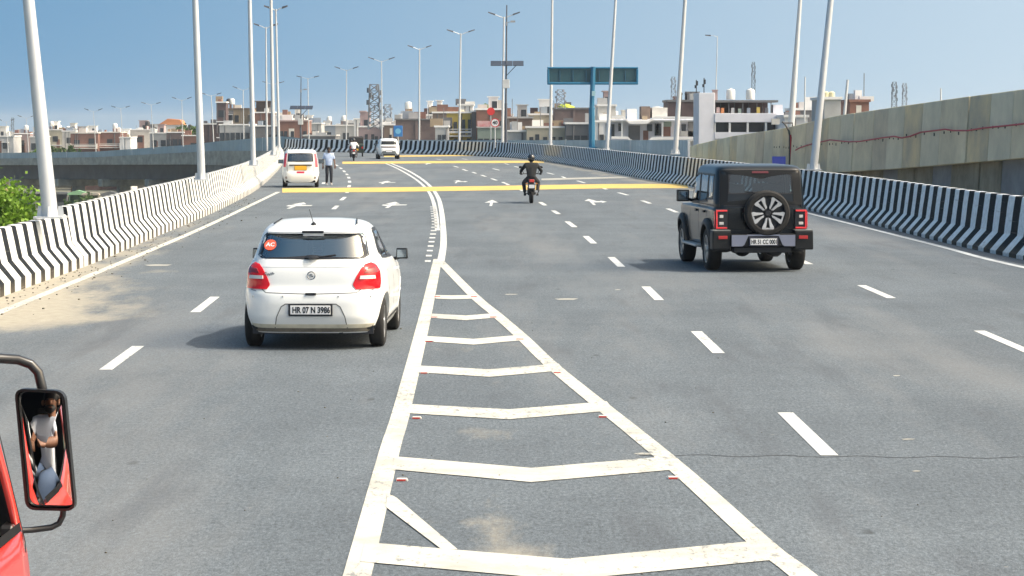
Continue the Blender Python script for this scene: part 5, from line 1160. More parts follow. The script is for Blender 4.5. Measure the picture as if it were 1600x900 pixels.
def shrink(poly, k): 
    c = (sum(p[0] for p in poly) / len(poly), sum(p[1] for p in poly) / len(poly)); out = []
    for p in poly: dx, dz = c[0] - p[0], c[1] - p[1]; r = math.hypot(dx, dz); out.append((p[0] + dx / r * k, p[1] + dz / r * k))
    return out
shell(S, [('rear', shrink(rw, .02)), ('front', shrink(fw, .03)), ('side', shrink(sw1, .02)), ('side', shrink(sw2, .02))], wh, WHITE_PAINT, car)
REARG = glass('rear_glass_teal', (.72, .95, .94), .26)
patch(rw, lambda a, z, o: S.rear(a, z, o), REARG, 'rear_window', car, off=.003, rows=10, cols=20)
frame_patch(rw, lambda a, z, o: S.rear(a, z, o), INK, 'window_gasket', car, wd=.04)
patch(fw, lambda a, z, o: S.front(a, z, o), CAR_GLASS, 'windscreen', car, off=.003, rows=8, cols=16)
frame_patch(fw, lambda a, z, o: S.front(a, z, o), INK, 'window_gasket', car, wd=.05)
for sg in (1, -1):
    for sw in (sw1, sw2):
        fn = lambda a, z, o, sg=sg: S.side(sg, a, z, o)
        patch(sw, fn, CAR_GLASS, 'side_window', car, off=.003, rows=8, cols=8); frame_patch(sw, fn, INK, 'window_gasket', car, wd=.035)
    patch([(1.66, 1.03), (1.80, 1.03), (1.78, 1.40), (1.64, 1.40)], fn, INK, 'door_pillar', car, off=.007, rows=6, cols=2)
    patch([(.80, 1.14), (1.0, 1.08), (1.12, 1.38), (1.05, 1.39)], fn, BLACK_PLASTIC, 'pillar_trim', car, off=.006, rows=6, cols=2)
    for y_ in (1.0, 1.72, 2.62): patch([(y_, .34), (y_ + .007, .34), (y_ + .007, 1.02), (y_, 1.02)], fn, INK, 'door_gap', car, off=.0015, rows=6, cols=1, depth=.004)
    patch([(2.35, .84), (2.53, .84), (2.53, .87), (2.35, .87)], fn, WHITE_PAINT, 'door_handle', car, off=.03, rows=2, cols=3, depth=.03)
    patch([(1.05, .28), (2.7, .28), (2.7, .32), (1.05, .32)], fn, BLACK_PLASTIC, 'sill', car, off=.008, rows=2, cols=6)
    for (wy, wz, wr) in wh: arch_lip(S, sg, wy, wz, wr - .008, wr + .03, WHITE_PAINT, car, off=.006)
    # tail lamps wrap round the corner
    fp = lambda a, z, o, sg=sg: S.per(sg * a, z, o)
    lamp = [(.53, .725), (.49, .775), (.53, .87), (.59, .97), (.65, 1.02), (.74, 1.035), (.84, 1.01), (.93, .93), (.95, .80), (.92, .725)]
    tl = patch(lamp, fp, RED_LENS, 'tail_lamp', car, off=.012, rows=16, cols=12, depth=.03, bulge=.02)
    patch([(.57, .845), (.575, .885), (.77, .885), (.78, .845)], fp, CLEAR_LENS, 'reversing_lens', tl, off=.034, rows=4, cols=6, depth=.02)
    patch([(.62, .915), (.66, .975), (.79, .985), (.82, .915)], fp, mat('lens_dark_red', (.2, .01, .015), .2, coat=.6), 'brake_lens', tl, off=.032, rows=4, cols=6, depth=.02)
    patch([(.70, .235), (.66, .262), (.88, .285), (.90, .235)], fp, BLACK_PLASTIC, 'bumper_corner', car, off=.007, rows=4, cols=6)
    mirror_wing(car, S, sg, 2.46, .98, BLACK_PLASTIC, .15, .135)
    sx = MB(); sx.ball((sg * .33, S.rear(.33, .645)[1] - .002, .645), .012, 8, 5); sx.build('parking_sensor', mat('sensor', (.5, .5, .5), .5), car); sx = MB(); sx.ball((sg * .70, S.rear(.70, .635)[1] - .002, .635), .012, 8, 5); sx.build('parking_sensor', mat('sensor', (.5, .5, .5), .5), car)
    b = MB(); b.tube([(sg * .50, .62, 1.484), (sg * .46, 1.1, 1.525)], .009, 5); b.build('roof_groove', BLACK_PLASTIC, car)
fr_ = lambda a, z, o: S.rear(a, z, o)
GAP = mat('panel_gap', (.10, .105, .11), .6)
def line(pts, wd, fn, m=GAP, parent=car, name='panel_gap', off=.0015):
    P = []
    for i in range(len(pts) - 1):
        p, q = pts[i], pts[i + 1]; k_ = max(1, int(math.hypot(q[0] - p[0], q[1] - p[1]) / .05))
        for k in range(k_): P.append((p[0] + (q[0] - p[0]) * k / k_, p[1] + (q[1] - p[1]) * k / k_))
    P.append(pts[-1]); a, b = [], []
    for i, p in enumerate(P):
        u, v = P[max(i - 1, 0)], P[min(i + 1, len(P) - 1)]; t = Vector((v[0] - u[0], v[1] - u[1])).normalized(); a.append(fn(p[0] - t.y * wd / 2, p[1] + t.x * wd / 2, off)); b.append(fn(p[0] + t.y * wd / 2, p[1] - t.x * wd / 2, off))
    mb = MB(); mb.grid([a, b]); return mb.build(name, m, parent, fix=False)
line([(-.60, .745), (-.585, .72), (-.54, .685), (0, .67), (.54, .685), (.585, .72), (.60, .745)], .010, fr_)
line([(-.64, .98), (0, .985), (.64, .98)], .008, fr_, off=.002, m=mat('crease_shade', (.5, .52, .54), .4))  # no gap: grey strip paints the shade of the tailgate fold
line([(-.68, .70), (-.79, .715)], .008, lambda a, z, o: S.per(a, z, o)); line([(.68, .70), (.79, .715)], .008, lambda a, z, o: S.per(a, z, o))
# bumper insert with the plate recess
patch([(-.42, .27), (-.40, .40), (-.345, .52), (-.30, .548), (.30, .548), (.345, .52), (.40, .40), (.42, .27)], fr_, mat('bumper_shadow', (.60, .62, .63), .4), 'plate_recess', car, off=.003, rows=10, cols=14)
line([(-.43, .26), (-.405, .40), (-.35, .52), (-.30, .553), (.30, .553), (.35, .52), (.405, .40), (.43, .26)], .012, fr_, off=.005)
patch([(-.86, .215), (-.86, .262), (.86, .262), (.86, .215)], lambda a, z, o: S.per(a, z, o), mat('dusty_plastic', (.16, .145, .12), .8, var=.4, scale=6), 'bumper_lip', car, off=.006, rows=3, cols=26)
patch([(-.86, .262), (-.86, .31), (.86, .31), (.86, .262)], lambda a, z, o: S.per(a, z, o), mat('dusty_white', (.55, .52, .42), .7, var=.3, scale=4), 'bumper_skirt', car, off=.0035, rows=3, cols=26)
def plate(parent, x, y, z, w, h, txt, m=PLATE_W, frame=INK, size=None, sx=.8, tilt=0):
    f = MB(); f.box((0, 0, 0), (w + .05, .018, h + .045)); o = f.build('number_plate', frame, parent, bevel=.006); o.location = (x, y, z); o.rotation_euler = (tilt, 0, 0)
    g = MB(); g.box((0, -.012, 0), (w, .008, h)); g.build('plate_face', m, o, bevel=.002)
    if txt: text(txt, size or h * .95, INK, o, 'plate_lettering', (0.01, -.0175, -.004), (PI / 2, 0, 0), bold=.0035, sx=sx)
    return o
plate(car, 0, S.rear(0, .49)[1] - .02, .485, .475, .105, 'HR 07 N 3986', sx=.76)
b = MB(); b.box((0, S.rear(0, .675)[1] - .01, .67), (.13, .03, .03)); b.build('tailgate_release', INK, car, bevel=.006)
# badges
b = MB(); n = 20; y_ = S.rear(0, .88)[1] - .006
b.lathe([(.045, -.004), (.052, 0), (.045, .004), (.038, 0)], 24, (0, y_, .885), 'Y', close=True); b.prism([(-.02, .905), (.022, .905), (-.004, .888), (.026, .884), (.018, .865), (-.024, .865), (.002, .882), (-.028, .886)], y_ - .003, y_ + .003, 'XZ'); b.build('badge', mat('badge_chrome', (.35, .36, .37), .25, metal=.8), car)
text('Swift', .062, mat('badge_grey', (.16, .18, .2), .3, metal=.3), car, 'badge_lettering', (-.50, S.rear(-.5, .90)[1] - .004, .90), (PI / 2, 0, R(-3)), bold=.0012)
# sticker
b = MB(); b.lathe([(0, -.009), (.076, -.009), (.076, -.004)], 24, (0, 0, 0), 'Y'); o = b.build('window_sticker', mat('sticker_red', (.70, .11, .06), .5), car); yy = S.rear(-.52, 1.23)[1]; o.location = (-.51, yy - .006, 1.235); sl = math.atan2(S.rear(-.5, 1.3)[1] - S.rear(-.5, 1.2)[1], .1); o.rotation_euler = (-sl, 0, R(-8))
text('AC', .075, PLATE_W, o, 'sticker_lettering', (0, -.0105, 0), (PI / 2, 0, 0), bold=.002)
# spoiler, stop lamp, washer hood, aerial, wiper
b = MB(); rows = []
for k in range(21):
    x = -.56 + 1.12 * k / 20; e = 1 - (abs(x) / .62) ** 4; y0 = S.rear(x, 1.385)[1]; ye = y0 - .10 * e
    rows.append([(x, S.rear(x, 1.43)[1] + .02, 1.432), (x, y0 + .02, 1.414), (x, ye, 1.392), (x, ye + .004, 1.372), (x, y0 + .02, 1.366)])
b.grid(rows); b.build('roof_spoiler', WHITE_PAINT, car, smooth=50)
b = MB(); b.box((0, S.rear(0, 1.385)[1] - .095, 1.393), (.26, .04, .028)); b.build('high_stop_lamp', INK, car, bevel=.006)
b = MB(); b.box((0, S.rear(0, 1.36)[1] - .02, 1.358), (.25, .03, .03)); b.build('lamp_housing', PLATE_W, car, bevel=.006)
b = MB(); b.lathe([(0, .0), (.035, .0), (.028, .03), (.01, .045), (0, .05)], 12, (-.02, .60, 1.455)); b.tube([(-.02, .60, 1.48), (-.045, .35, 1.66)], [.006, .004], 6); b.build('roof_aerial', INK, car)
b = MB(); yb = S.rear(0, 1.10)[1]; b.tube([(-.02, yb - .02, 1.09), (.28, S.rear(.28, 1.13)[1] - .015, 1.125)], .008, 5); b.lathe([(0, 0), (.05, 0), (.09, .02), (.05, .04), (0, .04)], 12, (0, yb + .0, 1.075)); b.build('rear_wiper', INK, car)
for sg in (-1, 1):
    wheel(car, sg * .745, .66, .30, .185, sg); wheel(car, sg * .745, 3.11, .30, .185, sg)
under(car, .72, .25, 3.5, .24); b = MB(); b.tube([(-.55, .66, .26), (.55, .66, .26)], .05, 8); b.tube([(.35, .1, .22), (.35, .9, .22)], .03, 8); b.build('rear_axle', INK, car)
b = MB(); b.box((0, 1.9, .60), (1.45, 2.6, .04)); b.build('cabin_floor', TRIM, car)
b = MB(); b.box((0, .36, .90), (1.2, .42, .04)); b.build('parcel_shelf', TRIM, car); b = MB(); b.box((0, 2.7, .9), (1.35, .45, .2)); b.build('dashboard', TRIM, car, bevel=.05)
for x in (-.35, .35): seat(car, x, 1.95, .62); 
seat(car, -.35, 1.05, .60, .62, head=False); seat(car, .33, 1.05, .60, .62, head=False)
b = MB(); b.box((.42, .95, 1.08), (.22, .1, .16)); b.box((-.42, .95, 1.08), (.22, .1, .16)); b.build('headrest', TRIM, car, bevel=.03)

# ================= black jeep-style off-road car with the spare wheel
DK = mat('paint_dark_blue_black', (.003, .0075, .014), .3, coat=.3, spec=.3)
DKR = mat('hard_top', (.020, .026, .034), .3, coat=.5)
S2 = Surf([(.42, .27, 4.20, .84, 12), (.52, .22, 4.26, .87, 12), (.7, .20, 4.3, .885, 13), (.95, .20, 4.32, .89, 13), (1.10, .20, 4.30, .888, 13), (1.17, .20, 4.2, .885, 13), (1.205, .205, 3.1, .868, 12), (1.25, .21, 3.0, .872, 13), (1.5, .24, 2.82, .856, 13), (1.78, .275, 2.6, .835, 13), (1.90, .30, 2.5, .815, 12), (1.95, .34, 2.44, .79, 10), (1.985, .44, 2.32, .73, 8), (2.0, .65, 2.1, .60, 6)])
suv = thing('off_road_car', 'black boxy off-road car with spare wheel on its tailgate in the right carriageway', 'car', (4.68, 44.9, 0), R(5.3))
rw = [(-.60, 1.46), (.60, 1.46), (.64, 1.50), (.62, 1.80), (.585, 1.835), (-.585, 1.835), (-.62, 1.80), (-.64, 1.50)]; fw = [(-.72, 1.24), (.72, 1.24), (.66, 1.84), (-.66, 1.84)]
sw0 = [(.48, 1.36), (.98, 1.34), (.98, 1.82), (.50, 1.82)]; sw1 = [(1.06, 1.30), (1.82, 1.27), (1.82, 1.82), (1.06, 1.82)]; sw2 = [(1.92, 1.26), (2.78, 1.24), (2.52, 1.80), (1.92, 1.82)]
wh = [(.86, .40, .50), (3.70, .40, .50)]
shell(S2, [('rear', shrink(rw, .02)), ('front', shrink(fw, .03))] + [('side', shrink(s_, .02)) for s_ in (sw0, sw1, sw2)], wh, DK, suv, N=230)
f2 = lambda a, z, o: S2.rear(a, z, o); g2_ = lambda a, z, o: S2.front(a, z, o)
patch(rw, f2, glass('suv_rear_glass', (.40, .50, .50), .05), 'rear_window', suv, off=.003, rows=8, cols=14); frame_patch(rw, f2, INK, 'window_gasket', suv, wd=.045)
patch(fw, g2_, CAR_GLASS, 'windscreen', suv, off=.003, rows=8, cols=14); frame_patch(fw, g2_, INK, 'window_gasket', suv, wd=.05)
# hard top tailgate section around the window
patch([(-.66, 1.24), (-.66, 1.86), (-.62, 1.90), (.62, 1.90), (.66, 1.86), (.66, 1.24), (.63, 1.24), (.63, 1.85), (-.63, 1.85), (-.63, 1.24)], f2, DKR, 'roof_header', suv, off=.0, rows=2, cols=2) if 0 else None
line([(-.78, 1.22), (-.76, 1.86), (-.72, 1.91), (.72, 1.91), (.76, 1.86), (.78, 1.22)], .014, f2, INK, suv, off=.004)
line([(-.70, 1.24), (.70, 1.24)], .02, f2, INK, suv, off=.004)
patch([(-.62, .80), (-.62, 1.20), (.62, 1.20), (.62, .80)], f2, mat('gloss_black', (.004, .005, .007), .25, coat=.3, spec=.3), 'tailgate_panel', suv, off=.012, rows=3, cols=10, depth=.02)
patch([(-.16, 1.845), (-.15, 1.885), (.15, 1.885), (.16, 1.845)], f2, mat('dim_red', (.12, .02, .03), .3), 'high_stop_lamp', suv, off=.02, rows=2, cols=4, depth=.03)
for sg in (-1, 1):
    fn = lambda a, z, o, sg=sg: S2.side(sg, a, z, o)
    for s_ in (sw0, sw1, sw2): patch(s_, fn, DARK_GLASS, 'side_window', suv, off=.003, rows=6, cols=8); frame_patch(s_, fn, INK, 'window_gasket', suv, wd=.035)
    for y_ in (1.02, 1.87, 2.86): patch([(y_, .48), (y_ + .010, .48), (y_ + .010, 1.22), (y_, 1.22)], fn, INK, 'door_gap', suv, off=.002, rows=6, cols=1, depth=.004)
    patch([(.4, 1.225), (2.9, 1.225), (2.9, 1.25), (.4, 1.25)], fn, INK, 'belt_line', suv, off=.005, rows=1, cols=8)
    for y_ in (1.15, 2.0): patch([(y_, 1.08), (y_ + .17, 1.08), (y_ + .17, 1.12), (y_, 1.12)], fn, BLACK_PLASTIC, 'door_handle', suv, off=.035, rows=2, cols=3, depth=.035)
    for (wy, wz, wr) in wh: arch_lip(S2, sg, wy, wz, wr - .03, wr + .09, BLACK_PLASTIC, suv, off=.075, zmin=.36)
    b = MB(); b.box((sg * .93, 2.28, .43), (.16, 1.55, .05)); b.box((sg * .86, 1.8, .42), (.1, .08, .07)); b.box((sg * .86, 2.8, .42), (.1, .08, .07)); b.build('side_step', mat('step_silver', (.4, .41, .42), .4, metal=.5), suv, bevel=.012)
    # C-shaped lamps
    lx_ = sg * .755; yl = S2.rear(.755, 1.0)[1] - .045
    hs = MB(); hs.box((lx_, yl + .02, .985), (.24, .09, .38)); h_ = hs.build('tail_lamp', INK, suv, bevel=.02, seg=2)
    rd = MB(); rd.box((lx_, yl - .035, 1.145), (.21, .025, .03)); rd.box((lx_ + sg * .09, yl - .035, .985), (.03, .025, .29)); rd.box((lx_ - sg * 0, yl - .035, .825), (.21, .025, .03)); rd.box((lx_ + sg * .125, yl + .02, .985), (.008, .07, .3)); rd.build('red_light_bar', mat('lamp_red_lit', (.85, .05, .06), .2, coat=.5), h_, bevel=.004)
    cl = MB(); cl.box((lx_ - sg * .0, yl - .03, 1.04), (.07, .02, .055)); cl.box((lx_, yl - .03, .91), (.085, .02, .05)); cl.build('clear_lens', CLEAR_LENS, h_, bevel=.004)
    # bumper ends
    be = MB(); be.box((sg * .78, .10, .60), (.36, .30, .36), top=.96); o = be.build('bumper_end', BLACK_PLASTIC, suv, bevel=.03, seg=2)
    bt = MB(); bt.box((sg * .78, .10, .785), (.34, .26, .014)); bt.build('bumper_step', mat('step_grey', (.2, .21, .21), .6), suv)
    rr2 = MB(); rr2.box((sg * .76, -.058, .655), (.17, .012, .06)); rr2.build('rear_reflector', mat('refl_red', (.42, .03, .03), .3), suv, bevel=.004)
    wheel(suv, sg * .80, .86, .40, .26, sg, ALLOY, 5); wheel(suv, sg * .80, 3.70, .40, .26, sg, ALLOY, 5)
    mw = MB(); x = S2.side(sg, 2.74, 1.28)[0]; mw.box((x + sg * .20, 2.70, 1.36), (.24, .12, .23)); mw.tube([(x, 2.74, 1.26), (x + sg * .12, 2.72, 1.30)], .035, 6); m_ = mw.build('door_mirror', BLACK_PLASTIC, suv, bevel=.04, seg=2, smooth=50); mg = MB(); mg.box((x + sg * .20, 2.637, 1.36), (.19, .006, .17)); mg.build('mirror_glass', mat('mirror_glass', (.25, .29, .32), .06, metal=.9), m_, bevel=.002)
mb = MB(); mb.box((0, .07, .60), (1.22, .30, .24)); mb.build('bumper_centre', BLACK_PLASTIC, suv, bevel=.025, seg=2)
BS = mat('bumper_silver', (.22, .24, .32), .4, metal=.3)
for sg in (-1, 1): mb = MB(); mb.prism([(sg * .60, .49), (sg * .60, .70), (sg * .28, .70), (sg * .36, .52), (sg * .40, .49)], -.092, -.07, 'XZ'); mb.build('bumper_trim', BS, suv)
mb = MB(); mb.box((0, -.085, .695), (.62, .02, .03)); mb.build('bumper_trim', BS, suv)
plate(suv, .0, -.10, .575, .50, .12, 'HR 51 CC 0001', sx=.66, frame=mat('frame_navy', (.02, .025, .05), .5))
mb = MB(); mb.box((0, .12, .42), (1.1, .22, .12)); mb.build('bumper_lower', INK, suv, bevel=.02)
mb = MB(); mb.tube([(-.75, .86, .40), (.75, .86, .40)], .05, 8); mb.ball((-.22, .86, .40), (.17, .16, .15), 12, 8); mb.tube([(.30, .25, .40), (.30, .75, .40)], .13, 10); mb.tube([(.55, .15, .34), (.55, .6, .38)], .03, 8); mb.build('rear_axle', INK, suv)
under(suv, .72, 1.3, 3.9, .46, .18)
HT = mat('hard_top_black', (.005, .007, .010), .5, spec=.25)
frame_patch([(-.77, 1.26), (.77, 1.26), (.745, 1.89), (-.745, 1.89)], f2, HT, 'rear_hard_top', suv, wd=.15, off=.012)
# spare wheel, with five paired silver spokes
sp = thing('x', None, None); bpy.data.objects.remove(sp)
scx, scz, sr = .08, 1.105, .425; ys = .02
t = MB(); t.lathe([(sr * .73, -.11), (sr * .78, -.125), (sr * .92, -.12), (sr * .985, -.09), (sr, -.05), (sr, .08), (sr * .96, .12), (sr * .6, .12)], 48, (0, 0, 0), 'Y')
for k in range(48):
    a = 2 * PI * k / 48; t.box((0, 0, 0), (0, 0, 0)) if 0 else None
spw = t.build('spare_wheel', RUBBER, suv, smooth=35); spw.location = (scx, ys - .02, scz)
t = MB(); t.lathe([(sr * .74, -.115), (sr * .72, -.09), (sr * .70, -.03), (0, -.03)], 40, (0, 0, 0), 'Y', mi=0); t.lathe([(0, -.10), (.05, -.10), (.06, -.07), (.065, -.03)], 20, (0, 0, 0), 'Y', mi=0); t.build('rim_dish', INK, spw, smooth=40)
for k in range(5):
    a = 2 * PI * k / 5 - PI / 2
    t = MB(); ca, sa = math.cos(a), math.sin(a)
    def Q(r, tn, y): return (r * ca - tn * sa, y, r * sa + tn * ca)
    for s_ in (-1, 1):
        P = [(.080, s_ * .010), (.245, s_ * .034), (.300, s_ * .040), (.298, s_ * .112), (.255, s_ * .112), (.10, s_ * .048)]
        vs = [Q(r, tn, -.112 if r > .15 else -.10) for r, tn in P] + [Q(r, tn, -.06) for r, tn in P]; n = 5
        t.add(vs, [tuple(range(n)), tuple(reversed(range(n, 2 * n)))] + [(i, (i + 1) % n, (i + 1) % n + n, i + n) for i in range(n)])
    vs = [Q(.205, -.075, -.112), Q(.246, -.068, -.112), Q(.250, .068, -.112), Q(.205, .075, -.112)]
    if k: pass
    vs = [Q(.272, -.06, -.108), Q(.300, -.06, -.108), Q(.300, .06, -.108), Q(.272, .06, -.108)]; vs += [(v[0], -.06, v[2]) for v in vs]; t.add(vs, [(0, 1, 2, 3), (0, 4, 5, 1), (1, 5, 6, 2), (2, 6, 7, 3), (3, 7, 4, 0)])
    t.build('spoke', ALLOY if 0 else mat('spoke_silver', (.50, .51, .53), .35, metal=.3), spw)
mb = MB(); mb.tube([(scx, .05, scz), (scx, .25, scz)], .12, 12); mb.build('spare_carrier', INK, suv)
mb = MB(); mb.box((-.33, S2.rear(-.3, 1.05)[1] - .03, 1.02), (.04, .03, .18)); mb.build('tailgate_handle', BLACK_PLASTIC, suv)
mb = MB(); mb.box((.05, .44 - .2, 1.40), (.6, .02, .02)); mb.tube([(scx, S2.rear(0, 1.47)[1] - .02, 1.47), (-.30, S2.rear(0, 1.6)[1] - .02, 1.50)], .01, 5); mb.build('rear_wiper', INK, suv)
for x in (-.38, .38): seat(suv, x, 2.15, .95, .52); seat(suv, x, 1.25, .95, .52)
b = MB(); b.box((0, 2.0, .80), (1.5, 2.6, .04)); b.build('cabin_floor', TRIM, suv); b = MB(); b.box((0, 2.9, 1.14), (1.5, .35, .2)); b.build('dashboard', TRIM, suv)

# ================= tall white taxi, standing
S3 = Surf([(.20, .08, 3.55, .75, 6), (.32, .02, 3.62, .79, 6), (.5, .0, 3.65, .81, 6.5), (.66, .02, 3.64, .812, 7), (.72, .06, 3.62, .808, 7), (.9, .08, 3.5, .80, 7), (1.0, .09, 3.1, .79, 7), (1.06, .10, 2.95, .775, 7), (1.3, .16, 2.66, .735, 7), (1.5, .23, 2.38, .695, 6.5), (1.58, .27, 2.25, .67, 6), (1.63, .36, 2.1, .61, 5), (1.66, .55, 1.9, .50, 4.5), (1.672, .9, 1.6, .3, 4)])
tx = thing('taxi', 'white tall hatchback taxi with yellow plate stopped beside the left barrier', 'car', (-9.27, 105.6, 0), R(4.5))
rw = [(-.56, 1.14), (.56, 1.14), (.53, 1.50), (-.53, 1.50)]; fw = [(-.62, 1.1), (.62, 1.1), (.56, 1.52), (-.56, 1.52)]
shell(S3, [('rear', shrink(rw, .03)), ('front', shrink(fw, .04))], [(.62, .30, .35), (3.02, .30, .35)], WHITE_PAINT, tx, dz=.04, N=120)
f3 = lambda a, z, o: S3.rear(a, z, o)
patch(rw, f3, glass('taxi_glass', (.35, .48, .52), .15), 'rear_window', tx, rows=5, cols=8); frame_patch(rw, f3, INK, 'window_gasket', tx, wd=.05)
patch(fw, lambda a, z, o: S3.front(a, z, o), CAR_GLASS, 'windscreen', tx, rows=5, cols=8)
for sg in (-1, 1):
    fp = lambda a, z, o, sg=sg: S3.per(sg * a, z, o)
    patch([(.66, .90), (.64, 1.12), (.60, 1.50), (.72, 1.50), (.82, 1.1), (.82, .90)], fp, mat('taxi_lamp', (.55, .05, .08), .25, coat=.5), 'tail_lamp', tx, off=.02, rows=8, cols=5, depth=.03)
    fs_ = lambda a, z, o, sg=sg: S3.side(sg, a, z, o)
    for s_ in ([(.75, 1.12), (1.6, 1.1), (1.6, 1.48), (.85, 1.48)], [(1.68, 1.1), (2.6, 1.08), (2.3, 1.46), (1.68, 1.48)]): patch(s_, fs_, DARK_GLASS, 'side_window', tx, rows=4, cols=6)
    for wy in (.62, 3.02): wheel(tx, sg * .70, wy, .30, .18, sg, mat('hubcap', (.5, .5, .5), .5), 6); arch_lip(S3, sg, wy, .30, .34, .38, WHITE_PAINT, tx, off=.006)
    mirror_wing(tx, S3, sg, 2.55, 1.06, BLACK_PLASTIC, .24, .18)
    b = MB(); b.lathe([(0, -.02), (.05, -.02), (.06, 0)], 12, (sg * .62, S3.rear(.62, .42)[1], .44), 'Y'); b.build('fog_reflector', mat('fogdark', (.25, .22, .22), .4), tx)
    line([(sg * .60, 1.08), (sg * .58, .75), (sg * .55, .70)], .02, f3, GAP, tx)
b = MB(); b.box((0, S3.rear(0, .98)[1] - .025, .985), (1.0, .05, .05)); b.build('tailgate_garnish', INK, tx, bevel=.012)
plate(tx, 0, S3.rear(0, .86)[1] - .02, .865, .50, .17, None, PLATE_Y, frame=mat('yellow_edge', (.5, .3, .04), .5))
b = MB(); b.box((0, S3.rear(0, .68)[1] - .012, .665), (.34, .012, .085)); o = b.build('red_sticker', mat('taxi_red', (.62, .03, .09), .5), tx)
b = MB(); b.box((0, .10, .27), (1.3, .06, .09)); b.build('bumper_lip', BLACK_PLASTIC, tx)
under(tx, .65, .25, 3.3, .26); b = MB(); b.box((0, 1.8, .6), (1.4, 2.6, .04)); b.build('cabin_floor', TRIM, tx)
for x in (-.33, .33): seat(tx, x, 1.9, .66); seat(tx, x, .95, .66, .5)
for sg in (-1, 1): b = MB(); b.tube([(sg * .54, .6, 1.67), (sg * .54, 1.9, 1.67)], .015, 6); b.build('roof_rail', PLATE_W, tx)

# ================= distant white sport utility car
S4 = Surf([(.30, .10, 4.1, .80, 6), (.42, .02, 4.22, .87, 6), (.6, .0, 4.28, .90, 6), (.8, .03, 4.28, .905, 6), (.98, .08, 4.2, .90, 6), (1.06, .11, 3.5, .875, 6), (1.12, .14, 3.2, .85, 6), (1.35, .26, 2.8, .77, 6), (1.52, .38, 2.5, .70, 5.5), (1.6, .5, 2.3, .64, 5), (1.65, .75, 2.0, .48, 4.5), (1.67, 1.1, 1.7, .28, 4)])
wc = thing('sport_utility_car', 'distant white car with dark rear window and black lamp strip on the far yellow line', 'car', (-9.85, 193, 0), R(6))
shell(S4, [], [(.85, .34, .40), (3.45, .34, .40)], WHITE_PAINT, wc, dz=.05, N=100)
f4 = lambda a, z, o: S4.rear(a, z, o)
patch([(-.62, 1.17), (.62, 1.17), (.57, 1.45), (-.57, 1.45)], f4, mat('far_glass', (.015, .018, .02), .1), 'rear_window', wc, rows=4, cols=6, off=.01)
patch([(-.80, .93), (-.80, 1.02), (.80, 1.02), (.80, .93)], f4, mat('lamp_strip', (.05, .02, .025), .3), 'lamp_strip', wc, rows=2, cols=8, off=.012)
patch([(-.62, .42), (-.5, .66), (.5, .66), (.62, .42)], f4, mat('far_bumper', (.18, .2, .2), .6), 'bumper_insert', wc, rows=3, cols=6, off=.01)
for sg in (-1, 1):
    fs_ = lambda a, z, o, sg=sg: S4.side(sg, a, z, o); patch([(.7, 1.16), (3.0, 1.14), (2.4, 1.48), (.85, 1.5)], fs_, DARK_GLASS, 'side_window', wc, rows=4, cols=8, off=.008)
    for wy in (.85, 3.45): wheel(wc, sg * .77, wy, .34, .22, sg, ALLOY, 5)
    mirror_wing(wc, S4, sg, 2.8, 1.12, BLACK_PLASTIC, .22, .15)
patch([(-.86, .32), (-.86, .40), (.86, .40), (.86, .32)], f4, BLACK_PLASTIC, 'bumper_lip', wc, rows=1, cols=8, off=.012)
under(wc, .7, .3, 3.9, .34, .14); plate(wc, 0, -.03, .62, .5, .12, None)
# ------------------------------------------------------------ people: one skinned body each, clothes over it
SKIN = mat('skin_brown', (.23, .11, .065), .55, var=.15, scale=6); HAIR = mat('hair_black', (.012, .010, .010), .6)
def skin_mesh(name, joints, edges, m, parent, root=0, sub=2, smooth=True):
    me = bpy.data.meshes.new(name); me.from_pydata([j[:3] for j in joints], edges, []); o = bpy.data.objects.new(name, me); C.objects.link(o)
    sk = o.modifiers.new('skin', 'SKIN')
    if not me.skin_vertices: 
        bpy.context.view_layer.objects.active = o
    for i, j in enumerate(joints):
        r = j[3] if isinstance(j[3], tuple) else (j[3], j[3]); me.skin_vertices[0].data[i].radius = r; me.skin_vertices[0].data[i].use_root = (i == root)
    sk.use_smooth_shade = smooth; s2 = o.modifiers.new('sub', 'SUBSURF'); s2.levels = sub; s2.render_levels = sub
    bpy.context.view_layer.update(); dg = bpy.context.evaluated_depsgraph_get(); nm = bpy.data.meshes.new_from_object(o.evaluated_get(dg)); bpy.data.objects.remove(o)
    nm.name = name; nm.materials.clear(); nm.materials.append(m); nm.polygons.foreach_set('use_smooth', [True] * len(nm.polygons))
    o = bpy.data.objects.new(name, nm); C.objects.link(o); o.parent = parent; return o
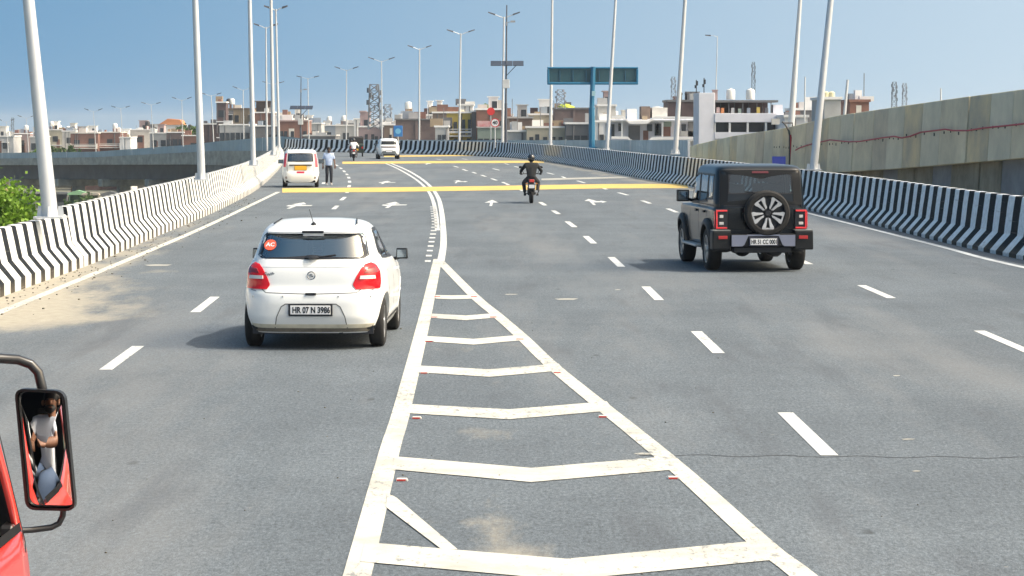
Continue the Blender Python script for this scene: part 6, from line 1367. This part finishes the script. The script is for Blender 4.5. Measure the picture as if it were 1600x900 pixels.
def person(label, loc, rz, J, shirt, trouser, shoe, head='hair', group=None, fingers=True, sleeve='short', beard=False, untuck=0.06, skin=SKIN, grip=False, bulk=1.0):
    """J: joints by name (x,y,z); facing +Y"""
    p = thing('person', label, 'person', loc, rz, group); V = {k: Vector(v) for k, v in J.items()}
    names = ['pelvis', 'waist', 'chest', 'neck0', 'neck1', 'head']; rad = [(.14, .10), (.11, .08), (.125, .078), (.055, .055), (.052, .052), (.088, .098)]
    jt = [(*V[n], r) for n, r in zip(names, rad)]; ed = [(0, 1), (1, 2), (2, 3), (3, 4), (4, 5)]
    up = (V['head'] - V['neck1']).normalized(); top = V['head'] + up * .115; jt.append((*top, (.06, .07))); ed.append((5, 6))
    idx = {n: i for i, n in enumerate(names)}
    def add(n, v, r, par): jt.append((*v, r)); ed.append((par, len(jt) - 1)); idx[n] = len(jt) - 1; return len(jt) - 1
    for s in ('L', 'R'):
        a = add('sh' + s, V['sh' + s], .058, idx['chest']); a = add('up' + s, (V['sh' + s] + V['el' + s]) / 2, .048, a); a = add('el' + s, V['el' + s], .040, a); a = add('fa' + s, V['el' + s].lerp(V['wr' + s], .45), .040, a); a = add('wr' + s, V['wr' + s], .026, a)
        dr = (V['hd' + s] - V['wr' + s]).normalized(); pm = V['wr' + s] + dr * .05; a = add('pm' + s, pm, (.040, .018), a); kn = V['wr' + s] + dr * .085; a = add('kn' + s, kn, (.042, .015), a)
        if fingers:
            sdv = dr.cross(Vector((0, 1, 0)) if abs(dr.y) < .8 else Vector((0, 0, 1))).normalized(); pal = dr.cross(sdv).normalized()
            for k, (off, ln) in enumerate(((-.030, .062), (-.010, .075), (.010, .078), (.030, .068))):
                b0 = kn + sdv * off + dr * .012; b1 = b0 + dr * ln * (.55 if not grip else .35) + pal * (.012 if not grip else .03); b2 = b0 + dr * ln * (.95 if not grip else .3) + pal * (.032 if not grip else .055)
                q = add('f', b0, .009, a); q = add('f', b1, .008, q); add('f', b2, .0065, q)
            b0 = pm + sdv * -.038; q = add('t', b0, .011, idx['pm' + s]); q = add('t', b0 + sdv * -.022 + dr * .03 + pal * .01, .009, q); add('t', b0 + sdv * -.02 + dr * .055 + pal * .025, .008, q)
    for s in ('L', 'R'):
        a = add('hp' + s, V['hp' + s], .088, 0); a = add('th' + s, V['hp' + s].lerp(V['kn_' + s], .45), .080, a); a = add('kn_' + s, V['kn_' + s], .055, a); a = add('cf' + s, V['kn_' + s].lerp(V['an' + s], .35), .052, a); a = add('an' + s, V['an' + s], .036, a); add('to' + s, V['to' + s], (.038, .026), a)
    skin_mesh('body', jt, ed, skin, p, 0)
    # trousers
    tj = [(*(V['pelvis'] + Vector((0, 0, .06))), (.152, .118)), (*V['pelvis'], (.158, .125))]; te = [(0, 1)]
    for s in ('L', 'R'):
        for n, v, r in (('h', V['hp' + s], .100), ('t', V['hp' + s].lerp(V['kn_' + s], .45), .094), ('k', V['kn_' + s], .074), ('c', V['kn_' + s].lerp(V['an' + s], .4), .070), ('a', V['an' + s] + (V['kn_' + s] - V['an' + s]).normalized() * .015, .062)):
            tj.append((*v, r)); te.append((1 if n == 'h' else len(tj) - 2, len(tj) - 1))
    skin_mesh('trousers', tj, te, trouser, p, 1)
    # shirt
    sj = [(*(V['pelvis'] + Vector((0, 0, -untuck))), (.172 * bulk, .138 * bulk)), (*V['waist'], (.162 * bulk, .135 * bulk)), (*V['chest'], (.190, .150)), (*V['neck0'], (.080, .080))]; se = [(0, 1), (1, 2), (2, 3)]
    for s in ('L', 'R'):
        sj.append((*V['sh' + s], .090)); se.append((2, len(sj) - 1)); e = V['sh' + s].lerp(V['el' + s], .5); sj.append((*e, .064)); se.append((len(sj) - 2, len(sj) - 1))
        if sleeve == 'short': sj.append((*V['sh' + s].lerp(V['el' + s], .85), .062)); se.append((len(sj) - 2, len(sj) - 1))
        else:
            sj.append((*V['el' + s], .058)); se.append((len(sj) - 2, len(sj) - 1)); sj.append((*V['el' + s].lerp(V['wr' + s], .92), .040)); se.append((len(sj) - 2, len(sj) - 1))
    skin_mesh('shirt', sj, se, shirt, p, 1)
    for s in ('L', 'R'):
        b = MB(); a, t_ = V['an' + s], V['to' + s]; d = (t_ - a); d.z = 0; d = d.normalized() if d.length > .01 else Vector((0, 1, 0)); an = math.atan2(d.y, d.x) - PI / 2
        c = a + d * .07; b.box((c.x, c.y, min(a.z, t_.z) - .0), (.095, .27, .09), an, top=.8); b.build('shoe', shoe, p, bevel=.025, seg=2, smooth=60)
    h = V['head']; fwd = Vector((0, 1, 0)); 
    if 'look' in V: fwd = V['look'].normalized()
    sd = fwd.cross(Vector((0, 0, 1))).normalized()
    if head == 'hair':
        b = MB(); b.ball(h + Vector((0, 0, .055)) - fwd * .018, (.094, .104, .085), 16, 10); o = b.build('hair', HAIR, p, smooth=80)
    b = MB(); b.ball(h + fwd * .098 + Vector((0, 0, .0)), (.014, .02, .022), 8, 6); 
    for s in (-1, 1): b.ball(h + sd * s * .092 + Vector((0, 0, 0)), (.014, .02, .032), 8, 6)
    b.build('nose_and_ears', skin, p, smooth=80)
    b = MB()
    for s in (-1, 1): b.ball(h + fwd * .086 + sd * s * .033 + Vector((0, 0, .025)), (.013, .011, .009), 8, 6)
    b.build('eyes', mat('eye_dark', (.03, .02, .02), .3), p, smooth=80)
    b = MB(); b.ball(h + fwd * .088 + Vector((0, 0, -.05)), (.026, .012, .008), 8, 6); b.build('mouth', mat('lips', (.2, .07, .05), .5), p, smooth=80)
    if beard: b = MB(); b.ball(h + fwd * .03 + Vector((0, 0, -.062)), (.070, .070, .050), 14, 8); b.build('beard', HAIR, p, smooth=80)
    if head == 'helmet':
        b = MB(); b.ball(h + Vector((0, 0, .03)), (.135, .155, .145), 20, 14); b.build('helmet', mat('helmet_black', (.012, .013, .016), .25, coat=.5), p, smooth=80)
        b = MB(); b.ball(h + fwd * .04 + Vector((0, 0, .02)), (.122, .125, .06), 16, 10); b.build('visor', mat('visor', (.02, .02, .025), .1), p, smooth=80)
    return p
# man walking towards the camera beside the taxi (faces -Y)
J = dict(pelvis=(0, 0, .93), waist=(0, .0, 1.08), chest=(0, .0, 1.30), neck0=(0, 0, 1.45), neck1=(0, .01, 1.50), head=(0, .02, 1.60),
         shL=(-.18, 0, 1.40), elL=(-.25, -.02, 1.12), wrL=(-.27, .10, .90), hdL=(-.27, .14, .80), shR=(.18, 0, 1.40), elR=(.26, -.04, 1.13), wrR=(.27, -.02, .88), hdR=(.27, 0, .78),
         hpL=(-.09, 0, .88), kn_L=(-.10, .10, .49), anL=(-.10, .05, .09), toL=(-.10, .20, .04), hpR=(.09, 0, .88), kn_R=(.09, .02, .48), anR=(.10, -.10, .09), toR=(.10, .04, .03))
sh_m = mat('shirt_pale_blue', (.50, .58, .74), .8, var=.25, scale=5, dark=(.28, .38, .60)); tr_m = mat('trousers_dark_navy', (.02, .024, .035), .8); shoe_m = mat('shoe_pale', (.35, .35, .35), .6)
q = gp(514, 289)
man = person('bearded man in pale blue shirt and dark trousers walking beside the white taxi', (q.x, q.y, 0), PI + .15, J, sh_m, tr_m, shoe_m, beard=True, skin=mat('skin_dark', (.12, .06, .04), .55))

# ------------------------------------------------------------ motorcycle and rider, seen from behind
def motorcycle(label, loc, rz, body=INK, group=None, scooter=False, s=1.0, tail=(.6, .05, .04)):
    t = thing('motorcycle' if not scooter else 'scooter', label, 'motorcycle' if not scooter else 'scooter', loc, rz, group)
    R_ = .31 if not scooter else .23; W_ = .13 if not scooter else .10; wb = 1.35
    for y in (0, wb):
        w = wheel(t, 0, y, R_, W_ if y == 0 else W_ * .75, 1, mat('moto_rim', (.12, .12, .13), .4), 5); w.name = 'wheel'
    b = MB(); b.tube([(0, 0, R_), (0, .45, .50), (0, 1.0, .62), (0, 1.18, .86)], .035, 8); b.tube([(-.09, 0, R_), (-.10, .45, .45)], .022, 6); b.tube([(.09, 0, R_), (.10, .45, .45)], .022, 6); b.tube([(-.07, wb, R_), (-.08, 1.15, .95)], .025, 6); b.tube([(.07, wb, R_), (.08, 1.15, .95)], .025, 6); b.build('frame', BLACK_PLASTIC, t, smooth=50)
    b = MB(); b.box((0, .55, .42), (.26, .38, .30)); b.box((0, .62, .62), (.18, .2, .2)); b.build('engine', mat('engine_grey', (.08, .08, .085), .5, metal=.5), t, bevel=.03)
    b = MB(); b.ball((0, .80, .84), (.17, .30, .15), 14, 10); b.build('fuel_tank', body, t, smooth=80)
    b = MB(); b.box((0, .25, .80), (.26, .72, .10), top=.85); b.build('seat', BLACK_PLASTIC, t, bevel=.035, seg=2, smooth=60)
    b = MB(); b.prism([(-.28, .72), (-.34, .80), (-.30, .86), (0.1, .78), (.1, .66)], -.09, .09, 'YZ'); b.build('tail_fairing', body, t, bevel=.02)
    b = MB(); b.box((0, -.345, .79), (.17, .03, .10)); b.build('tail_lamp', mat('moto_tail', tail, .25, coat=.5), t, bevel=.015)
    b = MB(); b.prism([(-.36, .72), (-.42, .52), (-.38, .40), (-.34, .40), (-.37, .53), (-.31, .70)], -.07, .07, 'YZ'); b.build('rear_fender', BLACK_PLASTIC, t)
    plate(t, 0, -.425, .60, .20, .12, None)
    for s_ in (-1, 1):
        b = MB(); b.box((s_ * .17, -.30, .70), (.06, .05, .04)); b.build('indicator', CLEAR_LENS if 0 else mat('amber', (.7, .25, .03), .3), t)
        b = MB(); b.tube([(s_ * .25, 1.02, 1.02), (s_ * .33, .98, 1.22)], .01, 5); b.ball((s_ * .36, .97, 1.25), (.07, .02, .045), 10, 6); b.build('mirror', BLACK_PLASTIC, t, smooth=60)
    b = MB(); b.tube([(-.36, .92, 1.0), (-.22, 1.0, 1.02), (0, 1.1, 1.02), (.22, 1.0, 1.02), (.36, .92, 1.0)], .016, 6); b.build('handlebar', BLACK_PLASTIC, t)
    b = MB(); b.tube([(.12, .6, .32), (.15, .2, .33), (.17, -.22, .42)], [.03, .045, .05], 10); b.build('exhaust', mat('exhaust', (.4, .4, .41), .35, metal=.7), t, smooth=60)
    b = MB(); b.tube([(-.2, .45, .32), (.2, .45, .32)], .018, 6); b.build('footpegs', BLACK_PLASTIC, t)
    if scooter:
        b = MB(); b.prism([(-.30, .50), (-.36, .78), (-.1, .84), (.45, .78), (.5, .35), (.0, .30)], -.19, .19, 'YZ'); b.build('side_fairing', body, t, bevel=.06, seg=2, smooth=60); b = MB(); b.box((0, 1.05, .72), (.42, .14, .62)); b.build('leg_shield', body, t, bevel=.05, seg=2)
    return t
q = gp(830.5, 318)
motorcycle('black motorcycle ridden away in the middle of the right carriageway', (q.x, q.y + .31, 0), R(1))
JR = dict(pelvis=(0, .12, .92), waist=(0, .14, 1.07), chest=(0, .20, 1.27), neck0=(0, .24, 1.41), neck1=(0, .26, 1.45), head=(0, .28, 1.555),
          shL=(-.19, .20, 1.35), elL=(-.36, .38, 1.13), wrL=(-.36, .72, 1.04), hdL=(-.34, .86, 1.03), shR=(.19, .20, 1.35), elR=(.36, .38, 1.13), wrR=(.36, .72, 1.04), hdR=(.34, .86, 1.03),
          hpL=(-.11, .14, .86), kn_L=(-.26, .62, .72), anL=(-.22, .44, .34), toL=(-.22, .58, .30), hpR=(.11, .14, .86), kn_R=(.26, .62, .72), anR=(.22, .44, .34), toR=(.22, .58, .30))
blk = mat('jacket_black', (.012, .014, .018), .8, var=.3, scale=4); blk2 = mat('jeans_dark', (.02, .022, .028), .8)
person('rider in black jacket and black helmet on the motorcycle in the right carriageway', (q.x, q.y + .31, 0), R(1), JR, blk, blk2, BLACK_PLASTIC, head='helmet', sleeve='long', untuck=.02, grip=True, skin=blk)
q = gp(552.5, 251.5)
motorcycle('distant dark scooter ahead of the three-wheeler, its rider in white', (q.x, q.y + .23, 0), R(5), mat('scooter_grey', (.12, .12, .14), .3), scooter=True)
person('distant scooter rider in a white shirt, seen from behind', (q.x, q.y + .23, 0), R(5), JR, mat('shirt_white', (.72, .73, .76), .8), blk2, BLACK_PLASTIC, head='helmet', sleeve='long', untuck=.02, fingers=False, grip=True)
# ------------------------------------------------------------ dark auto-rickshaw behind the scooter
q = gp(556, 245); t = thing('auto_rickshaw', 'dark three-wheeler half hidden behind the white-shirted scooter rider', 'auto rickshaw', (q.x, q.y + 1, 0), R(5))
dg = mat('rickshaw_green', (.02, .035, .03), .5); 
b = MB(); b.prism([(-.1, .35), (-.18, 1.0), (-.02, 1.25), (1.9, 1.05), (2.35, .6), (2.3, .3)], -.62, .62, 'YZ'); b.build('body', dg, t, bevel=.05, seg=2)
b = MB(); b.prism([(-.1, 1.15), (-.08, 1.62), (.1, 1.74), (1.6, 1.74), (1.95, 1.55), (2.05, 1.15), (1.98, 1.15), (1.85, 1.5), (1.5, 1.66), (.15, 1.66), (0, 1.55), (0, 1.15)], -.60, .60, 'YZ'); b.build('canopy', mat('canopy_black', (.015, .015, .018), .7), t, bevel=.02)
b = MB(); b.box((0, -.10, 1.42), (1.1, .03, .34)); b.build('rear_curtain', mat('canopy_black', (.015, .015, .018), .7), t)
for x, y in ((-.52, .45), (.52, .45), (0, 2.1)): wheel(t, x, y, .22, .12, 1 if x >= 0 else -1, STEEL, 4)
for sg in (-1, 1): b = MB(); b.box((sg * .5, -.15, .78), (.12, .05, .14)); b.build('tail_lamp', RED_LENS, t)
plate(t, 0, -.16, .6, .3, .16, None, PLATE_Y)
# ------------------------------------------------------------ red truck at the near left: cab side, mirror, driver
RED = mat('truck_red', (.62, .035, .025), .28, coat=.7, var=.15, scale=2)
tk = thing('truck', 'red truck at the lower left with a tall black door mirror reaching out', 'truck', (-1.62, 7.8, 0))
ox, oy = -1.62, 7.8
def cabx(z): return float(np.interp(z, [.5, .9, 1.28, 1.38, 1.49, 1.62, 1.72, 2.0, 2.35, 2.5], [-1.575, -1.56, -1.566, -1.578, -1.603, -1.634, -1.662, -1.71, -1.80, -1.95])) - ox
zs = list(np.linspace(.5, 1.36, 10)) + list(np.linspace(1.36, 2.3, 13)) + [2.42, 2.5]
# outline of a cab slice: from the rear wall along the right side, round the front corner, to the nose
def sl(z): x = cabx(z); return [(x, y) for y in np.linspace(-1.75, -.05, 18)] + [(x - .012, -.03), (x - .03, .0), (x - .10, .05), (x - .2, .12), (x - .5, .17), (x - 1.2, .17), (x - 1.7, .12), (-x - 1.95 + 0, -.1)]
side_n = 18
win_lo, win_hi = 1.47, 2.24
def opening(y, z): return win_lo + max(0, (y + .95)) * -.0 < z < win_hi and -1.42 < y < -.06
mb = MB(); rows = [[(p[0], p[1], z) for p in sl(z)] for z in zs]; n = len(rows[0])
vs = [p for r in rows for p in r]; fs = []
for i in range(len(zs) - 1):
    for j in range(n - 1):
        c = rows[i][j]; c2 = rows[i + 1][j + 1]; cy, cz = (c[1] + c2[1]) / 2, (c[2] + c2[2]) / 2
        if j < side_n - 1 and opening(cy, cz): continue
        fs.append((i * n + j, i * n + j + 1, (i + 1) * n + j + 1, (i + 1) * n + j))
mb.add(vs, fs); cab = mb.build('cab_shell', [RED, TRIM], tk, smooth=35, fix=False)
if sum(p.normal.x for p in cab.data.polygons if p.center.x > -.1) < 0: cab.data.flip_normals()
so = cab.modifiers.new('t', 'SOLIDIFY'); so.thickness = .03; so.offset = -1 ; so.material_offset = 1
mb = MB(); mb.box((-.92, -.85, 2.47), (1.5, 1.9, .05)); mb.box((-.92, -1.76, 1.5), (1.7, .04, 2.0)); mb.build('cab_roof_and_back', TRIM, tk); mb = MB(); mb.box((-.92, -.8, .95), (1.6, 1.8, .05)); mb.box((-1.9, -.8, 1.45), (.05, 1.8, 1.9)); mb.build('cab_floor', TRIM, tk)
# rubber door seal lines and the black lower quarter window frame seen at the frame edge
BLKR = mat('rubber_black', (.012, .012, .014), .7, spec=.15)
def side_strip(pts, wd, m, name, off=.006):
    a, b = [], []
    for i, (y, z) in enumerate(pts):
        u, v = pts[max(i - 1, 0)], pts[min(i + 1, len(pts) - 1)]; t = Vector((v[0] - u[0], v[1] - u[1])).normalized(); a.append((cabx(z - t.x * wd / 2) + off, y + t.y * wd / 2, z - t.x * wd / 2)); b.append((cabx(z + t.x * wd / 2) + off, y - t.y * wd / 2, z + t.x * wd / 2))
    mb = MB(); mb.grid([a, b]); mb.build(name, m, tk, fix=False)
side_strip([(-1.44, 1.455), (-.8, 1.455), (-.09, 1.455)], .028, BLKR, 'window_seal'); side_strip([(-1.44, 1.38), (-1.44, 1.8), (-1.44, 2.22)], .05, BLKR, 'window_seal'); side_strip([(-1.44, 2.22), (-.8, 2.22), (-.13, 2.22)], .05, BLKR, 'window_seal')
side_strip([(-.06, .55), (-.06, 1.0), (-.07, 1.4), (-.07, 2.2)], .014, BLKR, 'door_gap', .004)
side_strip([(-1.5, 1.28), (-.8, 1.28), (-.1, 1.28)], .012, mat('door_trim_white', (.6, .6, .58), .4), 'door_trim', .006)
mb = MB(); mb.box((-.05, -1.1, .45), (.25, .8, .3)); mb.build('side_step', BLKR, tk, bevel=.03)
for y in (-.45,):
    w = wheel(tk, -.20, y, .40, .24, 1, mat('steel_rim', (.5, .5, .5), .5), 6)
mb = MB(); mb.box((-.9, -2.2, .62), (.8, 5.5, .18)); mb.build('chassis', BLKR, tk)
# mirror
MC = at(70, 704, 7.8)   # centre of the mirror glass in the world
def wp(px, py, d=7.8): q = at(px, py, d); return Vector((q.x - ox, q.y - oy, q.z))
nrm = Vector((-.175, -.984, -.050)).normalized()
cen = wp(70, 704); uu = Vector((0, 0, 1)).cross(nrm).normalized()
def onplane(px, py, off=0.0):
    """point of the mirror plane seen at (px, py)"""
    a = at(px, py, 5.0); o_ = Vector((0, 0, CH)); dr = (a - o_).normalized(); c = Vector((cen.x + ox, cen.y + oy, cen.z)) + nrm * off; t = (c - o_).dot(nrm) / dr.dot(nrm); w = o_ + dr * t; return Vector((w.x - ox, w.y - oy, w.z))
corn = [(22, 607), (100, 611), (118, 799), (40, 797)]
def rounded(cn, r, shr=0.0):
    out = []; c = (sum(p[0] for p in cn) / 4, sum(p[1] for p in cn) / 4)
    cn = [(p[0] + (shr if p[0] < c[0] else -shr), p[1] + (shr if p[1] < c[1] else -shr)) for p in cn]
    for i, p in enumerate(cn):
        a, b = Vector(cn[i - 1]), Vector(cn[(i + 1) % 4]); p = Vector(p); da, db = (a - p).normalized(), (b - p).normalized(); s0, s1 = p + da * r, p + db * r
        for k in range(6): t = k / 5; out.append(tuple(s0 * (1 - t) ** 2 + p * 2 * t * (1 - t) + s1 * t * t))
    return out
o1, o2 = rounded(corn, 16), rounded(corn, 13, 4.0)
A0 = [onplane(*p, .0) for p in o1]; A1 = [onplane(*p, .012) for p in o1]; A2 = [onplane(*p, .012) for p in o2]; A3 = [onplane(*p, .004) for p in o2]
bk1 = [q - nrm * .022 for q in A0]; cb = sum(bk1, Vector()) / len(bk1); bk2 = [cb + (q - cb) * .7 - nrm * .035 for q in bk1]
mb = MB(); L_ = lambda r: r + [r[0]]
mb.grid([L_(A3), L_(A2), L_(A1), L_(A0), L_(bk1), L_(bk2)]); mb.add(bk2, [tuple(range(len(bk2)))]); fr = mb.build('mirror_frame', mat('mirror_plastic', (.015, .016, .018), .4), tk, smooth=40)
# the glass is convex, like a lorry's wide-angle mirror
RC = 1.05; gout = [onplane(*p, .004) for p in rounded(corn, 13, 3.5)]; gc = sum(gout, Vector()) / len(gout); rings = []
for k in range(1, 13):
    f_ = k / 12; ring = []
    for q in gout: v = gc + (q - gc) * f_; r_ = (v - gc).length; ring.append(v + nrm * (.012 - r_ * r_ / (2 * RC)) )
    rings.append(ring)
mb = MB(); mb.grid(rings, wrap=True); mb.add(rings[0], [tuple(range(len(rings[0])))]); gl = mb.build('mirror_glass', mat('mirror_silver', (.92, .93, .95), .0, metal=1.0), fr, smooth=80)
TUBE = mat('tube_black', (.018, .018, .02), .35, coat=.3)
mb = MB(); mb.tube([wp(-60, 560, 7.72), wp(0, 560, 7.8), wp(28, 562, 7.82), wp(48, 569, 7.83), wp(60, 582, 7.83), wp(67, 612, 7.83), wp(70, 650, 7.86)], .0165, 12); mb.build('mirror_arm', TUBE, tk, smooth=60)
mb = MB(); mb.tube([wp(100, 785, 7.84), wp(98, 806, 7.84), wp(92, 818, 7.84), wp(80, 824, 7.83), wp(50, 828, 7.81), wp(8, 830, 7.76)], .0105, 12); mb.build('mirror_arm', TUBE, tk, smooth=60)
bkt = wp(20, 838, 7.74); mb = MB(); mb.box((bkt.x - .012, bkt.y + .0, bkt.z), (.05, .10, .085)); mb.box((bkt.x + .006, bkt.y - .02, bkt.z - .01), (.045, .05, .05)); mb.build('mirror_bracket', TUBE, tk, bevel=.01)
# steering wheel, seat
mb = MB(); mb.lathe([(.20 + .016 * math.cos(a), .016 * math.sin(a)) for a in np.linspace(0, 2 * PI, 9)[:-1]], 28, (0, 0, 0), 'Z', close=True)
for k in range(3): a = k * 2.1; mb.tube([(0, 0, 0), (.2 * math.cos(a), .2 * math.sin(a), 0)], .012, 6)
st = mb.build('steering_wheel', mat('steer_grey', (.35, .36, .38), .5), tk, smooth=50); st.location = (-.52, -.38, 1.48); st.rotation_euler = (R(38), 0, 0)
mb = MB(); mb.box((-.52, -1.05, 1.18), (.5, .5, .16)); mb.box((-.52, -1.33, 1.55), (.5, .14, .7)); mb.build('seat', TRIM, tk, bevel=.04, seg=2)
mb = MB(); mb.box((-.9, -.05, 1.35), (1.3, .3, .3)); mb.build('dashboard', TRIM, tk, bevel=.05)
JD = dict(pelvis=(0, 0, 1.32), waist=(0, -.02, 1.47), chest=(0, -.02, 1.69), neck0=(0, 0, 1.83), neck1=(0, .02, 1.88), head=(0, .04, 1.99), look=(.25, 1, 0),
          shL=(-.19, 0, 1.78), elL=(-.22, .22, 1.60), wrL=(-.10, .44, 1.62), hdL=(-.05, .52, 1.62), shR=(.19, 0, 1.78), elR=(.33, .12, 1.60), wrR=(.10, .34, 1.60), hdR=(.02, .40, 1.61),
          hpL=(-.1, 0, 1.26), kn_L=(-.14, .45, 1.34), anL=(-.12, .6, 1.05), toL=(-.12, .74, 1.02), hpR=(.1, 0, 1.26), kn_R=(.14, .45, 1.34), anR=(.12, .6, 1.05), toR=(.12, .74, 1.02))
person('bearded driver in white shirt at the wheel of the red truck, seen in its mirror', (ox - .42, oy - 1.05, -.05), 0, JD, mat('shirt_driver', (.66, .70, .78), .8), mat('jeans_blue', (.08, .12, .2), .8), BLKR, beard=True, grip=True, bulk=1.25)
# ------------------------------------------------------------ thin haze over the town
me = bpy.data.meshes.new('haze'); x0, x1, y0, y1, z0, z1 = -2550, 2550, -320, 5050, -13.0, 22.0
me.from_pydata([(x, y, z) for z in (z0, z1) for x, y in ((x0, y0), (x1, y0), (x1, y1), (x0, y1))], [], [(3, 2, 1, 0), (4, 5, 6, 7), (0, 1, 5, 4), (1, 2, 6, 5), (2, 3, 7, 6), (3, 0, 4, 7)])
hz = bpy.data.objects.new('haze', me); C.objects.link(hz); hz['kind'] = 'stuff'
m = bpy.data.materials.new('haze'); m.use_nodes = True; nt = m.node_tree; nt.nodes.clear(); o = nt.nodes.new('ShaderNodeOutputMaterial'); v = nt.nodes.new('ShaderNodeVolumePrincipled')
v.inputs['Color'].default_value = (.80, .88, .95, 1); v.inputs['Density'].default_value = 0.00014; v.inputs['Anisotropy'].default_value = 0.2; nt.links.new(v.outputs[0], o.inputs['Volume']); me.materials.append(m)
